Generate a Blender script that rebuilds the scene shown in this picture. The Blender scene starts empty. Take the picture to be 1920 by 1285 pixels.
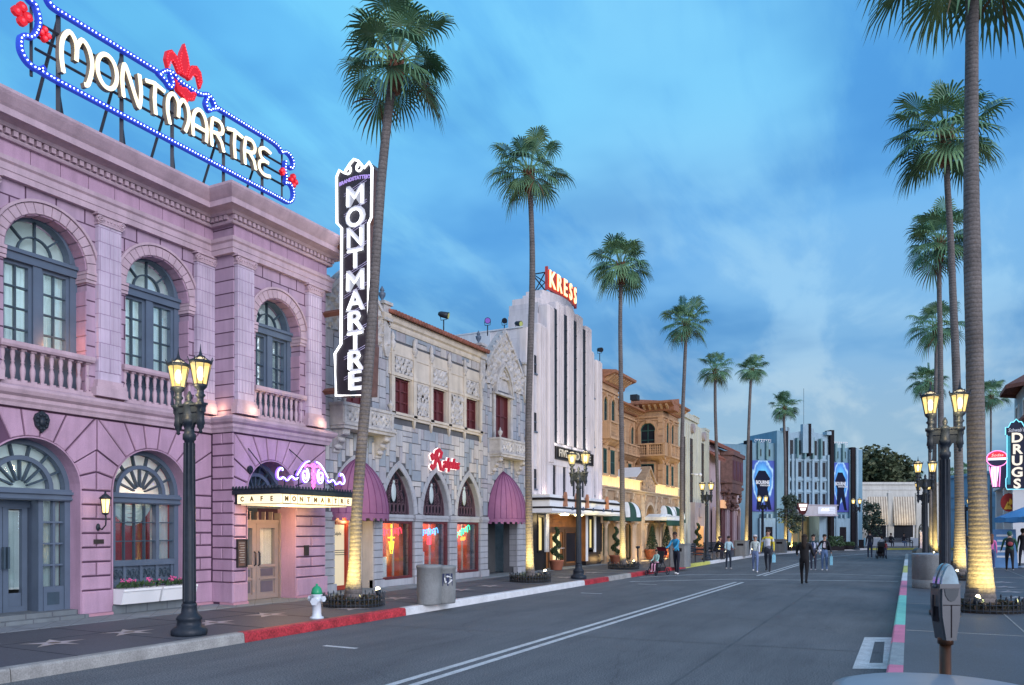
import bpy, bmesh, math, random
from mathutils import Vector, Matrix, noise
R = math.radians
SC = bpy.context.scene
COL = SC.collection
random.seed(7)

# ---------------- camera ----------------
FPX, UC, HV, CAMH = 1450.0, 960.0, 995.0, 1.7
TH = math.atan((1705 - UC) / FPX)
CT, ST = math.cos(TH), math.sin(TH)
cam_d = bpy.data.cameras.new('camera')
cam = bpy.data.objects.new('camera', cam_d)
COL.objects.link(cam)
cam.location = (0, 0, CAMH)
cam.rotation_euler = (math.pi / 2, 0, TH)
cam_d.sensor_width = 36
cam_d.lens = FPX / 1920 * 36
cam_d.shift_y = (HV - 642.5) / 1920
cam_d.clip_end = 3000
cam_d.clip_start = 0.05
SC.camera = cam
SC.view_settings.view_transform = 'Standard'
SC.view_settings.look = 'None'
SC.view_settings.exposure = 0.0
SC.view_settings.gamma = 1.0

# ---------------- sky ----------------
W = bpy.data.worlds.new('World')
SC.world = W
W.use_nodes = True
nt = W.node_tree
for n in list(nt.nodes): nt.nodes.remove(n)
def N(t, nt_=None, **k):
    n = (nt_ or nt).nodes.new(t)
    for a, b in k.items(): setattr(n, a, b)
    return n
def Lk(a, b, nt_=None): (nt_ or nt).links.new(a, b)
out = N('ShaderNodeOutputWorld'); bg = N('ShaderNodeBackground'); Lk(bg.outputs[0], out.inputs[0])
SUN_EL, SUN_AZ = R(16), R(118)          # low, wide and soft, from the front right of the left-hand facades
skyt = N('ShaderNodeTexSky', sky_type='NISHITA', sun_disc=False, sun_elevation=R(5), sun_rotation=R(118))
tc = N('ShaderNodeTexCoord'); sep = N('ShaderNodeSeparateXYZ'); Lk(tc.outputs['Generated'], sep.inputs[0])
def M2(op, a, b=None, c=None, clamp=False):
    m = N('ShaderNodeMath', operation=op, use_clamp=clamp)
    for i, x in enumerate((a, b, c)):
        if x is None: continue
        if isinstance(x, (int, float)): m.inputs[i].default_value = x
        else: Lk(x, m.inputs[i])
    return m.outputs[0]
def ramp(fac, stops, nt_=None, interp='EASE'):
    r = N('ShaderNodeValToRGB', nt_); r.color_ramp.interpolation = interp
    e = r.color_ramp.elements
    while len(e) < len(stops): e.new(0.5)
    for i, (p, c) in enumerate(stops):
        e[i].position = p; e[i].color = (c[0], c[1], c[2], 1)
    Lk(fac, r.inputs[0], nt_); return r.outputs[0]
def mixc(fac, a, b, mode='MIX', nt_=None):
    m = N('ShaderNodeMix', nt_, data_type='RGBA', blend_type=mode)
    if isinstance(fac, (int, float)): m.inputs[0].default_value = fac
    else: Lk(fac, m.inputs[0], nt_)
    for i, x in ((6, a), (7, b)):
        if isinstance(x, tuple): m.inputs[i].default_value = (*x[:3], 1)
        else: Lk(x, m.inputs[i], nt_)
    return m.outputs[2]
zz = M2('MAXIMUM', sep.outputs[2], 0.0)
base = ramp(zz, [(0.0, (.26, .43, .56)), (0.10, (.165, .36, .575)), (0.22, (.11, .35, .68)), (0.36, (.10, .38, .80)), (0.6, (.105, .44, .89)), (1.0, (.13, .42, .84))])
# clouds: flat layer seen in perspective
dz = M2('ADD', zz, 0.16)
cx = M2('DIVIDE', sep.outputs[0], dz); cy = M2('DIVIDE', sep.outputs[1], dz)
cmb = N('ShaderNodeCombineXYZ'); Lk(cx, cmb.inputs[0]); Lk(cy, cmb.inputs[1])
mp = N('ShaderNodeMapping'); mp.inputs['Rotation'].default_value = (0, 0, R(35)); mp.inputs['Scale'].default_value = (1.25, .42, 1); Lk(cmb.outputs[0], mp.inputs[0])
n1 = N('ShaderNodeTexNoise'); n1.inputs['Scale'].default_value = 2.5; n1.inputs['Detail'].default_value = 9; n1.inputs['Roughness'].default_value = .56; n1.inputs['Distortion'].default_value = .35
Lk(mp.outputs[0], n1.inputs[0])
mpb = N('ShaderNodeMapping'); mpb.inputs['Location'].default_value = (4.3, 1.7, 0); Lk(cmb.outputs[0], mpb.inputs[0])
n2 = N('ShaderNodeTexNoise'); n2.inputs['Scale'].default_value = .85; n2.inputs['Detail'].default_value = 5; n2.inputs['Roughness'].default_value = .5
Lk(mpb.outputs[0], n2.inputs[0])
cl = ramp(n1.outputs[0], [(.45, (0, 0, 0)), (.60, (1, 1, 1))])
cl2 = ramp(n2.outputs[0], [(.42, (0, 0, 0)), (.60, (1, 1, 1))])
clf = M2('MULTIPLY', M2('ADD', M2('MULTIPLY', cl, .62), M2('MULTIPLY', cl2, .55)), .85, clamp=True)
# clouds paler and cyan high up, greyer near the horizon
cc = ramp(zz, [(0.0, (.47, .56, .66)), (.12, (.40, .56, .70)), (.3, (.29, .57, .85)), (.5, (.21, .62, .95)), (1, (.25, .6, .9))])
skyc = mixc(clf, base, cc)
# left part of the view (towards -X) is brighter and more cyan
lf = M2('MULTIPLY', M2('MULTIPLY_ADD', sep.outputs[0], -1.0, -.28), 1.5, clamp=True)
skyc = mixc(M2('MULTIPLY', lf, M2('MULTIPLY_ADD', clf, .6, .25)), skyc, (.13, .68, 1.0))
# thin darker veils
dk = ramp(n2.outputs[0], [(.42, (.74, .80, .87)), (.56, (1, 1, 1))])
skyc = mixc(1.0, skyc, dk, 'MULTIPLY')
# unseen sky behind the camera and east, brightened to light the facades
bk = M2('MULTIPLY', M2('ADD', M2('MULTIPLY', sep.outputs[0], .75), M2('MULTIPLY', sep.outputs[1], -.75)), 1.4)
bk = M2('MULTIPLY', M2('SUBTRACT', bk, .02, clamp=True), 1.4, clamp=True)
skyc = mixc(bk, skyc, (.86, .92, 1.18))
nis = mixc(1.0, skyt.outputs[0], (.018, .02, .024), 'MULTIPLY')
skyc = mixc(1.0, skyc, nis, 'ADD')
# ground side of the dome
below = M2('LESS_THAN', sep.outputs[2], -0.02)
skyc = mixc(below, skyc, (.12, .15, .19))
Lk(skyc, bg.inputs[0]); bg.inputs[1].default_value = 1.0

sun_d = bpy.data.lights.new('sun', 'SUN'); sun_d.energy = 2.3; sun_d.angle = R(32); sun_d.color = (.90, .90, 1.0)
sun = bpy.data.objects.new('sun', sun_d); COL.objects.link(sun)
sun.rotation_euler = (R(90) - SUN_EL, 0, R(62)); sun.location = (20, -10, 30)

# ---------------- helpers ----------------
def tag(o, label=None, cat=None, group=None, kind=None):
    if label: o['label'] = label
    if cat: o['category'] = cat
    if group: o['group'] = group
    if kind: o['kind'] = kind
    return o
WO = {}
def plight(name, loc, e, col, r=.08, parent=None):
    d = bpy.data.lights.new(name, 'POINT'); d.energy = e; d.color = col; d.shadow_soft_size = r
    o = bpy.data.objects.new(name, d); COL.objects.link(o)
    if parent: o.parent = parent; o.location = Vector(loc) - WO.get(parent.name, Vector())
    else: o.location = loc
    return o
def root(name, label, cat, loc=(0, 0, 0), group=None, rz=0):
    o = bpy.data.objects.new(name, None); COL.objects.link(o); o.location = loc; o.rotation_euler = (0, 0, rz)
    o.empty_display_size = .3
    WO[o.name] = Vector(loc)
    return tag(o, label, cat, group)
def dup(o, parent=None, loc=None, rz=None, label=None, scale=None):
    c = o.copy(); COL.objects.link(c); c.parent = parent
    for ch in o.children: dup(ch, c)
    if loc is not None: c.location = loc
    if rz is not None: c.rotation_euler = (0, 0, rz)
    if scale is not None: c.scale = (scale,) * 3
    if label: c['label'] = label
    return c
def place(o, loc, rz=0, label=None, scale=None):
    o.location = loc; o.rotation_euler = (0, 0, rz)
    if label: o['label'] = label
    if scale: o.scale = (scale,) * 3
    return o
def XL(X0): return lambda p: (X0 + p[1], p[0], p[2])
def FR(ox, oy, ang):       # facade frame: along dir ang, outward to the right-hand side of it
    c, s = math.cos(ang), math.sin(ang)
    return lambda p: (ox + p[0] * c + p[1] * s, oy + p[0] * s - p[1] * c, p[2])
def XR(X0): return lambda p: (X0 - p[1], p[0], p[2])
class MB:
    def __init__(s, xf=None, auto=False): s.v = []; s.f = []; s.m = []; s.sm = []; s.xf = xf; s.auto = auto; s.cuts = []
    def cut(s):
        if not s.cuts or s.cuts[-1][0] != len(s.v): s.cuts.append((len(s.v), len(s.f)))
    def add(s, vs, fs, m=0, smooth=False):
        if s.auto: s.cut()
        b = len(s.v)
        s.v += [tuple(s.xf(p)) if s.xf else tuple(p) for p in vs]
        for f in fs: s.f.append(tuple(b + i for i in f)); s.m.append(m); s.sm.append(smooth)
        return s
    def box(s, x0, x1, y0, y1, z0, z1, m=0):
        return s.add([(x0, y0, z0), (x1, y0, z0), (x1, y1, z0), (x0, y1, z0), (x0, y0, z1), (x1, y0, z1), (x1, y1, z1), (x0, y1, z1)],
                     [(0, 3, 2, 1), (4, 5, 6, 7), (0, 1, 5, 4), (1, 2, 6, 5), (2, 3, 7, 6), (3, 0, 4, 7)], m)
    def bev(s, x0, x1, y0, y1, z0, z1, b, m=0):   # box with chamfered front (max y) face
        return s.add([(x0, y0, z0), (x1, y0, z0), (x1, y0, z1), (x0, y0, z1), (x0, y1 - b, z0), (x1, y1 - b, z0), (x1, y1 - b, z1), (x0, y1 - b, z1),
                      (x0 + b, y1, z0 + b), (x1 - b, y1, z0 + b), (x1 - b, y1, z1 - b), (x0 + b, y1, z1 - b)],
                     [(0, 1, 2, 3), (0, 1, 5, 4), (1, 2, 6, 5), (2, 3, 7, 6), (3, 0, 4, 7), (4, 5, 9, 8), (5, 6, 10, 9), (6, 7, 11, 10), (7, 4, 8, 11), (8, 9, 10, 11)], m)
    def prism(s, poly, n0, n1, m=0, axis='y', cap=True):
        k = len(poly)
        def P(a, b, n): return (a, n, b) if axis == 'y' else ((n, a, b) if axis == 'x' else (a, b, n))
        vs = [P(a, b, n0) for a, b in poly] + [P(a, b, n1) for a, b in poly]
        fs = [(i, (i + 1) % k, k + (i + 1) % k, k + i) for i in range(k)]
        if cap: fs += [tuple(range(k)), tuple(range(2 * k - 1, k - 1, -1))]
        return s.add(vs, fs, m)
    def mould(s, s0, s1, prof, m=0):             # profile [(n,z)] extruded along s
        return s.prism(prof, s0, s1, m, axis='x')
    def lathe(s, cx, cy, prof, seg=12, m=0, smooth=True, z0=0.0, cap=True):
        vs = []; fs = []
        for r, z in prof:
            for i in range(seg):
                a = 2 * math.pi * i / seg; vs.append((cx + r * math.cos(a), cy + r * math.sin(a), z0 + z))
        for j in range(len(prof) - 1):
            for i in range(seg):
                a = j * seg + i; b = j * seg + (i + 1) % seg; fs.append((a, b, b + seg, a + seg))
        s.add(vs, fs, m, smooth)
        if cap:
            n = len(prof) - 1
            s.add(vs[:seg], [tuple(range(seg))], m); s.add(vs[n * seg:], [tuple(range(seg))], m)
        return s
    def tube(s, pts, r, seg=6, m=0, closed=False, smooth=True):
        pts = [Vector(p) for p in pts]; n = len(pts)
        rs = r if isinstance(r, (list, tuple)) else [r] * n
        vs = []; fs = []; up = None
        for i, p in enumerate(pts):
            if closed: t = pts[(i + 1) % n] - pts[i - 1]
            else: t = pts[min(i + 1, n - 1)] - pts[max(i - 1, 0)]
            if t.length < 1e-9: t = Vector((0, 0, 1))
            t.normalize()
            if up is None: up = Vector((0, 0, 1)) if abs(t.z) < .9 else Vector((1, 0, 0))
            a = t.cross(up)
            if a.length < 1e-4: a = t.cross(Vector((0, 1, 0)) if abs(t.y) < .9 else Vector((1, 0, 0)))
            a.normalize(); b = t.cross(a); b.normalize(); up = b * -1 if up.dot(b) < 0 else b
            for k in range(seg):
                w = 2 * math.pi * k / seg
                vs.append(tuple(p + a * (rs[i] * math.cos(w)) + b * (rs[i] * math.sin(w))))
        rng = n if closed else n - 1
        for i in range(rng):
            for k in range(seg):
                a = i * seg + k; b = i * seg + (k + 1) % seg; c = ((i + 1) % n) * seg
                fs.append((a, b, c + (k + 1) % seg, c + k))
        s.add(vs, fs, m, smooth)
        if not closed: s.add(vs[:seg], [tuple(range(seg))], m); s.add(vs[-seg:], [tuple(range(seg))], m)
        return s
    def bar(s, a, b, w, m=0): return s.tube([a, b], w * .7, 4, m, smooth=False)
    def ribbon(s, pts, w, n0, n1, m=0, closed=False):   # flat stroke in the (s,z) plane
        n = len(pts); L = []; Rr = []
        for i, p in enumerate(pts):
            if closed: q0, q1 = pts[i - 1], pts[(i + 1) % n]
            else: q0, q1 = pts[max(i - 1, 0)], pts[min(i + 1, n - 1)]
            dx, dy = q1[0] - q0[0], q1[1] - q0[1]; l = math.hypot(dx, dy) or 1
            ww = (w[i] if isinstance(w, (list, tuple)) else w) / 2
            nx, ny = -dy / l * ww, dx / l * ww
            L.append((p[0] + nx, p[1] + ny)); Rr.append((p[0] - nx, p[1] - ny))
        for i in range(n if closed else n - 1):
            j = (i + 1) % n
            s.prism([L[i], L[j], Rr[j], Rr[i]], n0, n1, m)
        return s
    def ball(s, c, r, seg=8, rings=5, m=0):
        rx, ry, rz = r if isinstance(r, (list, tuple)) else (r, r, r)
        vs = []; fs = []
        for j in range(rings + 1):
            ph = math.pi * j / rings
            for i in range(seg):
                a = 2 * math.pi * i / seg
                vs.append((c[0] + rx * math.sin(ph) * math.cos(a), c[1] + ry * math.sin(ph) * math.sin(a), c[2] + rz * math.cos(ph)))
        for j in range(rings):
            for i in range(seg):
                a = j * seg + i; b = j * seg + (i + 1) % seg; fs.append((a, b, b + seg, a + seg))
        return s.add(vs, fs, m, True)
    def build(s, name, mats, parent=None, recalc=True, kind=None):
        if not s.v: return None
        if s.cuts:
            cs = sorted(set([(0, 0)] + s.cuts + [(len(s.v), len(s.f))])); first = None
            for (v0, f0), (v1, f1) in zip(cs, cs[1:]):
                if v1 == v0: continue
                q = MB(); q.v = s.v[v0:v1]; q.f = [tuple(i - v0 for i in f) for f in s.f[f0:f1]]; q.m = s.m[f0:f1]; q.sm = s.sm[f0:f1]
                o = q.build(name, mats, parent, recalc, kind); first = first or o
            return first
        off = WO.get(parent.name, Vector((0, 0, 0))) if parent else Vector((0, 0, 0))
        me = bpy.data.meshes.new(name)
        me.from_pydata([(x - off.x, y - off.y, z - off.z) for x, y, z in s.v], [], s.f)
        if not isinstance(mats, (list, tuple)): mats = [mats]
        for m in mats: me.materials.append(m)
        me.polygons.foreach_set('material_index', s.m)
        me.polygons.foreach_set('use_smooth', s.sm)
        if recalc:
            bm = bmesh.new(); bm.from_mesh(me)
            bmesh.ops.remove_doubles(bm, verts=bm.verts, dist=1e-5)
            bmesh.ops.recalc_face_normals(bm, faces=bm.faces); bm.to_mesh(me); bm.free()
        me.update()
        o = bpy.data.objects.new(name, me); COL.objects.link(o)
        if parent: o.parent = parent; WO[o.name] = off
        if kind: o['kind'] = kind
        return o
def thing_mesh(mb, name, mats, label, cat, group=None):
    """single-mesh thing with its origin at its base centre"""
    xs = [v[0] for v in mb.v]; ys = [v[1] for v in mb.v]; zs = [v[2] for v in mb.v]
    c = Vector(((min(xs) + max(xs)) / 2, (min(ys) + max(ys)) / 2, min(zs)))
    mb.v = [(x - c.x, y - c.y, z - c.z) for x, y, z in mb.v]
    o = mb.build(name, mats); o.location = c
    return tag(o, label, cat, group)

# text to polygons
def text(mb, body, size, fn, m=0, depth=.02, off=0.0, align='CENTER', sx=1.0, space=1.0, shear=0.0):
    """fn maps (x right, y up, d towards the reader) to the builder's local coordinates"""
    cu = bpy.data.curves.new('t', 'FONT'); cu.body = body; cu.size = size; cu.extrude = depth / 2; cu.offset = off
    cu.align_x = align; cu.align_y = 'CENTER'; cu.resolution_u = 3; cu.space_character = space; cu.shear = shear
    ob = bpy.data.objects.new('t', cu); COL.objects.link(ob)
    dg = bpy.context.evaluated_depsgraph_get(); dg.update()
    me = bpy.data.meshes.new_from_object(ob.evaluated_get(dg))
    mb.add([fn(v.co.x * sx, v.co.y, v.co.z + depth / 2) for v in me.vertices], [tuple(p.vertices) for p in me.polygons], m)
    bpy.data.objects.remove(ob); bpy.data.curves.remove(cu); bpy.data.meshes.remove(me)

# pixel of the photograph -> ground point
def G(u, v, z=0.15):
    d = FPX * (CAMH - z) / (v - HV); r = (u - UC) / FPX * d
    return (r * CT - d * ST, r * ST + d * CT)
def SX(X, u):   # s on the plane X=const under photo column u
    t = (u - UC) / FPX
    return -X * (CT + t * ST) / (ST - t * CT)

# ---------------- materials ----------------
def streak(t, tcn, c, amt):
    mp_ = N('ShaderNodeMapping', t); mp_.inputs['Scale'].default_value = (2.6, 2.6, .33); Lk(tcn.outputs['Object'], mp_.inputs[0], t)
    ns = N('ShaderNodeTexNoise', t); ns.inputs['Scale'].default_value = 1.7; ns.inputs['Detail'].default_value = 7; ns.inputs['Roughness'].default_value = .65; Lk(mp_.outputs[0], ns.inputs[0], t)
    g = ramp(ns.outputs[0], [(.36, (1 - amt,) * 3), (.58, (1.03,) * 3)], t, 'LINEAR'); return mixc(1.0, c, g, 'MULTIPLY', t)
STK = ('stucco', 'trim', 'block', 'render', 'stone', 'ashlar', 'wall', 'pilaster', 'terracotta', 'concrete')
def mat(name, col, rough=.75, var=.18, sc=2.0, bump=.0, bsc=25.0, metal=0.0, spec=.4, fine=0.0, fsc=60, coat=0.0):
    m = bpy.data.materials.new(name); m.use_nodes = True; t = m.node_tree
    b = t.nodes['Principled BSDF']
    b.inputs['Roughness'].default_value = rough; b.inputs['Metallic'].default_value = metal
    b.inputs['Specular IOR Level'].default_value = spec; b.inputs['Coat Weight'].default_value = coat
    tcn = N('ShaderNodeTexCoord', t)
    no = N('ShaderNodeTexNoise', t); no.inputs['Scale'].default_value = sc; no.inputs['Detail'].default_value = 6; no.inputs['Roughness'].default_value = .6
    Lk(tcn.outputs['Object'], no.inputs[0], t)
    c0 = tuple(max(0, x * (1 - var)) for x in col); c1 = tuple(min(1, x * (1 + var)) for x in col)
    c = ramp(no.outputs[0], [(.3, c0), (.7, c1)], t, 'LINEAR')
    if fine:
        nf = N('ShaderNodeTexNoise', t); nf.inputs['Scale'].default_value = fsc; nf.inputs['Detail'].default_value = 2
        Lk(tcn.outputs['Object'], nf.inputs[0], t)
        g = ramp(nf.outputs[0], [(.35, (1 - fine,) * 3), (.65, (1 + fine,) * 3)], t, 'LINEAR')
        c = mixc(1.0, c, g, 'MULTIPLY', t)
    if any(k in name for k in STK): c = streak(t, tcn, c, .14)
    Lk(c, b.inputs['Base Color'], t)
    if bump:
        nb = N('ShaderNodeTexNoise', t); nb.inputs['Scale'].default_value = bsc; nb.inputs['Detail'].default_value = 5
        Lk(tcn.outputs['Object'], nb.inputs[0], t)
        bp = N('ShaderNodeBump', t); bp.inputs['Strength'].default_value = bump; bp.inputs['Distance'].default_value = .02
        Lk(nb.outputs[0], bp.inputs['Height'], t); Lk(bp.outputs[0], b.inputs['Normal'], t)
    m['c'] = 1
    return m
def brick(name, col, mort, bw, bh, ms=.012, var=.12, off=.5, rough=.8, bump=.6, axis='YZ', c2=None):
    m = bpy.data.materials.new(name); m.use_nodes = True; t = m.node_tree; b = t.nodes['Principled BSDF']
    b.inputs['Roughness'].default_value = rough; b.inputs['Specular IOR Level'].default_value = .3
    tcn = N('ShaderNodeTexCoord', t); sp = N('ShaderNodeSeparateXYZ', t); Lk(tcn.outputs['Object'], sp.inputs[0], t)
    cm = N('ShaderNodeCombineXYZ', t)
    ax = N('ShaderNodeMath', t, operation='ADD'); Lk(sp.outputs[0], ax.inputs[0], t); Lk(sp.outputs[1], ax.inputs[1], t)
    Lk(ax.outputs[0] if axis != 'YZ' else sp.outputs[1], cm.inputs[0], t); Lk(sp.outputs[2], cm.inputs[1], t)
    br = N('ShaderNodeTexBrick', t); br.inputs['Scale'].default_value = 1; br.offset = off
    br.inputs['Brick Width'].default_value = bw; br.inputs['Row Height'].default_value = bh; br.inputs['Mortar Size'].default_value = ms
    br.inputs['Mortar Smooth'].default_value = .2
    br.inputs['Color1'].default_value = (*[x * (1 - var) for x in col], 1); br.inputs['Color2'].default_value = (*[min(1, x * (1 + var)) for x in (c2 or col)], 1)
    br.inputs['Mortar'].default_value = (*mort, 1)
    Lk(cm.outputs[0], br.inputs['Vector'], t)
    no = N('ShaderNodeTexNoise', t); no.inputs['Scale'].default_value = 1.3; no.inputs['Detail'].default_value = 6; Lk(tcn.outputs['Object'], no.inputs[0], t)
    g = ramp(no.outputs[0], [(.3, (.86, .86, .88)), (.7, (1.1, 1.1, 1.08))], t, 'LINEAR')
    Lk(streak(t, tcn, mixc(1.0, br.outputs['Color'], g, 'MULTIPLY', t), .14), b.inputs['Base Color'], t)
    bp = N('ShaderNodeBump', t); bp.inputs['Strength'].default_value = bump; bp.inputs['Distance'].default_value = .01; bp.invert = True
    Lk(br.outputs['Fac'], bp.inputs['Height'], t); Lk(bp.outputs[0], b.inputs['Normal'], t)
    return m
def emis(name, col, st):
    m = bpy.data.materials.new(name); m.use_nodes = True; t = m.node_tree
    b = t.nodes['Principled BSDF']; b.inputs['Base Color'].default_value = (*[min(.8, x * .6) for x in col], 1); b.inputs['Roughness'].default_value = .4
    no = N('ShaderNodeTexNoise', t); no.inputs['Scale'].default_value = 3
    g = ramp(no.outputs[0], [(.3, tuple(x * .9 for x in col)), (.7, col)], t, 'LINEAR')
    Lk(g, b.inputs['Emission Color'], t); b.inputs['Emission Strength'].default_value = st
    return m
def glassmat(name, tint=(.93, .97, .98), refl=.05):
    m = bpy.data.materials.new(name); m.use_nodes = True; t = m.node_tree
    for n in list(t.nodes): t.nodes.remove(n)
    o = N('ShaderNodeOutputMaterial', t); mx = N('ShaderNodeMixShader', t); tr = N('ShaderNodeBsdfTransparent', t); gl = N('ShaderNodeBsdfGlossy', t)
    tr.inputs[0].default_value = (*tint, 1); gl.inputs['Roughness'].default_value = .04; gl.inputs[0].default_value = (.9, .95, 1, 1)
    fr = N('ShaderNodeLayerWeight', t); fr.inputs[0].default_value = .35
    no = N('ShaderNodeTexNoise', t); no.inputs['Scale'].default_value = 2.5
    bp = N('ShaderNodeBump', t); bp.inputs['Strength'].default_value = .03; Lk(no.outputs[0], bp.inputs['Height'], t); Lk(bp.outputs[0], gl.inputs['Normal'], t)
    mm = N('ShaderNodeMath', t, operation='MULTIPLY_ADD', use_clamp=True); Lk(fr.outputs['Fresnel'], mm.inputs[0], t); mm.inputs[1].default_value = .30; mm.inputs[2].default_value = refl
    Lk(mm.outputs[0], mx.inputs[0], t); Lk(tr.outputs[0], mx.inputs[1], t); Lk(gl.outputs[0], mx.inputs[2], t); Lk(mx.outputs[0], o.inputs[0], t)
    return m
def curtmat(name, col):
    m = bpy.data.materials.new(name); m.use_nodes = True; t = m.node_tree
    for n in list(t.nodes): t.nodes.remove(n)
    o = N('ShaderNodeOutputMaterial', t); mx = N('ShaderNodeMixShader', t); a = N('ShaderNodeBsdfDiffuse', t); b = N('ShaderNodeBsdfTranslucent', t)
    tcn = N('ShaderNodeTexCoord', t); no = N('ShaderNodeTexNoise', t); no.inputs['Scale'].default_value = 5; Lk(tcn.outputs['Object'], no.inputs[0], t)
    c = ramp(no.outputs[0], [(.3, tuple(x * .88 for x in col)), (.7, col)], t, 'LINEAR'); Lk(c, a.inputs[0], t); Lk(c, b.inputs[0], t)
    mx.inputs[0].default_value = .5; Lk(a.outputs[0], mx.inputs[1], t); Lk(b.outputs[0], mx.inputs[2], t); Lk(mx.outputs[0], o.inputs[0], t); return m
MT = {}
MT['pink'] = mat('pink stucco', (.42, .27, .375), var=.10, sc=1.6, bump=.25, bsc=60, fine=.05)
MT['pinkjoint'] = mat('plum joint', (.10, .05, .095), var=.15)
MT['pinkwall'] = brick('pink ashlar', (.38, .27, .365), (.09, .045, .08), .52, .27, .014, .07)
MT['pinktrim'] = mat('pink trim', (.46, .34, .40), var=.10, sc=2.5, bump=.15, bsc=70, fine=.05)
MT['pinkpale'] = brick('pale pilaster', (.50, .42, .53), (.30, .21, .32), .40, .26, .006, .05)
MT['pinkbase'] = mat('salmon base', (.45, .24, .30), var=.12)
MT['blueframe'] = mat('slate blue paint', (.088, .125, .18), rough=.5, var=.12, bump=.1)
MT['bluedark'] = mat('dark blue panel', (.05, .075, .13), rough=.5)
MT['muntin'] = mat('muntin paint', (.04, .07, .10), rough=.5)
MT['curtain'] = curtmat('teal white curtain', (.66, .78, .78))
MT['glass'] = glassmat('window glass')
MT['glassdark'] = mat('dark glass', (.014, .018, .026), rough=.35, spec=.12, var=.3, sc=1)
MT['iron'] = mat('black iron paint', (.018, .026, .038), rough=.45, var=.25, sc=12, bump=.15, bsc=80, spec=.28)
MT['apron'] = brick('grey tile apron', (.20, .235, .26), (.12, .14, .16), .5, .3, .01, .08, axis='XY', bump=.3)
MT['stepgrey'] = brick('grey tile', (.16, .19, .21), (.09, .10, .12), .45, .2, .01, .08, bump=.3)
MT['white'] = mat('white paint', (.72, .74, .76), var=.06, rough=.6)
MT['leafdark'] = mat('leaf green', (.035, .075, .028), var=.5, sc=9, rough=.6)
MT['flower'] = mat('pink flower', (.70, .12, .32), var=.35, sc=30)
MT['redwall'] = mat('crimson interior', (.22, .02, .03), var=.2)
MT['bronze'] = mat('bronze plaque', (.05, .042, .04), rough=.45, var=.3, metal=.4)
# ---------------- ground ----------------
def asphalt(name, col, crack=True, sc=1.0):
    m = mat(name, col, rough=.85, var=.16, sc=.3, bump=.6, bsc=110, fine=.55, fsc=55, spec=.3)
    t = m.node_tree; b = t.nodes['Principled BSDF']; old = b.inputs['Base Color'].links[0].from_socket
    tcn = N('ShaderNodeTexCoord', t); mp_ = N('ShaderNodeMapping', t); mp_.inputs['Scale'].default_value = (1.0, .16, 1); Lk(tcn.outputs['Object'], mp_.inputs[0], t)
    n_ = N('ShaderNodeTexNoise', t); n_.inputs['Scale'].default_value = 1.6; n_.inputs['Detail'].default_value = 8; n_.inputs['Roughness'].default_value = .7; Lk(mp_.outputs[0], n_.inputs[0], t)
    g_ = ramp(n_.outputs[0], [(.34, (.80, .80, .82)), (.5, (1, 1, 1)), (.68, (1.16, 1.15, 1.13))], t, 'LINEAR')
    v_ = N('ShaderNodeTexVoronoi', t, feature='DISTANCE_TO_EDGE'); v_.inputs['Scale'].default_value = .33; nd = N('ShaderNodeTexNoise', t); nd.inputs['Scale'].default_value = 1.2; nd.inputs['Detail'].default_value = 6; Lk(tcn.outputs['Object'], nd.inputs[0], t)
    mx_ = N('ShaderNodeMix', t, data_type='VECTOR'); mx_.inputs[0].default_value = .30; Lk(tcn.outputs['Object'], mx_.inputs[4], t); Lk(nd.outputs['Color'], mx_.inputs[5], t); Lk(mx_.outputs[1], v_.inputs['Vector'], t)
    c_ = ramp(v_.outputs[0], [(.0, (.82, .82, .83)), (.004, (.97, .97, .97)), (.008, (1, 1, 1))], t, 'LINEAR')
    Lk(mixc(1.0, mixc(1.0, old, g_, 'MULTIPLY', t), c_, 'MULTIPLY', t), b.inputs['Base Color'], t)
    return m
MT['asphalt'] = asphalt('asphalt', (.118, .130, .142))
MT['walk'] = mat('dark terrazzo pavement', (.068, .078, .095), rough=.6, var=.2, sc=.5, bump=.12, bsc=120, fine=.30, fsc=90, spec=.45)
MT['concrete'] = mat('concrete kerb', (.30, .30, .29), var=.2, sc=3, bump=.3, bsc=60, fine=.15)
MT['paint_w'] = mat('worn white road paint', (.50, .52, .53), var=.22, sc=5, fine=.22, fsc=70, rough=.7)
MT['k_red'] = mat('red kerb paint', (.36, .03, .04), var=.4, rough=.6, sc=4, fine=.35, fsc=30)
MT['k_white'] = mat('white kerb paint', (.62, .64, .66), var=.14, rough=.5, sc=3, fine=.1)
MT['k_pink'] = mat('pink kerb paint', (.60, .16, .27), var=.15, rough=.5, sc=4, fine=.1)
MT['k_teal'] = mat('mint kerb paint', (.17, .55, .45), var=.12, rough=.5, sc=4, fine=.1)
MT['k_yel'] = mat('yellow kerb paint', (.55, .55, .12), var=.14, rough=.5, sc=4, fine=.1)
MT['k_grey'] = mat('grey kerb paint', (.24, .28, .30), var=.2, rough=.6, sc=4, fine=.15)
MT['star'] = mat('pale star inlay', (.42, .38, .40), var=.15, rough=.5)
KX, KR = -8.95, -.24      # faces of the two kerbs
g = MB(); g.add([(-900, -300, -.02), (900, -300, -.02), (900, 1500, -.02), (-900, 1500, -.02)], [(0, 1, 2, 3)]); g.build('ground', MT['asphalt'], kind='structure')
# road sheet
road = MB(); road.add([(KX, -12, 0), (12, -12, 0), (60, 60, 0), (60, 120, 0), (-30, 120, 0), (KX, 60, 0)], [(0, 1, 2, 3, 4, 5)])
road.build('road', MT['asphalt'], kind='structure')
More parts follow.
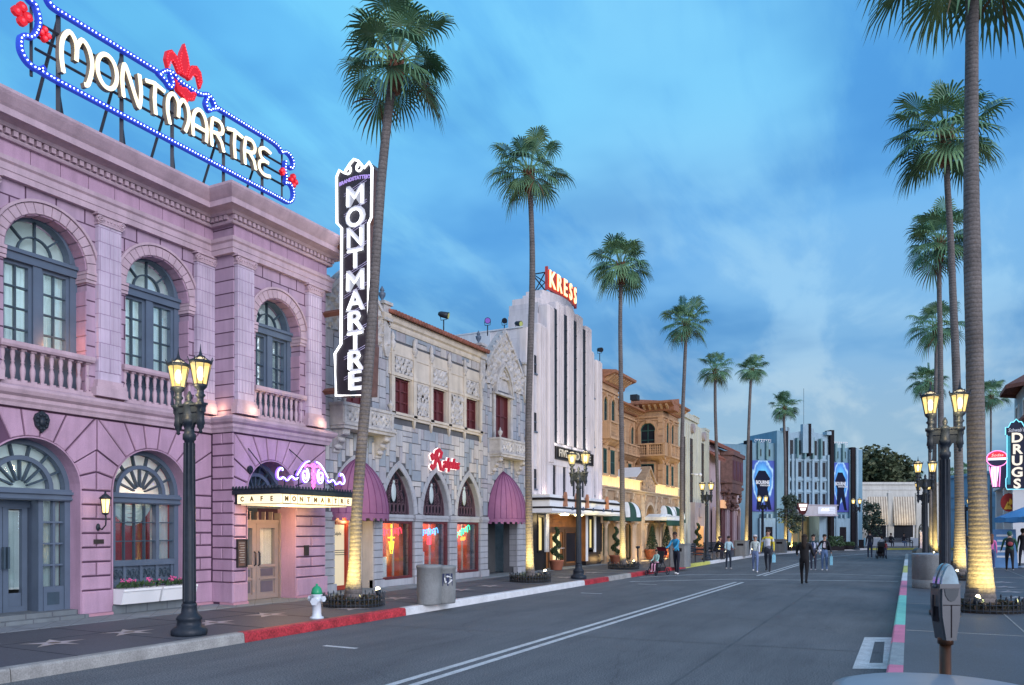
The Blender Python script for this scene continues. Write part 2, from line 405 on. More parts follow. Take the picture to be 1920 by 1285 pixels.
# far edge of the road where it swings right in front of the blue building
far = [(KX, 50.5)] + [G(u, v, 0) for u, v in [(1440, 1041.5), (1480, 1038), (1530, 1034.5), (1575, 1032.5), (1630, 1031.5), (1720, 1031), (1850, 1031)]]
lw = MB(); lw.prism([(KX - .18, -12), (KX - .18, far[0][1])] + [(x - .1, y + .18) for x, y in far[1:]] + [(90, 130), (-60, 130), (-60, -12)], 0, .15, axis='z')
lw.build('left_sidewalk', MT['walk'], kind='structure')
ra = MB(); ra.prism([(-13.2, -12), (-12.55, -12), (-12.1, 11.3), (-11.75, 14.6), (-12.3, 26), (-12.3, 34), (-13.2, 34)], .15, .158, axis='z')
ra.build('pavement_apron', MT['apron'], kind='structure')
# kerb left
kb = MB()
def kerbL(s0, s1, m):
    n = max(1, int((s1 - s0) / 3))
    for i in range(n):
        a = s0 + (s1 - s0) * i / n; b = s0 + (s1 - s0) * (i + 1) / n - .012
        kb.prism([(KX - .18, 0), (KX, 0), (KX - .012, .13), (KX - .03, .152), (KX - .18, .154)], a, b, m, axis='y') if False else \
        kb.add([(KX - .18, a, 0), (KX, a, 0), (KX - .012, a, .13), (KX - .035, a, .153), (KX - .18, a, .154),
                (KX - .18, b, 0), (KX, b, 0), (KX - .012, b, .13), (KX - .035, b, .153), (KX - .18, b, .154)],
               [(0, 1, 2, 3, 4), (9, 8, 7, 6, 5), (0, 1, 6, 5), (1, 2, 7, 6), (2, 3, 8, 7), (3, 4, 9, 8), (4, 0, 5, 9)], m)
ks = lambda u: SX(KX, u)
for a, b, m in [(-12, ks(460), 0), (ks(460), ks(762), 1), (ks(762), ks(1097), 2), (ks(1097), ks(1142), 1), (ks(1142), ks(1184), 0), (ks(1184), ks(1286), 1), (ks(1286), ks(1332), 4), (ks(1332), 50.5, 2)]:
    kerbL(a, b, m)
for i in range(len(far) - 1):
    (x0, y0), (x1, y1) = far[i], far[i + 1]
    kb.add([(x0, y0, 0), (x1, y1, 0), (x1, y1, .153), (x0, y0, .153), (x1 - .1, y1 + .18, .153), (x0 - .1, y0 + .18, .153)], [(0, 1, 2, 3), (3, 2, 4, 5)], 4 if i >= 5 else 2)
kb.build('left_kerb', [MT['concrete'], MT['k_red'], MT['k_white'], MT['k_grey'], MT['k_yel']], kind='structure')
# right kerb and sidewalk
kr = MB(); kv = lambda v: 1450 * 1.55 / (v - 995) / CT * .985
segs = [(1400, 4), (1260, 4), (1245, 5), (1203, 3), (1170, 5), (1115, 6), (1088, 5), (1073, 2), (1060, 4), (1048, 2), (1038, 0)]
ys = [-12] + [kv(v) for v, _ in segs]
mm = [m for _, m in segs]
for i in range(len(segs)):
    a, b = ys[i], ys[i + 1] - .01; m = segs[i][1] if i else 2
    kr.add([(KR + .18, a, 0), (KR, a, 0), (KR + .012, a, .13), (KR + .035, a, .153), (KR + .18, a, .154),
            (KR + .18, b, 0), (KR, b, 0), (KR + .012, b, .13), (KR + .035, b, .153), (KR + .18, b, .154)],
           [(0, 1, 2, 3, 4), (9, 8, 7, 6, 5), (0, 1, 6, 5), (1, 2, 7, 6), (2, 3, 8, 7), (3, 4, 9, 8), (4, 0, 5, 9)], m)
kend = ys[-1]
kr.build('right_kerb', [MT['concrete'], MT['k_red'], MT['k_white'], MT['k_grey'], MT['k_yel'], MT['k_pink'], MT['k_teal']], kind='structure')
rw = MB(); rw.prism([(KR + .18, -12), (KR + .18, kend), (1.2, kend + 2), (9, kend + 4), (40, kend + 8), (40, -12)], 0, .15, axis='z')
rw.build('right_sidewalk', MT['walk'], kind='structure')
# expansion joints in the right sidewalk
jt = MB()
for s_ in (8.6, 13.5, 18.5, 24, 30, 36): jt.box(KR + .2, 8, s_, s_ + .02, .15, .1545)
for x_ in (1.55, 3.4): jt.box(x_, x_ + .02, 2, 50, .15, .1548)
jt.build('pavement_joints', MT['concrete'], kind='structure')
# markings
mk = MB()
def line(p, q, w, z=.004):
    p = Vector(p); q = Vector(q); d = (q - p).normalized(); n = Vector((-d.y, d.x)) * w / 2
    mk.add([(p.x + n.x, p.y + n.y, z), (q.x + n.x, q.y + n.y, z), (q.x - n.x, q.y - n.y, z), (p.x - n.x, p.y - n.y, z)], [(0, 1, 2, 3)])
yx = 26.4
for dx in (-.115, .115):
    line((-4.96 + dx, 2), (-4.96 + dx, yx - .4), .105); line((-4.96 + dx, yx + 3.6), (-4.96 + dx, 47), .105)
P = lambda u, v: G(u, v, 0)
line(P(1181, 1091), P(1370, 1086.5), .12); line(P(1370, 1086.5), P(1684, 1090.5), .12, .0045)
line(P(1200, 1083), P(1300, 1077.8), .10); line(P(1300, 1077.8), P(1560, 1076.5), .10, .0045); line(P(1560, 1076.5), P(1688, 1081), .10)
line(P(1498, 1055), P(1560, 1044), .10, .0045); line(P(1560, 1044), P(1640, 1037.5), .10); line(P(1640, 1037.5), P(1760, 1034), .10, .0045)
# parking box
o_ = [P(1621, 1195.5), P(1684, 1196), P(1676, 1255), P(1598, 1254.5)]; i_ = [P(1640, 1204), P(1658.7, 1204), P(1655, 1244), P(1630, 1244)]
mk.add([(x, y, .004) for x, y in o_ + i_], [(0, 1, 5, 4), (1, 2, 6, 5), (2, 3, 7, 6), (3, 0, 4, 7)])
# small ticks
for u, v, a in [(640, 1214, 1), (1110, 1113, 1), (1215, 1096, 1), (1605, 1060, 1), (1700, 1041, 0)]:
    x, y = P(u, v)
    mk.add([(x - .32, y - .05, .004), (x + .28, y - .05, .004), (x + .28, y + .05, .004), (x - .32, y + .05, .004)], [(0, 1, 2, 3)])
mk.build('road_markings', MT['paint_w'], kind='structure')
sm = MB()
for s_, w_ in ((11.2, .02), (19.6, .018), (33.5, .03)): sm.add([(KX, s_, .0035), (KR, s_ + .7, .0035), (KR, s_ + .7 + w_, .0035), (KX, s_ + w_, .0035)], [(0, 1, 2, 3)])
sm.add([(-2.3, 2, .003), (-2.27, 2, .003), (-2.55, 40, .003), (-2.58, 40, .003)], [(0, 1, 2, 3)])
sm.build('road_seams', mat('tar seam', (.075, .082, .090), var=.3, rough=.7), kind='structure')
jl_ = MB()
for s_ in [4.5 + 1.55 * i for i in range(30)]: jl_.box(-13.0, KX - .2, s_, s_ + .012, .15, .1535)
jl_.box(-10.9, -10.888, 3, 50, .15, .1533); jl_.build('pavement_slab_joints', mat('dark joint', (.03, .035, .045)), kind='structure')
# stars set into the pavements
st = MB()
def star(x, y, r, rot):
    pts = []
    for k in range(10):
        a = rot + math.pi * k / 5; q = r if k % 2 == 0 else r * .36
        pts.append((x + q * math.cos(a), y + q * math.sin(a), .154))
    st.add([(x, y, .154)] + pts, [(0, 1 + k, 1 + (k + 1) % 10) for k in range(10)])
for u, v in [(102, 1206), (242, 1186), (400, 1168), (502, 1153), (660, 1141), (745, 1122), (865, 1106), (918, 1099), (1110, 1074), (1060, 1083), (1150, 1067)]:
    x, y = G(u, v); star(x, y, .43, R(12))
for u, v in [(1885, 1101), (1893, 1110), (1908, 1121), (1880, 1092)]:
    x, y = G(u, v); star(x, y, .43, R(90))
sv = list(st.v); sf = list(st.f); k_ = len(sv) // 11
for i in range(k_):
    c_ = sv[i * 11]; st.add([(c_[0] + (x - c_[0]) * .80, c_[1] + (y - c_[1]) * .80, .1555) for x, y, z in sv[i * 11:(i + 1) * 11]], [(0, 1 + k, 1 + (k + 1) % 10) for k in range(10)], 1)
    st.add([(c_[0] + .085 * math.cos(a), c_[1] + .085 * math.sin(a), .157) for a in [j * .785 for j in range(8)]], [tuple(range(8))], 2)
st.build('pavement_stars', [mat('brass star rim', (.36, .32, .28), rough=.4), MT['star'], mat('bronze star emblem', (.14, .11, .08), rough=.5)], kind='structure')

# ---------------- facade tools ----------------
def clip(poly, ax, val, keep_less):
    o = []; n = len(poly)
    for i in range(n):
        p, q = poly[i], poly[(i + 1) % n]
        ip = (p[ax] <= val) == keep_less or p[ax] == val; iq = (q[ax] <= val) == keep_less or q[ax] == val
        if ip: o.append(p)
        if ip != iq and q[ax] != p[ax]:
            t = (val - p[ax]) / (q[ax] - p[ax]); o.append((p[0] + t * (q[0] - p[0]), p[1] + t * (q[1] - p[1])))
    return o
def inset(poly, g):
    n = len(poly)
    if n < 3: return None
    ar = sum(poly[i][0] * poly[(i + 1) % n][1] - poly[(i + 1) % n][0] * poly[i][1] for i in range(n)) / 2
    if abs(ar) < .003: return None
    if ar < 0: poly = poly[::-1]
    P_ = [p for i, p in enumerate(poly) if math.hypot(p[0] - poly[i - 1][0], p[1] - poly[i - 1][1]) > 1e-4]
    n = len(P_); L = []
    if n < 3: return None
    for i in range(n):
        a, b = P_[i], P_[(i + 1) % n]; dx, dy = b[0] - a[0], b[1] - a[1]; l = math.hypot(dx, dy)
        nx, ny = -dy / l, dx / l; L.append((a[0] + nx * g, a[1] + ny * g, dx / l, dy / l))
    o = []
    for i in range(n):
        a = L[i - 1]; b = L[i]; det = a[2] * b[3] - a[3] * b[2]
        if abs(det) < 1e-3: o.append((b[0], b[1])); continue
        t = ((b[0] - a[0]) * b[3] - (b[1] - a[1]) * b[2]) / det
        o.append((a[0] + a[2] * t, a[1] + a[3] * t))
    for i in range(n):      # an over-shrunk edge flips
        a, b = o[i], o[(i + 1) % n]
        if (b[0] - a[0]) * L[i][2] + (b[1] - a[1]) * L[i][3] < 0: return None
    return o
def block(mb, poly, n0, n1, gap, ch, m=0):
    a = inset(poly, gap)
    if not a: return
    b = inset(a, ch) if ch else a
    if not b: b = a; ch = 0
    k = len(a)
    vs = [(x, n0, z) for x, z in a] + [(x, n1 - ch, z) for x, z in a] + [(x, n1, z) for x, z in b]
    fs = [(i, (i + 1) % k, k + (i + 1) % k, k + i) for i in range(k)] + [(k + i, k + (i + 1) % k, 2 * k + (i + 1) % k, 2 * k + i) for i in range(k)] + [tuple(range(2 * k, 3 * k))]
    mb.add(vs, fs, m)
def arc(c, z, r, a0, a1, n): return [(c + r * math.cos(a0 + (a1 - a0) * i / n), z + r * math.sin(a0 + (a1 - a0) * i / n)) for i in range(n + 1)]
def pointed(c, z, hw, h, n=8):   # pointed arch outline from left spring to right spring
    rr = (h * h + hw * hw) / (2 * hw); o = []
    am = math.asin(min(1, h / rr))
    for i in range(n + 1): a = am * i / n; o.append((c - hw + rr - rr * math.cos(a), z + rr * math.sin(a)))
    for i in range(n - 1, -1, -1): a = am * i / n; o.append((c + hw - rr + rr * math.cos(a), z + rr * math.sin(a)))
    return o
def wall(mb, s0, s1, z0, z1, n0, n1, ops, m=0):
    """wall slab with openings; op = (sL, sR, zbottom, outline from left to right)"""
    ops = sorted(ops, key=lambda o: o[0]); x = s0
    for sL, sR, zb, crv in ops:
        if sL > x: mb.box(x, sL, n0, n1, z0, z1, m)
        if zb > z0: mb.box(sL, sR, n0, n1, z0, zb, m)
        for i in range(len(crv) - 1):
            (a, za), (b, zb2) = crv[i], crv[i + 1]
            if b - a < 1e-4: continue
            mb.add([(a, n0, za), (b, n0, zb2), (b, n0, z1), (a, n0, z1), (a, n1, za), (b, n1, zb2), (b, n1, z1), (a, n1, z1)],
                   [(4, 5, 6, 7), (0, 1, 5, 4), (3, 2, 6, 7), (0, 1, 2, 3)], m)
        x = sR
    if x < s1: mb.box(x, s1, n0, n1, z0, z1, m)
def round_op(c, hw, zb, zs): return (c - hw, c + hw, zb, arc(c, zs, hw, math.pi, 0, 20))
def rect_op(a, b, zb, zt): return (a, b, zb, [(a, zt), (b, zt)])
def frame_rect(mb, a, b, z0, z1, w, n0, n1, m=0):
    mb.box(a, a + w, n0, n1, z0, z1, m); mb.box(b - w, b, n0, n1, z0, z1, m)
    mb.box(a + w, b - w, n0, n1, z0, z0 + w, m); mb.box(a + w, b - w, n0, n1, z1 - w, z1, m)
def grid_bars(mb, a, b, z0, z1, nx, nz, w, n0, n1, m=0):
    for i in range(1, nx): x = a + (b - a) * i / nx; mb.box(x - w / 2, x + w / 2, n0, n1, z0, z1, m)
    for j in range(1, nz): z = z0 + (z1 - z0) * j / nz; mb.box(a, b, n0 + .001, n1 + .003, z - w / 2, z + w / 2, m)
def curtain(mb, a, b, z0, z1, n, m=0, amp=.018, per=.09):
    k = max(6, int((b - a) / .02)); vs = []; fs = []
    for i in range(k + 1):
        x = a + (b - a) * i / k; y = n + amp * math.sin(x / per * 6.28) + amp * .5 * math.sin(x / per * 2.9)
        vs += [(x, y, z0), (x, y, z1)]
    for i in range(k): fs.append((2 * i, 2 * i + 2, 2 * i + 3, 2 * i + 1))
    mb.add(vs, fs, m, True)
def half_disc(mb, c, z, r, n0, m=0, k=16):
    pts = arc(c, z, r, 0, math.pi, k); mb.add([(c, n0, z)] + [(x, n0, y) for x, y in pts], [(0, i + 1, i + 2) for i in range(k)], m)
def baluster_row(name, s0, s1, n, z0, z1, mt, parent, xf, pitch=.155, r=.05):
    h = z1 - z0
    rail = MB(xf); rail.mould(s0, s1, [(n - .11, z1 - .10), (n + .10, z1 - .10), (n + .12, z1 - .06), (n + .12, z1), (n - .11, z1)])
    rail.box(s0, s1, n - .10, n + .10, z0, z0 + .06)
    ro = rail.build('balustrade', mt, parent)
    k = max(2, int((s1 - s0) / pitch)); zb = z0 + .06; hh = h - .16
    for i in range(k):
        s = s0 + (s1 - s0) * (i + .5) / k
        b = MB(xf)
        b.box(s - r, s + r, n - r, n + r, zb, zb + .04)
        b.lathe(s, n, [(.026, 0), (.034, .06 * hh), (r * .95, .26 * hh), (r * .85, .36 * hh), (.022, .50 * hh), (.036, .53 * hh), (.024, .56 * hh), (r * .80, .74 * hh), (r * .7, .82 * hh), (.024, .95 * hh), (.03, hh - .04)], 8, z0=zb + .04, cap=False)
        b.box(s - r * .9, s + r * .9, n - r * .9, n + r * .9, z1 - .13, z1 - .10)
        b.build('baluster', mt, ro)
    return ro
# ================= pink cafe building =================
XF = XL(-13.07)
B1 = root('pink_building', 'two-storey mauve pink cafe building with arched blue-framed windows, balustrades and a heavy cornice', 'building', (-13.07, 8.0, .15))
S0, SJ, SE = 3.2, 11.6, 14.45; PN = .62
wl = MB(XF)
low = [round_op(c, .855, .62 if i != 1 else .15, 2.42) for i, c in enumerate([5.60, 7.85, 10.15])]
wall(wl, S0, SJ, .10, 3.80, -.55, -.03, low, 0)
wall(wl, SJ, SE, .10, 3.80, -.55, PN - .03, [round_op(12.69, .735, .15, 2.50)], 0)
wl.build('wall', MT['pinkjoint'], B1)
# inner jamb lining (smooth pink)
jl = MB(XF)
def jamb(c, hw, zb, zs, n0, n1, t=.02):
    jl.cut(); pts = [(c - hw, zb)] + arc(c, zs, hw, math.pi, 0, 24) + [(c + hw, zb)]
    inn = [(c - hw + t, zb)] + arc(c, zs, hw - t, math.pi, 0, 24) + [(c + hw - t, zb)]
    for i in range(len(pts) - 1): jl.prism([pts[i], pts[i + 1], inn[i + 1], inn[i]], n0, n1)
for c in (5.60, 7.85, 10.15): jamb(c, .855, .16, 2.42, -.42, .022)
jamb(12.69, .735, .16, 2.50, .10, PN + .022)
jl.build('arch_lining', MT['pink'], B1)
# rusticated blocks
bk_ = MB(XF)
def rustic(s0, s1, ops, zb, zs, zt, n, ch=.016, gap=.0145, base=True, course=.24, nvs=11, dn=.05):
    """ops: [(c,hw)]; piers in courses, voussoirs above"""
    ed = [s0] + [x for c, hw in ops for x in (c - hw, c + hw)] + [s1]
    piers = [(ed[i], ed[i + 1]) for i in range(0, len(ed), 2)]
    nc = int(round((zs - zb) / course)); ch_ = (zs - zb) / nc
    for a, b in piers:
        if b - a < .05: continue
        for j in range(nc):
            z0 = zb + j * ch_; w = b - a
            if j % 2 == 0 or w < .4: cuts = [a, b] if w < 1.2 else [a, a + w * .5, b]
            else: cuts = [a, (a + b) / 2, b]
            for q in range(len(cuts) - 1): block(bk_, [(cuts[q], z0), (cuts[q + 1], z0), (cuts[q + 1], z0 + ch_), (cuts[q], z0 + ch_)], n - dn, n, gap, ch)
    mids = [s0] + [(ops[i][0] + ops[i][1] + ops[i + 1][0] - ops[i + 1][1]) / 2 for i in range(len(ops) - 1)] + [s1]
    for k, (c, hw) in enumerate(ops):
        L_, R_ = mids[k], mids[k + 1]
        for i in range(nvs):
            a0 = math.pi * i / nvs; a1 = math.pi * (i + 1) / nvs; am = (a0 + a1) / 2
            ro = 3.0
            p = [(c + hw * math.cos(a0), zs + hw * math.sin(a0)), (c + ro * math.cos(a0), zs + ro * math.sin(a0)), (c + ro * math.cos(a1), zs + ro * math.sin(a1)), (c + hw * math.cos(a1), zs + hw * math.sin(a1))]
            p = clip(p, 0, L_, False); p = clip(p, 0, R_, True) if p else p; p = clip(p, 1, zt, True) if p else p; p = clip(p, 1, zs, False) if p else p
            if p and len(p) >= 3: block(bk_, p, n - dn, n, gap, ch)
rustic(S0, SJ - .005, [(5.60, .855), (7.85, .855), (10.15, .855)], .62, 2.42, 3.72, .02)
rustic(SJ, SE, [(12.69, .735)], .62, 2.50, 3.72, PN + .02)
for a, b, n in [(S0, 4.74, .05), (6.46, 6.99, .05), (8.71, 9.29, .05), (11.01, SJ - .005, .05), (SJ - .05, 11.95, PN + .05), (13.43, SE + .03, PN + .05)]:
    bk_.bev(a, b, n - .10, n, .20, .61, .02)
bk_.build('stone_blocks', MT['pink'], B1)
# side of the pavilion that faces the camera: courses too
sd = MB()
def side_block(x0, x1, z0, z1, s, m=0): sd.add([(x0, s, z0), (x1, s, z0), (x1, s, z1), (x0, s, z1), (x0 + .02, s - .03, z0 + .012), (x1 - .01, s - .03, z0 + .012), (x1 - .01, s - .03, z1 - .012), (x0 + .02, s - .03, z1 - .012)],
    [(0, 1, 5, 4), (1, 2, 6, 5), (2, 3, 7, 6), (3, 0, 4, 7), (4, 5, 6, 7)], m)
for j in range(13):
    z0 = .62 + j * .24
    if z0 + .24 > 3.76: break
    if j % 2: side_block(-13.03, -12.43, z0 + .01, z0 + .23, SJ)
    else: side_block(-13.03, -12.75, z0 + .01, z0 + .23, SJ); side_block(-12.73, -12.43, z0 + .01, z0 + .23, SJ)
side_block(-13.03, -12.42, .2, .61, SJ - .008)
sd.build('side_blocks', MT['pink'], B1)
bs = MB(XF)
for a, b, n in [(S0, 4.76, .055), (6.45, 7.0, .055), (8.70, 9.30, .055), (11.0, SJ - .005, .055), (SJ - .04, 11.97, PN + .055), (13.42, SE + .04, PN + .055)]:
    bs.cut(); bs.box(a, b, n - .4, n, .152, .205)
bs.build('plinth', MT['pinkbase'], B1)
# upper wall
UB = [5.90, 8.10, 10.30]; UH = .715; ZS = 6.33; ZC = 7.46
uw = MB(XF)
wall(uw, S0, SJ, 3.78, 8.2, -.55, 0, [round_op(c, UH, 4.08, ZS) for c in UB], 0)
wall(uw, SJ, SE, 3.78, 8.2, -.55, PN, [round_op(12.9, .68, 4.08, 6.15)], 0)
uw.build('upper_wall', MT['pinkwall'], B1)
# archivolts, voussoirs and jambs
av = MB(XF)
def voussoirs(c, hw, zs, n, rin, rout, nn=17, th=.03):
    for i in range(nn):
        a0 = math.pi * i / nn; a1 = math.pi * (i + 1) / nn
        p = [(c + rin * math.cos(a0), zs + rin * math.sin(a0)), (c + rout * math.cos(a0), zs + rout * math.sin(a0)), (c + rout * math.cos(a1), zs + rout * math.sin(a1)), (c + rin * math.cos(a1), zs + rin * math.sin(a1))]
        block(av, p, n - .01, n + th, .005, .006)
def archset(c, hw, zs, n):
    av.cut()
    voussoirs(c, hw, zs, n, hw, hw + .19)
    av.ribbon(arc(c, zs, hw + .215, 0, math.pi, 24), .045, n - .01, n + .055)
    for i in range(13):
        a = math.pi * (i + .5) / 13
        p0 = (c + (hw + .26) * math.cos(a), zs + (hw + .26) * math.sin(a)); 
    for sgn in (-1, 1):      # impost mouldings wrap the jamb
        x0, x1 = (c - hw - .17, c - hw + .03) if sgn < 0 else (c + hw - .03, c + hw + .17)
        for k, (z0, z1, pr) in enumerate([(-.20, -.15, .03), (-.14, -.06, .045), (-.05, .0, .06)]):
            av.box(x0, x1 + (0 if sgn < 0 else 0), n - .33, n + pr, zs + z0, zs + z1)
for c in UB: archset(c, UH, ZS, 0)
archset(12.9, .68, 6.15, PN)
av.build('arch_moulding', MT['pinktrim'], B1)
# grooves of the voussoirs outside the ring and horizontal joints in the reveal: thin proud courses
rv = MB(XF)
for c, hw, zs, n in [(x, UH, ZS, 0) for x in UB] + [(12.9, .68, 6.15, PN)]:
    rv.cut()
    for z in [4.10 + .27 * k for k in range(8)]:
        if z + .26 > zs - .2: break
        rv.box(c + hw - .018, c + hw + .01, n - .31, n - .004, z + .008, z + .258)
    kk = 9
    for i in range(kk):
        a0, a1 = math.pi * (i + .06) / kk, math.pi * (i + .94) / kk
        rv.prism(arc(c, zs, hw - .016, a0, a1, 2) + arc(c, zs, hw + .01, a1, a0, 2), n - .31, n - .004)
rv.build('reveal_blocks', MT['pink'], B1)
# pilasters
def pilaster(s, n, w=.225, z0=4.12):
    p = MB(XF)
    p.box(s - w, s + w, n, n + .10, z0 + .30, 7.22, 1)
    for k in range(5):
        x = s - w + .05 + k * (2 * w - .1) / 4
        p.box(x - .018, x + .018, n + .10, n + .112, z0 + .45, 7.15, 1)
    p.box(s - w - .09, s + w + .09, n, n + .17, z0, z0 + .16, 0)
    p.box(s - w - .05, s + w + .05, n, n + .145, z0 + .16, z0 + .23, 0); p.box(s - w - .025, s + w + .025, n, n + .12, z0 + .23, z0 + .30, 0)
    po = p.build('pilaster', [MT['pinktrim'], MT['pinkpale']], B1)
    q = MB(XF)
    q.box(s - w - .02, s + w + .02, n, n + .125, 7.22, 7.26); q.box(s - w, s + w, n, n + .13, 7.26, 7.38)
    for sg in (-1, 1):
        pts = [(s + sg * (w - .01 + .055 * (1 - t * .8) * math.cos(t * 9)), 7.31 + .055 * (1 - t * .8) * math.sin(t * 9)) for t in [i / 16 for i in range(17)]]
        q.tube([(x, n + .15, z) for x, z in pts], .014, 5)
        q.lathe(s + sg * (w - .01), 0, [(.0, 0)], 3, cap=False) if False else None
        q.prism(arc(s + sg * (w - .01), 7.31, .068, 0, 6.2, 12), n + .10, n + .14)
    q.box(s - w - .06, s + w + .06, n, n + .16, 7.38, 7.42)
    for k in range(5): q.ball((s - w * .6 + k * w * .3, n + .13, 7.31), .025, 6, 4)
    q.build('capital', MT['pinktrim'], po)
for s, n in [(4.80, 0), (7.00, 0), (9.20, 0), (11.37, 0), (11.86, PN), (13.98, PN)]: pilaster(s, n)
# string course, entablature, cornice
tr = MB(XF)
STR = [(-.02, 3.74), (.06, 3.74), (.08, 3.80), (.11, 3.84), (.11, 3.90), (.17, 3.94), (.20, 4.0), (.20, 4.04), (.12, 4.08), (-.02, 4.08)]
ARC_ = [(-.02, 7.42), (.10, 7.42), (.10, 7.52), (.115, 7.53), (.115, 7.64), (.15, 7.67), (.16, 7.74), (-.02, 7.74)]
CRN = [(-.02, 8.03), (.10, 8.03), (.12, 8.06), (.12, 8.085), (-.02, 8.085)]
CR2 = [(-.02, 8.19), (.18, 8.19), (.22, 8.24), (.34, 8.27), (.42, 8.27), (.42, 8.38), (.46, 8.42), (.54, 8.52), (.57, 8.57), (.57, 8.62), (.30, 8.68), (-.3, 8.70)]
def sweep(mb, path, prof):
    n = len(path); rings = []
    for i in range(n):
        ds = []
        for a, b in ((i - 1, i), (i, i + 1)):
            if a >= 0 and b < n: dx, dy = path[b][0] - path[a][0], path[b][1] - path[a][1]; l = math.hypot(dx, dy); ds.append((-dy / l, dx / l))
        if len(ds) == 1: m_ = ds[0]
        else:
            k = 1 + ds[0][0] * ds[1][0] + ds[0][1] * ds[1][1]; m_ = ((ds[0][0] + ds[1][0]) / k, (ds[0][1] + ds[1][1]) / k)
        rings.append([(path[i][0] + m_[0] * p, path[i][1] + m_[1] * p, z) for p, z in prof])
    k = len(prof)
    mb.add([v for r in rings for v in r], [(j * k + i, j * k + (i + 1) % k, (j + 1) * k + (i + 1) % k, (j + 1) * k + i) for j in range(n - 1) for i in range(k)])
def run(prof, side=True):
    sweep(tr, [(S0, 0), (SJ, 0), (SJ, PN), (SE, PN), (SE, -.6)], prof)
    # the return along the side of the pavilion is closed by the same profile's projecting length
for pf in (STR, ARC_, CRN, CR2): run(pf)
fr_n = .02
run([(-.02, 8.08), (.10, 8.08), (.10, 8.195), (-.02, 8.195)])
run([(-.4, 8.62), (.27, 8.60), (.27, 8.78), (-.4, 8.78)])
tr.build('cornice', MT['pinktrim'], B1)
dn_ = MB(XF)
s = S0
while s < SJ - .1: dn_.box(s, s + .075, .10, .175, 8.095, 8.18); s += .125
s = SJ - .12
while s < SE + .1: dn_.box(s, s + .075, PN + .10, PN + .175, 8.095, 8.18); s += .125
for k in range(4): dn_.box(SJ - .175, SJ - .10, .1 + k * .125 + .06, .1 + k * .125 + .135, 8.095, 8.18)
dn_.build('dentils', MT['pinktrim'], B1)
fz = MB(XF)
s = S0
while s < SJ - .1: fz.box(s, min(s + .50, SJ), -.01, .035, 7.745, 8.03); s += .512
s = SJ
while s < SE - .1: fz.box(s, min(s + .50, SE), PN - .01, PN + .035, 7.745, 8.03); s += .512
fz.build('frieze', MT['pink'], B1)
rf = MB(XF); rf.box(S0, SE, -9, -.45, 8.0, 8.6); rf.box(S0, SE, -9, -8.6, .15, 8.0); rf.box(SE - .2, SE - .01, -9, -.4, .15, 8.0); rf.box(S0, S0 + .2, -9, -.4, .15, 8.0)
rf.build('roof', MT['concrete'], B1)
for c, a, b, n in [(1, 4.82 + .25, 6.70, 0), (2, 7.30, 8.92, 0), (3, 9.50, 11.12, 0), (4, 12.14, 13.70, PN)]:
    baluster_row('balustrade', a, b, n - .02, 4.09, 4.80, MT['pinktrim'], B1, XF)
# upper windows
def upper_window(c, hw, zs, n):
    f = MB(XF); n0 = n - .42; n1 = n - .30; h = hw
    f.ribbon(arc(c, zs + .12, h - .05, 0, math.pi, 24), .11, n0, n1 + .03)
    f.ribbon(arc(c, zs + .12, h - .13, 0, math.pi, 24), .05, n0, n1 + .06)
    f.box(c - h, c + h, n0, n1 + .07, zs - .10, zs + .11); f.box(c - h, c + h, n0, n1 + .11, zs + .03, zs + .09)
    f.box(c - h, c - h + .13, n0, n1 + .03, 4.08, zs - .1); f.box(c + h - .13, c + h, n0, n1 + .03, 4.08, zs - .1)
    f.box(c - .075, c + .075, n0, n1 + .04, 4.08, zs - .1); f.box(c - h + .13, c + h - .13, n0, n1, 4.08, 4.75)
    for a, b in ((c - h + .13, c - .075), (c + .075, c + h - .13)):
        frame_rect(f, a, b, 4.70, zs - .1, .055, n0, n1 - .01)
    fo = f.build('window', MT['blueframe'], B1)
    q = MB(XF)
    for a, b in ((c - h + .185, c - .13), (c + .13, c + h - .185)): grid_bars(q, a, b, 4.75, zs - .16, 2, 4, .026, n0 + .02, n1 - .035)
    q.ribbon(arc(c, zs + .12, (h - .16) * .52, 0, math.pi, 14), .026, n0 + .03, n1 - .03)
    q.box(c - .013, c + .013, n0 + .03, n1 - .03, zs + .1, zs + .12 + (h - .16))
    for a in (R(42), R(138)):
        r0, r1 = (h - .16) * .52, h - .16
        q.ribbon([(c + r0 * math.cos(a), zs + .12 + r0 * math.sin(a)), (c + r1 * math.cos(a), zs + .12 + r1 * math.sin(a))], .026, n0 + .03, n1 - .03)
    q.build('muntin', MT['muntin'], fo)
    p = MB(XF); p.box(c - h + .13, c + h - .13, n0 + .035, n0 + .041, 4.75, zs - .12); half_disc(p, c, zs + .12, h - .15, n0 + .04)
    p.build('pane', MT['glass'], fo)
    cu = MB(XF)
    for a, b in ((c - h + .1, c - .04), (c + .04, c + h - .1)): curtain(cu, a, b, 4.3, zs - .05, n0 - .10)
    half_disc(cu, c, zs + .02, h - .05, n0 - .08)
    cu.build('curtain', MT['curtain'], fo)
for c in UB: upper_window(c, UH, ZS, 0)
upper_window(12.9, .68, 6.15, PN)
for c in UB[1:] + [12.9]: plight('room_light', XF((c, -1.5, 5.7)), 48, (.85, .95, 1.0), r=.3, parent=B1)  # unseen lights added behind the upper curtains to brighten them
for c in (7.6, 9.9): plight('room_light', XF((c, -1.25, 2.75)), 16, (.85, .95, 1.0), r=.2, parent=B1)  # same added light behind the ground-floor curtains
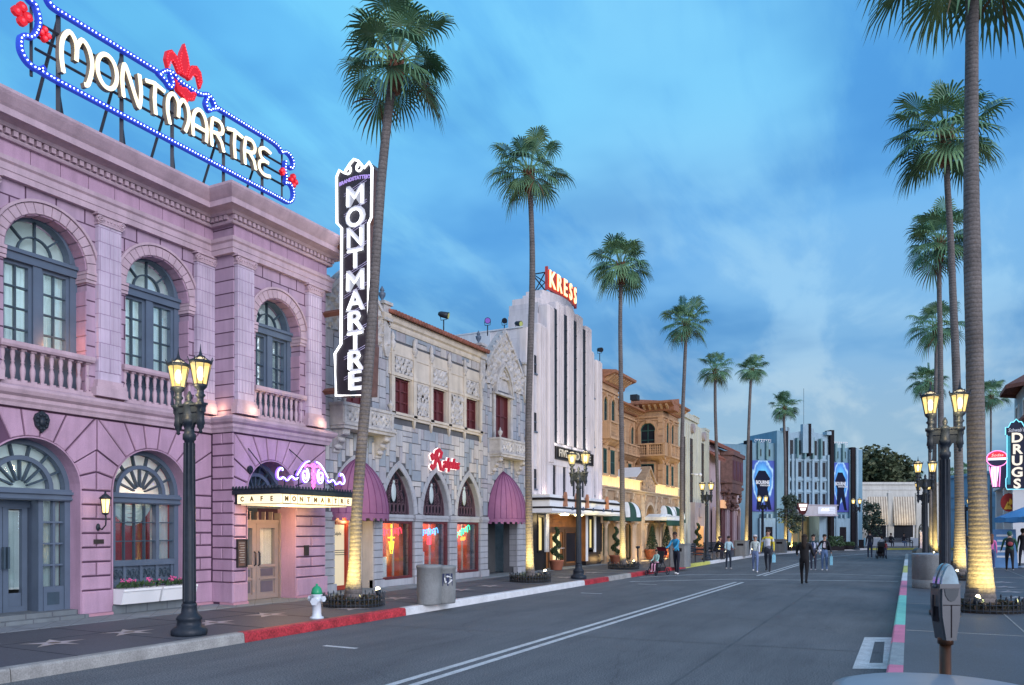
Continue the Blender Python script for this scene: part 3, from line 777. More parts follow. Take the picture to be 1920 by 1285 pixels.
# ground floor: doors bay, window bay
def fanlight(f, q, p, cu, c, z, r, n0, n1):
    f.ribbon(arc(c, z, r - .04, 0, math.pi, 24), .09, n0, n1 + .02); f.ribbon(arc(c, z, r * .62, 0, math.pi, 18), .075, n0, n1)
    q_n = (n0 + .02, n1 - .02)
    for i in range(1, 8):
        a = math.pi * i / 8; q.ribbon([(c + r * .16 * math.cos(a), z + r * .16 * math.sin(a)), (c + r * .6 * math.cos(a), z + r * .6 * math.sin(a))], .028, *q_n)
    for i in range(1, 7):
        a = math.pi * i / 7; q.ribbon([(c + r * .66 * math.cos(a), z + r * .66 * math.sin(a)), (c + (r - .07) * math.cos(a), z + (r - .07) * math.sin(a))], .028, *q_n)
    half_disc(p, c, z, r - .05, n0 + .03); half_disc(cu, c, z - .02, r - .04, n0 - .06)
MT['carve_iron'] = MT['bluedark']
def ground_window(c, door):
    n0, n1 = -.42, -.30; h = .835
    f, q, p, cu = MB(XF), MB(XF), MB(XF), MB(XF)
    fanlight(f, q, p, cu, c, 2.42, h, n0, n1)
    f.box(c - h, c + h, n0, n1 + .08, 2.22, 2.42); f.box(c - h, c + h, n0, n1 + .13, 2.33, 2.38); f.box(c - h, c + h, n0, n1 + .11, 2.24, 2.27)
    f.box(c - h, c - h + .10, n0, n1 + .03, .15, 2.22); f.box(c + h - .10, c + h, n0, n1 + .03, .15, 2.22)
    if not door:
        f.box(c - h + .1, c + h - .1, n0, n1 + .05, 1.02, 1.13); f.box(c - h + .1, c + h - .1, n0, n1 - .05, .62, 1.02)
        for x in (c - .62, c + .17, c + .40): pass
        for x in (c - .60, c + .36): f.box(x - .035, x + .035, n0, n1 + .01, 1.13, 2.22)
        for x in (c - .72, c - .36, 0 + c, c + .36, c + .71): f.box(x - .03, x + .03, n0, n1, .62, 1.02)
        f.box(c - h + .1, c + h - .1, n0, n1, .62, .69)
        grid_bars(q, c - .565, c + .325, 1.13, 2.22, 4, 3, .022, n0 + .02, n1 - .03); grid_bars(q, c + .395, c + h - .1, 1.13, 2.22, 1, 3, .022, n0 + .02, n1 - .03); grid_bars(q, c - h + .1, c - .635, 1.13, 2.22, 1, 3, .022, n0 + .02, n1 - .03)
        for k in range(4):      # scroll ironwork panels
            xa = c - .69 + k * .36
            for t0 in (0, 1, 2):
                cx_ = xa + .05 + t0 * .11; pts = [(cx_ + .05 * (1 - t * .7) * math.cos(t * 10 + t0), n1 - .02, .855 + (.10 * (1 - t * .7)) * math.sin(t * 10 + t0)) for t in [i / 14 for i in range(15)]]
                q.tube(pts, .012, 4)
        p.box(c - h + .1, c + h - .1, n0 + .03, n0 + .036, 1.13, 2.22)
        curtain(cu, c + .36, c + h - .08, 1.1, 2.25, n0 - .08); curtain(cu, c - h + .08, c - .6, 1.1, 2.25, n0 - .08)
        for k in range(5):      # swag: hanging folds
            pts = [(c - .56 + .88 * t, n0 - .07 + .01 * k, 2.23 - (.07 + .085 * k) * math.sin(math.pi * t) ** .8) for t in [i / 14 for i in range(15)]]
            cu.tube(pts, .05 - .004 * k, 6)
    else:
        # recessed double door between canted glazed sides
        f.box(c - .60, c - .54, n0 - .3, n1 - .3, .30, 2.22); f.box(c + .30, c + .38, n0 - .1, n1 - .02, .30, 2.22)
        for a, b in ((c - .54, c - .13), (c - .12, c + .29)):
            frame_rect(f, a, b, .30, 2.16, .09, n0 - .30, n1 - .32); f.box(a + .09, b - .09, n0 - .29, n1 - .36, .39, .62)
            p.box(a + .12, b - .12, n0 - .26, n0 - .25, .72, 2.02); curtain(cu, a + .1, b - .1, .68, 2.05, n0 - .30)
        for x in (c - .16, c - .09): q.box(x - .016, x + .016, n0 - .14, n0 - .08, 1.05, 1.42)
        f.box(c + .38, c + h - .1, n0, n1, .30, .72); q.box(c + .44, c + h - .18, n1 - .005, n1 + .006, .40, .62)
        grid_bars(f, c + .36, c + h - .08, .72, 2.22, 1, 4, .03, n0 + .01, n1 - .03); p.box(c + .38, c + h - .1, n0 + .03, n0 + .036, .72, 2.2)
        f.box(c + .56, c + .60, n0 + .01, n1 - .03, .72, 2.22)
        curtain(cu, c + .36, c + h - .08, .7, 2.25, n0 - .05)
        f.box(c - .62, c + .40, n0 - .31, n1 - .30, 2.10, 2.22); f.box(c + .32, c + .36, n0 - .35, n0, .3, 2.2)
    fo = f.build('window' if not door else 'entrance', MT['blueframe'], B1)
    q.build('muntin', MT['muntin'], fo); p.build('pane', MT['glass'], fo); cu.build('curtain', MT['curtain'], fo)
    stp = MB(XF)
    if door: stp.box(c - .86, c + .86, -1.0, -.05, .15, .30); stp.box(c - .95, c + .90, -.05, .16, .15, .22); stp.build('doorstep', MT['stepgrey'], B1)
    else: stp.box(c - .85, c + .85, -.3, .03, .15, .32); stp.build('sill_base', MT['stepgrey'], B1)
ground_window(10.15, False); ground_window(7.85, True); ground_window(5.60, False)
# rooms behind
rm = MB(XF); rm.box(9.0, 11.3, -1.6, -1.5, .3, 3.3); rm.box(9.0, 9.05, -1.5, -.55, .3, 3.3); rm.box(11.2, 11.28, -1.5, -.55, .3, 3.3)
rm.build('crimson_room', MT['redwall'], B1)
pc = MB(XF); frame_rect(pc, 9.80, 10.30, 1.32, 2.0, .03, -1.5, -1.46); pc.box(9.83, 10.27, -1.5, -1.48, 1.35, 1.97, 1); pc.prism([(9.9, 1.36), (10.2, 1.36), (10.15, 1.7), (10.05, 1.85), (9.95, 1.6)], -1.479, -1.47, 2)
thing_mesh(pc, 'framed_picture', [MT['iron'], mat('cream canvas', (.45, .35, .2)), MT['k_red']], 'framed picture on the crimson wall inside the window above the flower boxes', 'picture')
plight('room_light', (-13.9, 10.1, 2.3), 30, (1, .6, .4), parent=B1)
# cafe door in the pavilion
dr = MB(XF); n0 = PN - .56; n1 = PN - .46
MT['taupe'] = mat('taupe door paint', (.24, .20, .19), var=.1, rough=.5)
MT['taupedark'] = mat('dark taupe panel', (.10, .09, .12), rough=.5)
MT['glowcurtain'] = mat('lit cream curtain', (.72, .66, .50), var=.08, sc=6, rough=.9)
dr.box(11.955, 12.02, n0 - .02, n1 + .05, .15, 2.1); dr.box(13.36, 13.425, n0 - .02, n1 + .05, .15, 2.1); dr.box(12.02, 13.36, n0, n1 + .02, 1.86, 1.94)
for a, b in ((12.02, 12.685), (12.695, 13.36)):
    frame_rect(dr, a, b, .17, 1.86, .11, n0, n1)
    dr.box(a + .11, b - .11, n0 + .01, n1 - .03, .28, .92); dr.box(a + .08, b - .08, n0, n1 + .015, .88, .94); dr.box(a + .08, b - .08, n0, n1 + .015, .60, .64)
    dr.box(a + .15, b - .15, n0, n1 - .02, .68, .84, 1); dr.box(a + .15, b - .15, n0, n1 - .02, .32, .56, 1)
for x in range(6): dr.box(12.06 + x * .22, 12.10 + x * .22, n0, n1, 1.94, 2.12)
dro = dr.build('door', [MT['taupe'], MT['taupedark']], B1)
dh = MB(XF)
for x in (12.63, 12.75): dh.tube([(x, n1, .92), (x, n1 + .05, .95), (x, n1 + .05, 1.20), (x, n1, 1.23)], .017, 6)
dh.build('handle', MT['iron'], dro)
dg_ = MB(XF); dc_ = MB(XF)
for a, b in ((12.02, 12.685), (12.695, 13.36)): dg_.box(a + .11, b - .11, n0 + .04, n0 + .046, .94, 1.75); curtain(dc_, a + .1, b - .1, .93, 1.78, n0 - .03)
dg_.build('pane', MT['glass'], dro); dc_.build('curtain', MT['glowcurtain'], dro)
f, q, p, cu = MB(XF), MB(XF), MB(XF), MB(XF); fanlight(f, q, p, cu, 12.69, 2.50, .71, n0, n1); f.box(11.96, 13.42, n0, n1 + .04, 2.2, 2.5)
fo = f.build('fanlight', MT['blueframe'], B1); q.build('muntin', MT['muntin'], fo); p.build('pane', MT['glass'], fo); cu.build('curtain', MT['bluedark'], fo)
plight('doorway_lamp', (-12.05, 12.6, 2.02), 36, (1, .50, .20), parent=B1)
plight('room_light', (-13.6, 12.9, 1.6), 10, (1, .75, .45), parent=B1)
# marquee canopy
MX = [11.60, 13.86]; MN0, MN1 = PN + .02, 1.92
mq = MB(XF)
mq.box(MX[0] - .05, MX[1] + .05, MN0, MN1 + .05, 2.44, 2.52); mq.box(MX[0] - .02, MX[1] + .02, MN0, MN1 + .02, 2.52, 2.56); mq.box(MX[0] + .03, MX[1] - .03, MN0, MN1 - .03, 2.25, 2.44)
s = MX[0]
while s < MX[1]: mq.ball((s, MN1 + .01, 2.57), (.035, .02, .045), 6, 4); s += .09
n = MN0
while n < MN1: mq.ball((MX[0] - .02, n, 2.57), (.02, .035, .045), 6, 4); n += .09
for a, b in [((MX[0] + .2, MN1 - .15, 2.48), (12.0, PN, 3.45)), ((MX[1] - .2, MN1 - .15, 2.48), (13.2, PN, 3.55))]: mq.tube([a, b], .012, 5)
mqo = mq.build('marquee', MT['iron'], B1)
ms = MB(XF); MT['sign_glow'] = emis('lit cream sign', (1, .85, .55), 1.15)
ms.box(MX[0], MX[1], MN1 - .02, MN1, 2.25, 2.435); ms.box(MX[0] - .0, MX[0] + .02, MN0 + .1, MN1 - .02, 2.25, 2.435)
ms.box(MX[0] + .1, MX[1] - .1, MN0 + .1, MN1 - .1, 2.225, 2.24)
ms.build('lit_fascia', MT['sign_glow'], mqo)
ml = MB(XF); MT['gold'] = mat('dark gold letters', (.16, .10, .03), rough=.4)
for k, ch in enumerate('CAFE'): text(ml, ch, .135, lambda x, y, d, k=k: (MX[0] - .003 - d, PN + .26 + k * .27 + x, 2.34 + y), depth=.006, off=.005)
for k, ch in enumerate('MONTMARTRE'): text(ml, ch, .135, lambda x, y, d, k=k: (MX[0] + .17 + k * .213 + x, MN1 + .003 + d, 2.34 + y), depth=.006, off=.005)
for k in range(11): ml.box(MX[0] + .06 + k * .213, MX[0] + .067 + k * .213, MN1 + .001, MN1 + .004, 2.25, 2.435)
for z in (2.245, 2.44): ml.box(MX[0], MX[1], MN1 - .01, MN1 + .012, z - .008, z + .008)
ml.build('lettering', MT['gold'], mqo)
plight('marquee_lamp', (-13.07 + 1.5, 12.4, 2.1), 9, (1, .7, .35), parent=B1)
# purple neon crest standing on the marquee
NC = root('neon_crest', 'purple and pink neon scroll crest standing on the cafe marquee', 'neon sign', XF((12.72, MN1 - .15, 2.56)))
MT['neon_w'] = emis('white violet tube', (.62, .74, 1.0), 2.8); MT['neon_p'] = emis('pink tube', (1.0, .12, .55), 2.6); MT['neon_v'] = emis('violet glow tube', (.22, .10, 1.0), 2.2)
def crest(sg):
    c = 12.72; P0 = []
    for t in [i / 12 for i in range(13)]: P0.append((c + sg * (.12 + .42 * t), 2.66 + .28 * math.cos(t * 1.45) - .02))
    sp = [(c + sg * (.27 + .13 * (1 - t * .75) * math.cos(t * 11 + 2)), 2.68 + .13 * (1 - t * .75) * math.sin(t * 11 + 2)) for t in [i / 24 for i in range(25)]]
    tail = [(c + sg * (.52 + .55 * t), 2.64 - .03 * math.sin(t * 12.5) - .05 * t) for t in [i / 16 for i in range(17)]]
    hook = [(c + sg * (1.10 + .08 * math.sin(t * 5)), 2.62 + .06 - .09 * math.cos(t * 4.2)) for t in [i / 12 for i in range(13)]]
    return [[(c + (x - c) * .88, 2.62 + (z - 2.5) * 1.3) for x, z in pl] for pl in (P0, sp, tail, hook)]
a, b = MB(XF), MB(XF); v_ = MB(XF)
for sg in (-1, 1):
    for pl in crest(sg): a.tube([(x, MN1 - .15, z) for x, z in pl], .0135, 6); v_.tube([(x, MN1 - .19, z) for x, z in pl], .024, 6)
b.tube([(12.72 + .035 * math.sin(t * 18), MN1 - .15, 2.60 + t * .5) for t in [i / 30 for i in range(31)]], .022, 6)
b.tube([(12.72 - .035 * math.sin(t * 18), MN1 - .13, 2.60 + t * .5) for t in [i / 30 for i in range(31)]], .022, 6)
b.tube([(12.72 + .26 * t, MN1 - .15, 3.1 - .05 * abs(t) + .02 * math.cos(t * 9)) for t in [i / 10 - 1 for i in range(21)]], .018, 6)
WO[NC.name] = Vector(NC.location)
a.build('scroll_tube', MT['neon_w'], NC); b.build('centre_tube', MT['neon_p'], NC); v_.build('scroll_back', MT['neon_v'], NC)
sp_ = MB(XF)
for x in (11.9, 12.3, 12.72, 13.1, 13.4): sp_.box(x - .008, x + .008, MN1 - .18, MN1 - .16, 2.55, 2.80)
sp_.build('stand', MT['iron'], NC)
plight('neon_glow', (-13.07 + 1.5, 12.7, 2.95), 9, (.30, .12, 1), r=.25, parent=NC)
# small things on the facade
plight('balcony_lamp', XF((8.35, -.12, 4.95)), 7, (1, .42, .18), r=.05, parent=B1)
for s_, n_ in ((11.86, PN), (13.98, PN), (11.37, 0)): plight('pilaster_uplight', XF((s_ + .1, n_ + .30, 4.22)), 3.0, (1, .62, .30), r=.04, parent=B1)
def lantern():
    L = root('wall_lantern', 'black iron wall lantern with lit glass on a scroll bracket between two pink arches', 'lantern', XF((9.0, .05, 1.75)))
    b = MB(XF); b.tube([(9.0, .03, 1.75), (9.0, .16, 1.72), (9.0, .26, 1.80), (9.0, .27, 1.92), (9.0, .25, 1.99)], .014, 6); b.ball((9.0, .05, 1.76), (.04, .03, .07), 8, 6)
    b.lathe(9.0, .25, [(.03, 1.98), (.06, 2.0), (.055, 2.02)], 8); b.lathe(9.0, .25, [(.09, 2.26), (.11, 2.28), (.05, 2.34), (.02, 2.36), (.012, 2.41)], 8)
    for k in range(6):
        a_ = k * math.pi / 3; b.tube([(9.0 + .055 * math.cos(a_), .25 + .055 * math.sin(a_), 2.01), (9.0 + .085 * math.cos(a_), .25 + .085 * math.sin(a_), 2.27)], .007, 4)
    b.build('frame', MT['iron'], L)
    g_ = MB(XF); g_.lathe(9.0, .25, [(.05, 2.02), (.078, 2.26)], 6, smooth=False); g_.build('glass', MT['lampglass'], L)
    plight('bulb_light', XF((9.0, .40, 2.14)), 2.2, (1, .72, .38), parent=L)
MT['lampglass'] = emis('lamp glass', (1.0, .70, .28), 2.2)
MT['lampcore'] = emis('lamp core', (1.0, .90, .62), 7)
lantern()
pm = MB(XF); pm.box(8.93, 9.12, .02, .04, 1.46, 1.54); thing_mesh(pm, 'plaque', [MT['bronze']], 'small dark horizontal plaque on the pink pier below the wall lantern', 'plaque')
pm = MB(XF); pm.box(13.68, 13.83, PN + .02, PN + .045, 1.12, 1.36); thing_mesh(pm, 'plaque', [MT['bronze']], 'small dark square plaque on the pink pier right of the cafe door', 'plaque')
mb_ = root('menu_board', 'framed bronze menu board hung on the pink pier left of the cafe door', 'menu board', XF((11.78, PN + .03, .95)))
q = MB(XF); frame_rect(q, 11.66, 11.93, .93, 1.52, .025, PN + .02, PN + .07); q.build('frame', MT['bronze'], mb_)
q = MB(XF); q.box(11.685, 11.905, PN + .02, PN + .04, .955, 1.495); q.build('board', mat('brown board', (.10, .06, .05)), mb_)
q = MB(XF)
for k in range(9): q.box(11.72 + .02 * (k % 3), 11.88 - .015 * (k % 2), PN + .04, PN + .043, 1.43 - k * .05, 1.445 - k * .05)
q.build('lettering', MT['concrete'], mb_)
def crestplate(s, n, z, lab, sc=1.0):
    q = MB(XF); q.prism([(s - .10 * sc, z + .13 * sc), (s - .13 * sc, z + .05 * sc), (s - .10 * sc, z - .08 * sc), (s, z - .18 * sc), (s + .10 * sc, z - .08 * sc), (s + .13 * sc, z + .05 * sc), (s + .10 * sc, z + .13 * sc), (s, z + .19 * sc)], n, n + .05)
    for k in range(10): a_ = k * .63; q.ball((s + .09 * sc * math.cos(a_), n + .05, z + .12 * sc * math.sin(a_)), .03 * sc, 6, 4)
    q.ball((s, n + .05, z), (.06 * sc, .04, .08 * sc), 8, 6); thing_mesh(q, 'crest', [MT['iron']], lab, 'crest')
crestplate(7.98, .02, 3.53, 'large black iron crest above the leftmost blue arched doorway'); crestplate(12.02, PN + .02, 2.98, 'small blue-grey crest on the pink wall above and left of the cafe doorway', .5); crestplate(13.42, PN + .02, 2.98, 'small blue-grey crest on the pink wall above and right of the cafe doorway', .5)
fl_protos = []
for k, (a, lab) in enumerate([(9.32, 'white planter box of pink flowers under the arched window, left one of the pair'), (10.17, 'white planter box of pink flowers under the arched window, right one of the pair')]):
    rt = root('planter_box', lab, 'planter', XF((a + .4, .05, .32)), 'planter boxes under the cafe window')
    q = MB(XF); q.prism([(.02, .34), (.24, .34), (.30, .56), (.32, .58), (.32, .62), (-.02, .62)], a, a + .80, 0, axis='x'); q.build('box', MT['white'], rt)
    q = MB(XF); fw = MB(XF)
    for i in range(170):
        x = a + .04 + random.random() * .72; y = .02 + random.random() * .26; z = .62 + random.random() * .09
        d = .03; an = random.random() * 3.1; q.add([(x - d * math.cos(an), y - d * math.sin(an), z), (x + d * math.cos(an), y + d * math.sin(an), z + .02), (x, y + .01, z + .06)], [(0, 1, 2)])
    for i in range(9):
        x = a + .06 + random.random() * .68; y = .05 + random.random() * .2; z = .70 + random.random() * .08
        for j in range(7): fw.ball((x + random.uniform(-.03, .03), y + random.uniform(-.03, .03), z + random.uniform(-.02, .025)), .014, 5, 3)
    q.build('foliage', MT['leafdark'], rt, recalc=False); fw.build('blossom', MT['flower'], rt)

# ---- rooftop sign ----
RSX = -14.0
XS = XL(RSX)
MT['signsteel'] = mat('sign steel', (.03, .035, .05), rough=.5)
MT['bulb_cream'] = emis('cream bulb face', (1.0, .86, .58), 1.25); MT['bulb_hot'] = emis('cream bulbs', (1, .93, .75), 5)
MT['bulb_blue'] = emis('blue border', (.03, .07, .70), .45); MT['bulb_bluehot'] = emis('white blue bulbs', (.62, .78, 1), 6)
MT['bulb_red'] = emis('red face', (.8, .008, .02), .42); MT['bulb_redhot'] = emis('red bulbs', (1, .05, .07), 1.8)
MT['letterside'] = mat('letter return', (.30, .24, .18))
RS = root('rooftop_sign', 'rooftop bulb sign in cream letters with a blue bulb border and red fleur-de-lis', 'rooftop sign', (RSX, 11.6, 8.7))
fr = MB(XS)
for s_ in (8.95, 10.25, 11.45, 12.85, 14.05):
    fr.bar((s_, -.10, 8.3), (s_, -.10, 11.28), .07); fr.bar((s_ + .0, -1.5, 8.3), (s_, -.12, 11.2), .05); fr.bar((s_, -1.05, 9.3), (s_, -.1, 9.25), .045)
    fr.bar((s_, -.1, 9.9), (s_ + .75, -.75, 8.4), .04)
for z in (10.42, 10.66, 10.92): fr.bar((8.5, -.07, z), (14.75, -.07, z), .045)
fr.bar((8.45, -.1, 9.9), (8.45, -.1, 11.2), .045); fr.bar((14.72, -.1, 10.0), (14.72, -.1, 11.2), .045)
fr.build('framework', MT['signsteel'], RS)
def spiral(cx, cz, r, a0, turns, n=18, sh=.45): return [(cx + r * (1 - sh * t) * math.cos(a0 + turns * 6.283 * t), cz + r * (1 - sh * t) * math.sin(a0 + turns * 6.283 * t)) for t in [i / n for i in range(n + 1)]]
bd = [[(8.78, 10.00)] + [(8.78 + 5.6 * t, 10.0) for t in (.25, .5, .75, 1)] + [(14.6, 10.0)],
      [(8.85, 11.30), (10.0, 11.30), (11.0, 11.30)], [(12.5, 11.30), (13.5, 11.30), (14.35, 11.29), (14.6, 11.17)],
      [(11.05, 11.27), (11.2, 11.42), (11.38, 11.46), (11.52, 11.38), (11.8, 11.36), (12.1, 11.38), (12.28, 11.46), (12.42, 11.42), (12.5, 11.30)],
      [(11.30, 11.40), (11.37, 11.24), (11.3, 11.12), (11.2, 11.20), (11.0, 11.28)], [(12.3, 11.4), (12.24, 11.24), (12.32, 11.12), (12.42, 11.20), (12.6, 11.3)],
      # left end curls
      [(8.85, 11.30), (8.72, 11.33), (8.60, 11.5), (8.45, 11.62), (8.26, 11.55), (8.22, 11.35), (8.32, 11.2), (8.45, 11.15)],
      [(8.45, 11.15), (8.52, 10.95), (8.50, 10.75), (8.40, 10.55), (8.28, 10.50), (8.2, 10.42), (8.2, 10.2), (8.32, 10.05), (8.5, 10.02), (8.62, 10.12)],
      [(8.5, 10.02), (8.78, 10.0)],
      # right end curls
      [(14.6, 11.17), (14.75, 11.25), (14.92, 11.2), (15.0, 11.05), (14.95, 10.92), (14.84, 10.92)], [(14.72, 11.0), (14.70, 10.8), (14.74, 10.6), (14.72, 10.45)],
      [(14.72, 10.45), (14.86, 10.5), (14.98, 10.4), (15.0, 10.2), (14.9, 10.05), (14.78, 10.0), (14.6, 10.0)]]
def resample(pl, d):
    o = [pl[0]]; acc = 0
    for i in range(len(pl) - 1):
        a, b = Vector(pl[i]), Vector(pl[i + 1]); l = (b - a).length; t = d - acc
        while t <= l: o.append(tuple(a + (b - a) * t / l)); t += d
        acc = l - (t - d)
    return o
bb, bh = MB(XS), MB(XS)
for pl in bd:
    if len(pl) > 3 and pl[0][1] != 10.00:      # smooth
        q = []
        for i in range(len(pl) - 1):
            p0 = pl[max(i - 1, 0)]; p1 = pl[i]; p2 = pl[i + 1]; p3 = pl[min(i + 2, len(pl) - 1)]
            for t in (0, .25, .5, .75):
                q.append(tuple(.5 * ((2 * p1[k]) + (-p0[k] + p2[k]) * t + (2 * p0[k] - 5 * p1[k] + 4 * p2[k] - p3[k]) * t * t + (-p0[k] + 3 * p1[k] - 3 * p2[k] + p3[k]) * t ** 3) for k in (0, 1)))
        pl = q + [pl[-1]]
    bb.ribbon(pl, .085, -.05, .05)
    for x, z in resample(pl, .075): bh.ball((x, .055, z), .015, 5, 3)
bbo = bb.build('blue_border', MT['bulb_blue'], RS); bh.build('border_bulbs', MT['bulb_bluehot'], bbo)['kind'] = 'stuff'
LET = {'M': [[(.05, 0), (.0, .35), (.03, .75), (.2, 1), (.36, .8), (.36, .42)], [(.36, .7), (.5, .98), (.68, .85), (.76, .5), (.66, .05), (.56, -.02)]],
       'm': [[(.10, 0), (.02, .4), (.05, .8), (.2, 1), (.36, .8), (.36, .35)], [(.36, .7), (.5, .98), (.66, .85), (.70, .45), (.58, .02)]],
       'O': [[(.28 + .26 * math.cos(a), .5 + .5 * math.sin(a)) for a in [i * 6.283 / 14 for i in range(15)]]],
       'N': [[(.04, 0), (.0, .5), (.04, .95), (.12, .95), (.44, .02), (.5, .05), (.53, .5), (.48, 1)]],
       'T': [[(-.02, .92), (.25, 1), (.56, .92)], [(.27, .97), (.24, .5), (.28, 0)]],
       'A': [[(.02, 0), (.0, .5), (.08, .85), (.24, 1), (.4, .85), (.48, .5), (.46, 0)], [(.02, .38), (.46, .38)]],
       'R': [[(.04, 0), (.0, .5), (.05, .98)], [(.05, .98), (.3, 1), (.42, .82), (.36, .6), (.08, .5)], [(.2, .52), (.38, .3), (.46, 0)]],
       'E': [[(.46, .95), (.2, 1), (.02, .85), (.06, .62), (.22, .53), (.38, .53)], [(.22, .53), (.02, .4), (.0, .15), (.18, .0), (.46, .05)]]}
def smooth(pl, ts=(0, .2, .4, .6, .8)):
    q = []
    for i in range(len(pl) - 1):
        p0 = pl[max(i - 1, 0)]; p1 = pl[i]; p2 = pl[i + 1]; p3 = pl[min(i + 2, len(pl) - 1)]
        for t in ts: q.append(tuple(.5 * ((2 * p1[k]) + (-p0[k] + p2[k]) * t + (2 * p0[k] - 5 * p1[k] + 4 * p2[k] - p3[k]) * t * t + (-p0[k] + 3 * p1[k] - 3 * p2[k] + p3[k]) * t ** 3) for k in (0, 1)))
    return q + [pl[-1]]
xs = 8.92
for k, ch in enumerate('MONTmARTRE'):
    w = {'M': .84, 'm': .80, 'O': .66, 'N': .66, 'T': .60, 'A': .60, 'R': .58, 'E': .5}[ch] * .82
    z0, hgt = (10.20, .82) if k == 0 else ((10.36, .64) if ch != 'm' else (10.33, .68))
    l = MB(XS); lb = MB(XS); fc = MB(XS)
    for pl in LET[ch]:
        pl = smooth(pl) if len(pl) > 3 else pl
        P_ = [(xs + x * .80, z0 + y * hgt) for x, y in pl]
        l.ribbon(P_, .090, -.07, .04); fc.ribbon(P_, .082, .04, .05)
        for x, z in resample(P_, .066): lb.ball((x, .055, z), .016, 5, 3)
    lo = l.build('letter', MT['letterside'], RS); fc.build('letter_face', MT['bulb_cream'], lo); lb.build('bulbs', MT['bulb_hot'], lo)
    xs += w * 1.01
fl = MB(XS); fb = MB(XS)
SP_ = [(.05, .06), (.09, .2), (.18, .36), (.31, .42), (.42, .34), (.46, .16), (.40, -.02), (.36, .10), (.33, .2), (.27, .23), (.2, .15), (.13, .02)]
def petal(c, z, sc, p):
    fl.prism([(c + x * sc, z + y * sc) for x, y in p], -.05, .04); m_ = (sum(x for x, y in p) / len(p), sum(y for x, y in p) / len(p))
    for x, y in resample([(c + (m_[0] + (x - m_[0]) * .8) * sc, z + (m_[1] + (y - m_[1]) * .84) * sc) for x, y in p], .06): fb.ball((x, .045, y), .014, 5, 3)
for p in ([(0, .72), (.09, .5), (.135, .3), (.06, .04), (-.06, .04), (-.135, .3), (-.09, .5)], SP_, [(-x, y) for x, y in SP_][::-1]): petal(11.66, 11.50, 1.05, p)
petal(11.70, 11.20, 1.0, [(-.30, .17), (-.14, .06), (0, .12), (.14, .06), (.30, .17), (.22, -.06), (.07, -.12), (0, -.28), (-.07, -.12), (-.22, -.06)])
for c, z, sc in [(8.22, 10.85, .30), (8.62, 10.72, .2), (15.0, 10.62, .26), (14.62, 10.7, .14)]:
    for a_ in (0, 1.57, 3.14, 4.71): fl.prism(arc(c + .32 * sc * math.cos(a_), z + .42 * sc * math.sin(a_), .28 * sc, 0, 6, 8), -.03, .05); fb.ball((c + .3 * sc * math.cos(a_), .06, z + .4 * sc * math.sin(a_)), .03, 6, 4)
flo = fl.build('fleur_de_lis', MT['bulb_red'], RS); fb.build('red_bulbs', MT['bulb_redhot'], flo)['kind'] = 'stuff'

# ---- vertical blade sign ----
BY = 14.25
XB = lambda p: (p[0], BY + .34 - p[1], p[2])       # (x across, towards camera, z)
BS = root('blade_sign', 'tall vertical blade sign with white neon letters on a dark panel', 'blade sign', (-11.4, BY + .17, 4.8))
L0, L1 = -11.76, -11.0
out_ = [(-11.95, 4.86), (-11.02, 4.80), (-10.97, 5.95), (L1, 6.03), (L1, 8.72), (-10.92, 8.85), (-10.9, 9.98), (-10.98, 10.12), (-11.12, 10.02), (-11.3, 10.22), (-11.42, 10.28), (-11.54, 10.2), (-11.7, 10.02), (-11.85, 10.12), (-11.93, 9.98), (-11.92, 8.9), (L0 - .02, 8.76), (L0 - .04, 6.05), (-11.98, 5.85)]
q = MB(XB); q.prism(out_, 0, .33, 0); q.build('box', mat('sign side brown', (.14, .075, .065), rough=.45, var=.3, sc=6, metal=.2), BS)
q = MB(XB); q.prism([(x * .985 - 11.43 * .015, 7.5 + (z - 7.5) * .99) for x, z in out_], .33, .336); q.build('face', mat('sign face dark', (.028, .024, .035), rough=.35, var=.4), BS)
MT['blade_w'] = emis('blade white neon', (.95, .97, 1.0), 2.6); MT['blade_f'] = emis('blade letter face', (.70, .72, .80), .42)
q = MB(XB); q.tube([(x, .36, z) for x, z in out_], .030, 6, closed=True)
for sg in (-1, 1): q.tube([(x, .36, z) for x, z in spiral(-11.43 + sg * .17, 10.06, .10, 1.6, sg * 1.2)], .022, 6)
q.prism(arc(-11.45, 4.86, .09, 0, 6.283, 12)[:-1], .33, .345, 1); q.build('border_tube', [MT['blade_w'], MT['iron']], BS)
zc = [9.43, 8.58, 8.10, 7.58, 7.05, 6.55, 6.05, 5.55]
for k, ch in enumerate('MONTMARTRE'):
    z = 9.44 - k * .475 if k else 9.44
    z = [9.42, 8.93, 8.46, 7.97, 7.46, 7.00, 6.53, 6.06, 5.62, 5.16][k]
    q = MB(XB); text(q, ch, .66, lambda x, y, d, z=z: (-11.39 + x, .337 + d, z + y), depth=.015, off=.02, sx=1.12)
    lo = q.build('letter', MT['blade_f'], BS)
    q = MB(XB); G2 = {'M': [[(-.17, -.17), (-.17, .17), (0, -.05), (.17, .17), (.17, -.17)]], 'O': [[(.16 * math.cos(a), .165 * math.sin(a)) for a in [i * 6.283 / 16 for i in range(17)]]],
      'N': [[(-.14, -.17), (-.14, .17), (.14, -.17), (.14, .17)]], 'T': [[(-.16, .16), (.16, .16)], [(0, .16), (0, -.17)]], 'A': [[(-.16, -.17), (0, .17), (.16, -.17)], [(-.1, -.06), (.1, -.06)]],
      'R': [[(-.13, -.17), (-.13, .17), (.05, .17), (.13, .09), (.05, .0), (-.13, 0)], [(0, 0), (.14, -.17)]], 'E': [[(.13, .165), (-.12, .165), (-.12, -.165), (.13, -.165)], [(-.12, 0), (.10, 0)]]}
    for pl in G2[ch]:
        q.tube([(-11.39 + x * 1.24, .385, z + y * 1.13) for x, y in pl], .023, 6)
    q.build('neon_tube', MT['blade_w'], lo)
q = MB(XB)
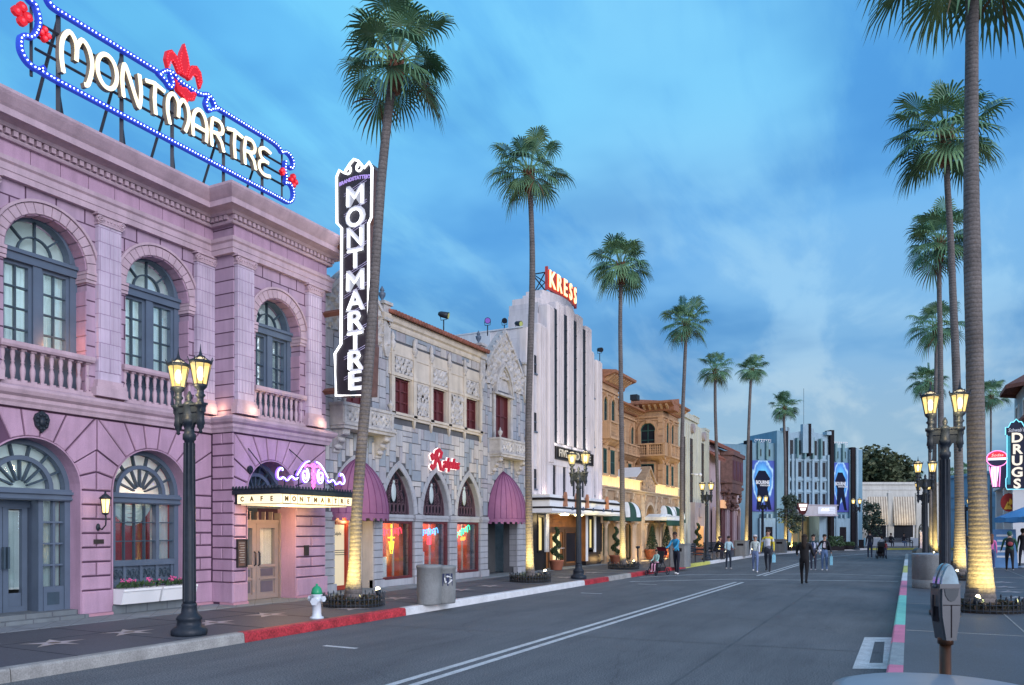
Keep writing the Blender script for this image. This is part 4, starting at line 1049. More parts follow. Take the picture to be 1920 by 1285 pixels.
for k in range(10):
    for dz in (0, .05):
        z = 9.62 - k * .475; q.tube([(-11.72, .35, z - .14 + dz), (-11.06, .35, z + .10 + dz)], .006, 4)
q.build('diagonal_tube', emis('dim violet tube', (.45, .42, .7), .5), BS)
q = MB(XB); text(q, "BRANDSTATTER'S", .115, lambda x, y, d: (-11.40 + x, .345 + d, 9.78 + y + .06 * math.cos(x * 3.2)), depth=.01, off=.004); q.build('name_lettering', emis('violet lettering', (.42, .30, .75), .9), BS)
q = MB(); 
for z in (5.02, 6.87, 8.42): q.bar((-12.6, BY + .17, z), (-11.9, BY + .17, z), .11)
q.build('bracket', mat('rusty bracket', (.16, .07, .05)), BS)
# ================= grey stone building with purple awnings =================
X2 = -12.75; XF = XL(X2)
B2 = root('stone_building', 'grey random-ashlar stone building with pointed-arch shop windows, purple dome awnings and a red tile eave', 'building', (X2, 20.2, .15))
tints = [(.35, .36, .39), (.28, .31, .36), (.40, .385, .39), (.31, .305, .34), (.24, .28, .33), (.44, .43, .43)]
ST_ = [mat('ashlar stone', c, var=.10, sc=3, bump=.35, bsc=40, fine=.06, rough=.85) for c in tints]
MT['mort2'] = mat('ashlar mortar', (.085, .09, .105), var=.2)
MT['stonetrim'] = mat('carved stone', (.42, .41, .41), var=.2, sc=5, bump=.5, bsc=35, fine=.1, rough=.85)
MT['stonebuff'] = mat('buff stone', (.50, .455, .40), var=.12, sc=2, bump=.2, bsc=30)
MT['rustic2'] = mat('ground floor stone', (.33, .345, .38), var=.10, sc=1.5, bump=.2, bsc=50, fine=.05)
MT['redwood'] = mat('oxblood paint', (.10, .022, .028), var=.2, rough=.45)
MT['tile'] = mat('clay roof tile', (.22, .085, .065), var=.4, sc=9, rough=.8)
PO = [(17.87, .765), (19.80, .75), (21.75, .75)]
DO = [(15.13, 16.72), (23.0, 25.2)]
w = MB(XF)
low = [(c - h, c + h, .34, [(c - h, 2.13), (c + h, 2.13)]) for c, h in PO] + [(a, b, .15, [(a, 2.13), (b, 2.13)]) for a, b in DO]
wall(w, 14.47, 26.0, .15, 2.13, -.55, -.03, low)
ups = [(c - h, c + h, 2.13, pointed(c, 2.13, h, 1.32)) for c, h in PO] + [((a + b) / 2 - .8, (a + b) / 2 + .8, 2.13, pointed((a + b) / 2, 2.13, .8, 1.35)) for a, b in DO]
wall(w, 14.47, 26.0, 2.13, 4.2, -.55, -.012, ups)
RW = [(17.66, 18.42, 5.02, 5.98), (19.60, 20.32, 5.02, 5.98), (21.56, 22.30, 5.02, 5.98)]
TW = [(15.55, 16.4, 4.35, 6.4), (23.50, 24.62, 4.35, 6.45)]
wall(w, 14.47, 26.0, 4.2, 7.5, -.55, -.012, [rect_op(*r) for r in RW + TW])
w.build('wall', MT['mort2'], B2)
# random ashlar
cell = .155; ncx = int((26.0 - 14.47) / cell); ncz = int((7.5 - 2.2) / cell)
def inpt(c, hw, z0, h, x, z, mg=.0):
    if z < z0: return abs(x - c) < hw + mg
    rr = (h * h + hw * hw) / (2 * hw); dz = z - z0; d = abs(x - c)
    return (d + rr - hw) ** 2 + dz * dz < (rr + mg) ** 2
def blocked(x, z):
    if z < 3.9:
        for c, h in PO + [((a + b) / 2, .95) for a, b in DO]:
            if inpt(c, h, 2.13, 1.40, x, z, .16): return True
    for a, b, z0, z1 in RW:
        if z0 - .3 < z < 6.98: 
            if 17.35 < x < 22.55: return True
    for a, b, z0, z1 in TW:
        if a - .2 < x < b + .2 and z0 - .1 < z < z1 + (.1 if a < 17 else 1.2): return True
    if 4.75 < z < 5.02 and 17.3 < x < 22.6: return True
    if x > 22.9 and x < 25.7 and z > 6.75: return True
    if x < 17.0 and z > 6.75: return True
    return False
occ = [[blocked(14.47 + (i + .5) * cell, 2.2 + (j + .5) * cell) for j in range(ncz)] for i in range(ncx)]
rnd = random.Random(3)
ash = MB(XF)
for j in range(ncz):
    for i in range(ncx):
        if occ[i][j]: continue
        opts = [(2, 2), (1, 2), (2, 1), (3, 2), (1, 3), (3, 1), (2, 3), (1, 1)]; rnd.shuffle(opts)
        opts = sorted(opts[:5], key=lambda o: -o[0] * o[1] * rnd.random()) + [(1, 1)]
        for a, b in opts:
            if i + a <= ncx and j + b <= ncz and not any(occ[i + p][j + q] for p in range(a) for q in range(b)): break
        for p in range(a):
            for q in range(b): occ[i + p][j + q] = True
        x0, z0 = 14.47 + i * cell, 2.2 + j * cell; d = rnd.uniform(-.002, .012)
        ash.bev(x0 + .009, x0 + a * cell - .009, -.02, .005 + d, z0 + .009, z0 + b * cell - .009, .006, rnd.choice([0, 0, 1, 2, 3, 1, 4, 5]))
ash.build('ashlar', ST_, B2)
# smooth voussoir surrounds of pointed arches
vs_ = MB(XF)
for c, h in PO + [((a + b) / 2, .84) for a, b in DO]:
    vs_.cut(); inn = pointed(c, 2.16, h - .01, 1.31, 8); n_ = len(inn)
    for i in range(n_ - 1):
        def outp(k):
            x, z = inn[k]; return (c + (x - c) * (1 + .17 / h), 2.16 + (z - 2.16) * 1.13 + .02)
        p = [inn[i], outp(i), outp(i + 1), inn[i + 1]]
        block(vs_, p, -.02, .012, .003, .004)
        vs_.prism([inn[i], inn[i + 1], (inn[i + 1][0] * .97 + c * .03, inn[i + 1][1] - .01), (inn[i][0] * .97 + c * .03, inn[i][1] - .01)], -.26, .0)
vs_.build('arch_surround', MT['rustic2'], B2)
# ground floor piers
pr = MB(XF)
ed = [14.47, DO[0][0], DO[0][1]] + [x for c, h in PO for x in (c - h, c + h)] + [DO[1][0], DO[1][1], 26.0]
for i in range(0, len(ed), 2):
    a, b = ed[i], ed[i + 1]; pr.cut()
    for j in range(8):
        z0 = .38 + j * .197; pr.bev(a + .003, b - .003, -.10, .02, z0 + .006, z0 + .191, .01)
        for x0, x1 in ((a - .004, a + .02), (b - .02, b + .004)): pr.box(x0, x1, -.30, -.0, z0 + .006, z0 + .191)
    pr.box(a - .03, b + .03, -.12, .05, .152, .37)
    pr.box(a - .02, b + .02, -.12, .05, 1.965, 2.03); pr.box(a - .04, b + .04, -.12, .08, 2.03, 2.09); pr.box(a - .02, b + .02, -.12, .055, 2.09, 2.16)
for c, h in PO:
    pr.cut(); pr.box(c - h + .02, c + h - .02, -.34, -.02, .16, .34); pr.box(c - h + .02, c + h - .02, -.34, -.02, 1.97, 2.15); pr.box(c - h + .02, c + h - .02, -.34, .01, 2.06, 2.11)
pr.build('pier', MT['rustic2'], B2)
# windows of the ground floor
MT['oxdark'] = mat('dark lattice', (.10, .06, .08), rough=.5)
MT['shopwall'] = mat('warm shop wall', (.50, .13, .06), var=.3, sc=3)
MT['paleglass'] = mat('pale cartouche', (.42, .50, .52), rough=.4)
neon = {0: [('lit red tube', (1, .05, .10)), ('lit yellow tube', (1, .65, .05)), 'Snack Bar'], 1: [('lit blue tube', (.1, .45, 1)), ('lit red tube', (1, .06, .12)), 'Drive In'], 2: [('lit green tube', (.05, .9, .45)), ('lit orange tube', (1, .3, .03)), 'Ice Cream']}
for k, (c, h) in enumerate(PO):
    f = MB(XF); frame_rect(f, c - h + .02, c + h - .02, .34, 1.97, .07, -.16, -.06)
    fo = f.build('shop_window', MT['redwood'], B2)
    p = MB(XF); p.box(c - h + .09, c + h - .09, -.12, -.114, .41, 1.90); p.build('pane', MT['glass'], fo)
    r = MB(XF); r.box(c - h, c + h, -1.5, -1.4, .2, 2.1); r.box(c - h - .02, c - h, -1.4, -.4, .2, 2.1); r.box(c + h - .2, c + h - .0, -1.4, -.4, .2, 2.1); r.box(c - h, c + h, -1.4, -.4, .20, .34); r.box(c - h, c + h, -1.4, -.4, 2.1, 2.2)
    r.box(c - h + .1, c + .1, -.85, -.5, .34, .95 + .1 * k, 1); r.box(c - h + .15, c + .02, -.8, -.55, .96 + .1 * k, 1.05 + .1 * k, 2); r.box(c - h + .05, c + .25, -1.39, -1.3, 1.0, 1.04, 2)
    for j in range(5): r.lathe(c - h + .2 + j * .16, -1.2, [(.04, 0), (.05, .1), (.02, .2)], 8, 1 + j % 2, z0=1.04)
    r.box(c + h - .42, c + h - .36, -.5, -.46, .4, 1.95, 3)
    r.build('shop_interior', [MT['shopwall'], MT['white'], MT['k_red'], MT['stonebuff']], fo)
    (na, ca), (nb, cb), wd = neon[k]
    t1 = MB(XF); sl_ = .3 if k == 2 else .05; t1.tube([(c - .42 + .84 * t + .05 * math.sin(t * 40), -.24, 1.66 + (.84 * t - .42) * sl_ + .075 * math.cos(t * 40) * (.5 + abs(math.cos(t * 7)))) for t in [i / 60 for i in range(61)]], .016, 5); t1.build('neon_word', emis(na, ca, 3.0), fo)
    t2 = MB(XF)
    if k == 0:
        t2.tube([(c, -.26, 1.2), (c, -.26, 1.88)], .025, 6); t2.tube([(c - .15, -.26, 1.5), (c + .15, -.26, 1.5)], .02, 6); t2.ball((c, -.26, 1.28), (.11, .04, .12)); t2.tube([(c - .12, -.26, 1.4), (c - .04, -.26, 1.05), (c + .04, -.26, 1.05), (c + .12, -.26, 1.4)], .015, 5)
    elif k == 1:
        t2.tube([(c - .1, -.26, 1.5), (c - .1, -.26, 1.28), (c + .1, -.26, 1.28), (c + .1, -.26, 1.5), (c - .1, -.26, 1.5)], .014, 5); t2.tube([(c, -.26, 1.5), (c, -.26, 1.28)], .012, 5)
    else:
        for j in range(4): t2.ball((c - .05 + .07 * j, -.26, 1.42 + .03 * (j % 2)), (.06, .03, .06))
        for j in range(4): t2.tube([(c - .2, -.6, 1.25 - j * .1), (c + .2, -.6, 1.27 - j * .1)], .012, 5)
    t2.build('neon_shape', emis(nb, cb, 3.4), fo)
    plight('shop_lamp', XF((c + .1, -.8, 1.75)), 34, (1, .50, .25) if k != 1 else (1, .45, .4), parent=B2)
    # pointed lattice window above
    g_ = MB(XF); pts = pointed(c, 2.16, h - .02, 1.28, 8)
    g_.add([(c, -.22, 2.16)] + [(x, -.22, z) for x, z in pts], [(0, i + 1, i + 2) for i in range(len(pts) - 1)])
    go = g_.build('tracery_window', MT['glassdark'], B2)
    l = MB(XF); l.ribbon([(c + (x - c) * .95, z) for x, z in pts], .05, -.22, -.16)
    for i in range(-3, 4):
        x = c + i * h * .25; top = next((z for xx, z in pts if xx >= x), 2.2) - .05; l.box(x - .008, x + .008, -.21, -.17, 2.16, max(2.3, top))
    for i in range(6): l.ribbon([(c - .55 * h * 1.1 + i * h * .24 + .08 * math.cos(a), 2.33 + .14 * math.sin(a)) for a in [j * 6.283 / 10 for j in range(11)]], .022, -.20, -.165)
    for j in range(9):
        z = 2.5 + j * .075; ww = (1 - ((z - 2.16) / 1.3) ** 1.7) * h * .8
        for sg in (-1, 1): l.ribbon([(c + sg * (ww * .45 + .055 * math.cos(a)), z + .05 * math.sin(a)) for a in [q * 6.283 / 8 for q in range(9)]], .016, -.20, -.17)
        if ww > .4:
            for sg in (-1, 1): l.ribbon([(c + sg * (ww * .8 + .045 * math.cos(a)), z + .05 * math.sin(a)) for a in [q * 6.283 / 8 for q in range(9)]], .014, -.20, -.17)
    l.build('lattice', MT['oxdark'], go)
    m = MB(XF); m.ball((c - .02, -.17, 2.78), (.115, .03, .27), 12, 8); m.ball((c - .02, -.165, 3.07), (.05, .03, .06)); m.build('cartouche', MT['paleglass'], go)
# doorways
d = MB(XF); a, b = DO[0]
d.box(a + .02, a + .98, -.42, -.36, .16, 2.05, 0); frame_rect(d, a + .10, a + .90, .17, 1.95, .07, -.36, -.30); d.box(a + .99, b - .0, -.45, -.37, .16, 2.1, 1); d.box(b - .03, b - .005, -.36, -.01, .16, 1.95, 1)
do_ = d.build('door', [mat('orange red door', (.34, .05, .03), rough=.45), MT['stonebuff']], B2)
d = MB(XF); d.box(a + .22, a + .78, -.35, -.34, .28, 1.85); text(d, 'Ralphs', .12, lambda x, y, dd: (a + .50 + x, -.335 + dd, 1.62 + y), depth=.005, m=1, shear=.2)
for j in range(3): d.tube([(a + .14, -.30, 1.08 + j * .055), (a + .86, -.30, 1.08 + j * .055)], .008, 5, 1)
d.build('door_panel', [emis('lit door blind', (.80, .68, .45), .5), MT['iron']], do_)
plight('doorway_lamp', XF((15.9, -.25, 1.95)), 11, (1, .72, .38), parent=B2)
d = MB(XF); a, b = DO[1]; d.box(a, b, -.95, -.9, .16, 2.6); d.box(a + 1.25, a + 1.30, -.9, -.85, .16, 2.2); d.box(a, b, -.90, -.86, 2.0, 2.08); d.build('entrance', mat('dim doorway', (.07, .075, .08), rough=.3), B2)
# awnings
MT['purple'] = mat('purple canvas', (.235, .095, .185), var=.12, sc=3, rough=.7, bump=.1, bsc=80)
MT['purpledark'] = mat('purple canvas seam', (.12, .03, .10), rough=.7)
def dome_awning(name, parent, xf, c, hw, z0, z1, proj, mats, ribs=12, stripe=False, val=.13, power=.72):
    q = MB(xf); K = 10; HR = (z1 - z0) / hw; rr = (HR * HR + 1) / 2
    def pt(i, u):     # i rib index float 0..ribs, u 0 (top) .. 1 (bottom)
        ph = math.pi * (i / ribs) ; h = math.sin(u * math.pi / 2) ** power
        if not stripe: h = max(0, math.sqrt(max(0, rr * rr - (HR * (1 - u)) ** 2)) - (rr - 1)); return (c - hw * math.cos(ph) * h, .02 + proj * math.sin(ph) ** .8 * h, z1 - (z1 - z0) * u)
        return (c - hw * math.cos(ph) * h, .02 + proj * math.sin(ph) ** .8 * h, z1 - (z1 - z0) * (1 - math.cos(u * math.pi / 2)) ** 1.0)
    for i in range(ribs):
        m = (i % 2) if stripe else 0
        for k in range(K):
            q.add([pt(i, k / K), pt(i + .5, k / K), pt(i + 1, k / K), pt(i + 1, (k + 1) / K), pt(i + .5, (k + 1) / K), pt(i, (k + 1) / K)], [(0, 1, 4, 5), (1, 2, 3, 4)], m, True)
        a, b, c_ = pt(i, 1), pt(i + .5, 1), pt(i + 1, 1)
        dn = lambda p, z: (p[0], p[1] * 1.0 + .003, p[2] - z)
        q.add([a, b, c_, dn(c_, val), dn(b, val), dn(a, val)], [(0, 1, 4, 5), (1, 2, 3, 4)], m if not stripe else 1)
        if not stripe: q.add([dn(a, val), dn(b, val), dn(b, val + .07), dn(a, val + .05)], [(0, 1, 2, 3)], 0)
    for i in range(ribs + 1):
        if not stripe: q.tube([pt(i, k / K) for k in range(K + 1)], .013, 4, 1)
    q.tube([pt(i, 1) for i in range(ribs + 1)], .011, 4, 1)
    return q.build(name, mats, parent, recalc=False)
dome_awning('awning', B2, XF, 16.0, 1.02, 2.14, 3.58, .62, [MT['purple'], MT['purpledark']])
dome_awning('awning', B2, XF, 24.1, 1.12, 2.12, 3.78, .72, [MT['purple'], MT['purpledark']])
# carved relief panels: displaced grids
def relief(mb, s0, s1, z0, z1, n, depth, fn, seed=0, step=.045, m=0, freq=7.0):
    nx = max(3, int((s1 - s0) / step)); nz = max(3, int((z1 - z0) / step)); vs = []; fs = []; ok = {}
    for i in range(nx + 1):
        for j in range(nz + 1):
            x = s0 + (s1 - s0) * i / nx; z = z0 + (z1 - z0) * j / nz
            xm = abs(x - (s0 + s1) / 2)
            v = noise.noise(Vector((xm * freq + seed, z * freq, seed * 1.7))) + .6 * math.sin(xm * freq * 3.1 + 3 * noise.noise(Vector((xm * 3, z * 3, seed)))) * math.sin(z * freq * 2.6 + seed)
            vs.append((x, n + depth * max(0, .35 + v), z))
    for i in range(nx):
        for j in range(nz):
            x = s0 + (s1 - s0) * (i + .5) / nx; z = z0 + (z1 - z0) * (j + .5) / nz
            if fn is None or fn(x, z): a = i * (nz + 1) + j; fs.append((a, a + nz + 1, a + nz + 2, a + 1))
    mb.add(vs, fs, m)
cv = MB(XF)
def gable(c, w, zb, zt):
    def f(x, z):
        t = 1 - abs(x - c) / w
        return z < zb + (zt - zb) * (.30 + .70 * max(0, t) ** .85) and (z > 7.0 or abs(x - c) > .5)
    return f
for c, zt in ((24.25, 8.74), (15.95, 8.6)):
    cv.cut(); fg = gable(c, 1.45, 6.6, zt)
    relief(cv, c - 1.42, c + 1.42, 6.7, zt, .0, .10, fg, seed=c)
    ol = [(c - 1.42 + .02 + 2.8 * t, 0) for t in [i / 24 for i in range(25)]]
    ol = [(x, 6.6 + (zt - 6.6) * (.30 + .70 * max(0, 1 - abs(x - c) / 1.45) ** .85)) for x, _ in ol]
    cv.ribbon(ol, .09, -.26, .08)
    for i in range(len(ol) - 1): cv.prism([(ol[i][0], 6.6), (ol[i + 1][0], 6.6), ol[i + 1], ol[i]], -.26, -.005)
    for i in range(1, 24, 2): cv.ball((ol[i][0], .0, ol[i][1] + .06), (.06, .05, .08), 6, 4)
    cv.tube([(c, 0, zt), (c, 0, zt + .12)], [.06, .01], 6)
cv.build('gable', MT['stonetrim'], B2)
nc = MB(XF)
for c in (24.08,):   # niche with fluted shell
    o_ = pointed(c, 6.5, .62, 1.02, 8); nc.ribbon(o_, .10, -.02, .13); nc.ribbon([(c + (x - c) * .86, 6.5 + (z - 6.5) * .86) for x, z in o_], .05, -.02, .09)
    for i in range(len(o_) - 1):
        x, z = o_[i]; x2, z2 = o_[i + 1]; mx, mz = (x + x2) / 2, (z + z2) / 2
        nc.add([(c, -.05, 6.55), (x, .02, z), (mx, -.07, mz), (x2, .02, z2)], [(0, 1, 2), (0, 2, 3)])
    nc.box(c - .75, c + .75, -.02, .12, 6.42, 6.5); nc.box(c - .72, c - .58, -.02, .05, 4.9, 6.42); nc.box(c + .58, c + .72, -.02, .05, 4.9, 6.42)
nc.build('niche', MT['stonetrim'], B2)
# end pilasters with urns
pl_ = MB(XF)
for s_ in (17.22, 22.55, 25.85, 14.62):
    pl_.cut(); pl_.box(s_ - .15, s_ + .15, -.3, .08, 6.7, 7.9); pl_.box(s_ - .2, s_ + .2, -.35, .13, 7.42, 7.5); pl_.box(s_ - .2, s_ + .2, -.35, .13, 7.86, 7.94)
    pl_.prism([(s_ - .15, 6.7), (s_ + .15, 6.7), (s_ + .05, 6.45), (s_ - .05, 6.45)], -.02, .08)
pl_.build('pilaster', MT['stonetrim'], B2)
ur = MB(XF)
for s_ in (17.22, 14.62, 22.55, 25.6): ur.cut(); ur.lathe(s_, -.1, [(.07, 0), (.03, .05), (.03, .1), (.09, .2), (.1, .28), (.05, .3), (.05, .33), (.07, .35), (.01, .47)], 8, z0=7.93 if s_ < 25 else 7.6)
ur.build('urn', MT['blueframe'], B2)
# windows (red shutters) upstairs, surrounds, band
sr = MB(XF)
sr.box(17.30, 22.60, -.02, .10, 4.93, 5.0); sr.box(17.34, 22.56, -.02, .06, 4.85, 4.93); sr.box(17.34, 22.56, -.02, .055, 6.02, 6.10); sr.box(17.36, 22.54, -.02, .03, 6.10, 6.94); sr.box(17.36, 22.54, -.015, .025, 5.0, 6.02) if False else None
sr.box(17.34, 22.56, -.02, .05, 6.60, 6.64)
for a, b in ((18.46, 19.56), (20.36, 21.52)): sr.box(a, b, -.02, .03, 5.0, 6.02)
for k, x in enumerate((17.50, 18.56, 19.45, 20.46, 21.40, 22.44)):
    sr.cut(); sr.box(x - .07, x + .07, .0, .075, 5.0, 6.75); sr.box(x - .09, x + .09, .0, .095, 6.0, 6.1); sr.box(x - .09, x + .09, .0, .10, 4.9, 5.0)
    sr.prism([(x - .07, 4.9), (x + .07, 4.9), (x, 4.62)], .0, .07)
sr.build('window_surround', MT['stonebuff'], B2)
fn_ = MB(XF)
for x in (17.50, 18.56, 19.45, 20.46, 21.40, 22.44): fn_.cut(); fn_.lathe(x, .05, [(.06, 0), (.04, .06), (.09, .14), (.1, .22), (.05, .3), (.07, .36), (.06, .44), (.01, .54)], 8, z0=6.68)
fn_.build('finial', MT['stonetrim'], B2)
rl = MB(XF)
for k, (a, b) in enumerate(((17.62, 18.46), (19.56, 20.36), (21.52, 22.32))): rl.cut(); relief(rl, a, b, 6.12, 6.58, .03, .05, None, seed=k + 2, step=.035, freq=10)
for k, (a, b) in enumerate(((18.72, 19.32), (20.60, 21.28))): rl.cut(); relief(rl, a, b, 5.06, 5.96, .03, .05, None, seed=k + 9, step=.035, freq=10)
rl.build('carved_panel', MT['stonetrim'], B2)
for a, b, z0, z1 in RW + TW:
    q = MB(XF); frame_rect(q, a, b, z0, z1, .05, -.15, -.07); q.box((a + b) / 2 - .03, (a + b) / 2 + .03, -.14, -.08, z0, z1)
    for z in [z0 + (z1 - z0) * t for t in (.33, .66)]: q.box(a, b, -.14, -.09, z - .02, z + .02)
    for s_ in (a + .12, b - .12): q.box(s_ - .01, s_ + .01, -.14, -.095, z0, z1)
    wo = q.build('window', MT['redwood'], B2)
    q = MB(XF); q.box(a + .04, b - .04, -.16, -.13, z0 + .03, z1 - .03); q.build('pane', mat('red blind', (.10, .026, .032), rough=.3), wo)
    q = MB(XF); q.box(a - .02, a + .004, -.16, .02, z0, z1); q.box(b - .004, b + .02, -.16, .02, z0, z1); q.box(a, b, -.16, .02, z1, z1 + .03); q.build('reveal', MT['stonebuff'], wo)
# cornice and tile eave
co = MB(XF); co.mould(17.0, 22.7, [(-.3, 7.28), (.04, 7.28), (.06, 7.34), (.06, 7.42), (.12, 7.46), (.14, 7.55), (.14, 7.62), (-.3, 7.62)]); co.build('cornice', MT['stonebuff'], B2)
ti = MB(XF); s_ = 17.32
while s_ < 22.6:
    a, b = (s_, .30, 7.66), (s_, -2.2, 8.35); ti.tube([a, b], .062, 7); ti.tube([(s_ + .075, .26, 7.63), (s_ + .075, -2.2, 8.32)], .035, 4, 1); s_ += .15
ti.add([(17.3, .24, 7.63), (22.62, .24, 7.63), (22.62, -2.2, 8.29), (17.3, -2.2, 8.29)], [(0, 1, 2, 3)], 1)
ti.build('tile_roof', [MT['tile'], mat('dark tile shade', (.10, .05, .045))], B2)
rb = MB(XF); rb.box(14.47, 26.0, -9, -.55, 7.0, 7.5); rb.box(25.8, 26.0, -9, -.5, .15, 7.3); rb.box(14.47, 14.7, -9, -.5, .15, 7.5); rb.build('roof', MT['stonetrim'], B2)
# balconies
for c, hw in ((16.0, 1.05), (24.2, 1.1)):
    q = MB(XF); q.box(c - hw, c + hw, -.02, .46, 4.22, 4.30); q.box(c - hw - .03, c + hw + .03, -.02, .50, 4.30, 4.35); q.box(c - hw, c + hw, .36, .42, 4.35, 4.80); q.box(c - hw, c - hw + .06, 0, .358, 4.352, 4.798); q.box(c + hw - .06, c + hw, 0, .358, 4.352, 4.798); q.box(c - hw - .02, c + hw + .02, .33, .45, 4.80, 4.87); q.box(c - hw - .02, c - hw + .08, 0, .328, 4.80, 4.87)
    for x in (c - hw + .08, c, c + hw - .08): q.box(x - .05, x + .05, .41, .44, 4.35, 4.8)
    relief(q, c - hw + .14, c - .08, 4.40, 4.76, .42, .03, None, seed=1, step=.03, freq=12); relief(q, c + .08, c + hw - .14, 4.40, 4.76, .42, .03, None, seed=4, step=.03, freq=12)
    for x in (c - hw + .2, c + hw - .2):
        q.prism([(-.02, 4.22), (.38, 4.22), (.36, 4.08), (.22, 4.02), (.2, 3.9), (.08, 3.8), (.06, 3.66), (-.02, 3.6)], x - .13, x + .13, axis='x')
        for z_, y_ in ((4.12, .33), (3.95, .2), (3.78, .1)): q.ball((x, y_, z_), (.15, .08, .07), 8, 5)
    bo = q.build('balcony', MT['stonetrim'], B2)
    for x in (c - hw + .1, c + hw - .1):
        u_ = MB(XF); u_.lathe(x, .38, [(.05, 0), (.03, .04), (.08, .14), (.09, .2), (.04, .24), (.01, .34)], 8, z0=4.87); u_.build('urn', MT['stonetrim'], bo)
# script sign
SS = root('script_sign', 'red script letters with pale outline glow on the grey stone wall', 'sign', XF((20.1, .05, 3.55)))
q = MB(XF); sg_fn = lambda x, y, d: (20.25 + x, .05 + d, 3.80 + y)
text(q, 'alphs', .52, lambda x, y, d: (20.48 + x * .9, .07 + d, 3.76 + y * .88), depth=.06, off=.008, sx=1.0, shear=.25)
Rp = [[(19.38, 4.02), (19.30, 3.95), (19.36, 3.84), (19.5, 3.9), (19.62, 4.12), (19.78, 4.2), (19.95, 4.1), (19.88, 3.94), (19.68, 3.88)], [(19.70, 4.12), (19.60, 3.84), (19.48, 3.58), (19.36, 3.5), (19.27, 3.56), (19.33, 3.64)], [(19.70, 3.88), (19.84, 3.70), (19.90, 3.52), (20.04, 3.5), (20.12, 3.62)]]
Rp = [[(19.85 + (x - 19.85) * .85, 3.82 + (z - 3.82) * .85) for x, z in p_] for p_ in Rp]
for p_ in Rp: q.ribbon(p_, [.06] + [.095] * (len(p_) - 2) + [.05], .07, .13)
q.build('letters', emis('lit crimson letters', (.55, .008, .04), .32), SS)
q = MB(XF); text(q, 'alphs', .52, lambda x, y, d: (20.48 + x * .9, .03 + d, 3.76 + y * .88), depth=.03, off=.024, sx=1.0, shear=.25)
for p_ in Rp: q.ribbon(p_, [.09] + [.13] * (len(p_) - 2) + [.08], .03, .06)
q.build('halo_outline', emis('lit white outline', (1, .80, .78), 1.3), SS)
# ================= tower building with vertical fins =================
X3 = -12.75; XF = XL(X3)
B3 = root('fin_tower_building', 'tall pale lilac art deco tower with vertical fins, dark window strips and stepped top', 'building', (X3, 30, .15))
MT['deco'] = brick('pale lilac block', (.55, .53, .55), (.42, .40, .47), 1.1, .8, .006, .03, bump=.1)
MT['decop'] = mat('pale lilac render', (.60, .555, .565), var=.06, sc=1.2, bump=.15, bsc=30)
MT['decowht'] = mat('pale cool render', (.50, .54, .58), var=.05, sc=.9)
w = MB(XF)
wall(w, 26.03, 27.6, 3.05, 9.35, -1.6, -.02, [])
wall(w, 32.5, 33.85, 3.05, 9.5, -1.6, -.02, [])
w.box(27.6, 32.5, -1.6, -.30, 3.05, 10.3)
w.box(27.7, 32.5, -1.62, -.32, 10.3, 10.75); 
w.build('wall', MT['deco'], B3)
SW = [(26.62, 26.90), (32.74, 33.06)]
fn = MB(XF)
def fin(a, b, z0, z1, n0, n1, r=.09):
    fn.cut()
    fn.prism([(a, n0), (a, n1 - r), (a + r * .3, n1 - r * .3), (a + r, n1), (b - r, n1), (b - r * .3, n1 - r * .3), (b, n1 - r), (b, n0)], z0, z1 - .06, axis='z')
    fn.prism([(a + .05, n0), (a + .05, n1 - r - .03), (a + r + .03, n1 - .05), (b - r - .03, n1 - .05), (b - .05, n1 - r - .03), (b - .05, n0)], z1 - .06, z1, axis='z')
    k = (b - a) / 4
    for i in (1, 2, 3): fn.box(a + k * i - .03, a + k * i + .03, n1 - .01, n1 + .028, z0 + .02, z1 - .12)
fin(27.72, 28.30, 4.4, 10.64, -.3, .14); fin(28.60, 29.32, 5.22, 10.98, -.3, .13); fin(29.64, 30.36, 5.22, 11.08, -.3, .13); fin(30.68, 31.38, 5.22, 10.98, -.3, .13); fin(31.70, 32.40, 5.22, 10.72, -.3, .14)
fin(32.42, 32.72, 3.1, 9.78, -.3, .10, .05); fin(33.10, 33.85, 3.1, 9.50, -.3, .10); fin(26.95, 27.66, 3.1, 9.72, -.3, .10); fin(26.015, 26.58, 3.1, 9.35, -.3, .06)
for a, b, z1 in ((27.72, 28.30, 4.62), (28.50, 28.60, 4.62)): pass
fn.cut(); fn.box(27.66, 32.44, -.3, .10, 4.32, 5.22)
for a, b in ((27.66, 28.24), (28.56, 29.25), (29.57, 30.28), (30.60, 31.3), (31.62, 32.42)): fn.box(a, b, -.3, .08, 3.05, 4.32)
fn.build('fin', MT['decop'], B3)
for a, b in ((28.28, 28.62), (29.30, 29.66), (30.34, 30.70), (31.36, 31.72)):
    q = MB(XF); q.box(a, b, -.1, .085, 5.22, 10.62 if a < 31 else 10.5); 
    for z in [5.22 + .48 * k for k in range(1, 11)]: q.box(a, b, .085, .10, z - .02, z + .02, 1)
    q.box(a, b, .085, .11, 5.22, 5.24, 1); q.build('window_strip', [MT['glassdark'], MT['iron']], B3)
for a, b in ((28.24, 28.56), (29.25, 29.57), (30.28, 30.60), (31.3, 31.62)):
    q = MB(XF); q.box(a, b, -.29, .03, 3.05, 4.3); 
    for z in (3.4, 4.0): q.box(a, b, .03, .045, z - .02, z + .02, 1)
    q.build('window_strip', [MT['glassdark'], MT['iron']], B3)
for a, b in SW:
    for z0, z1 in ((7.72, 8.42), (5.50, 6.22), (3.30, 4.06)):
        q = MB(XF); q.box(a, b, -.03, -.012, z0, z1); q.box(a, b, -.03, .01, (z0 + z1) / 2 - .015, (z0 + z1) / 2 + .015, 1); q.box(a - .03, b + .03, -.03, .04, z0 - .05, z0, 1); q.build('window', [MT['glassdark'], MT['blueframe']], B3)
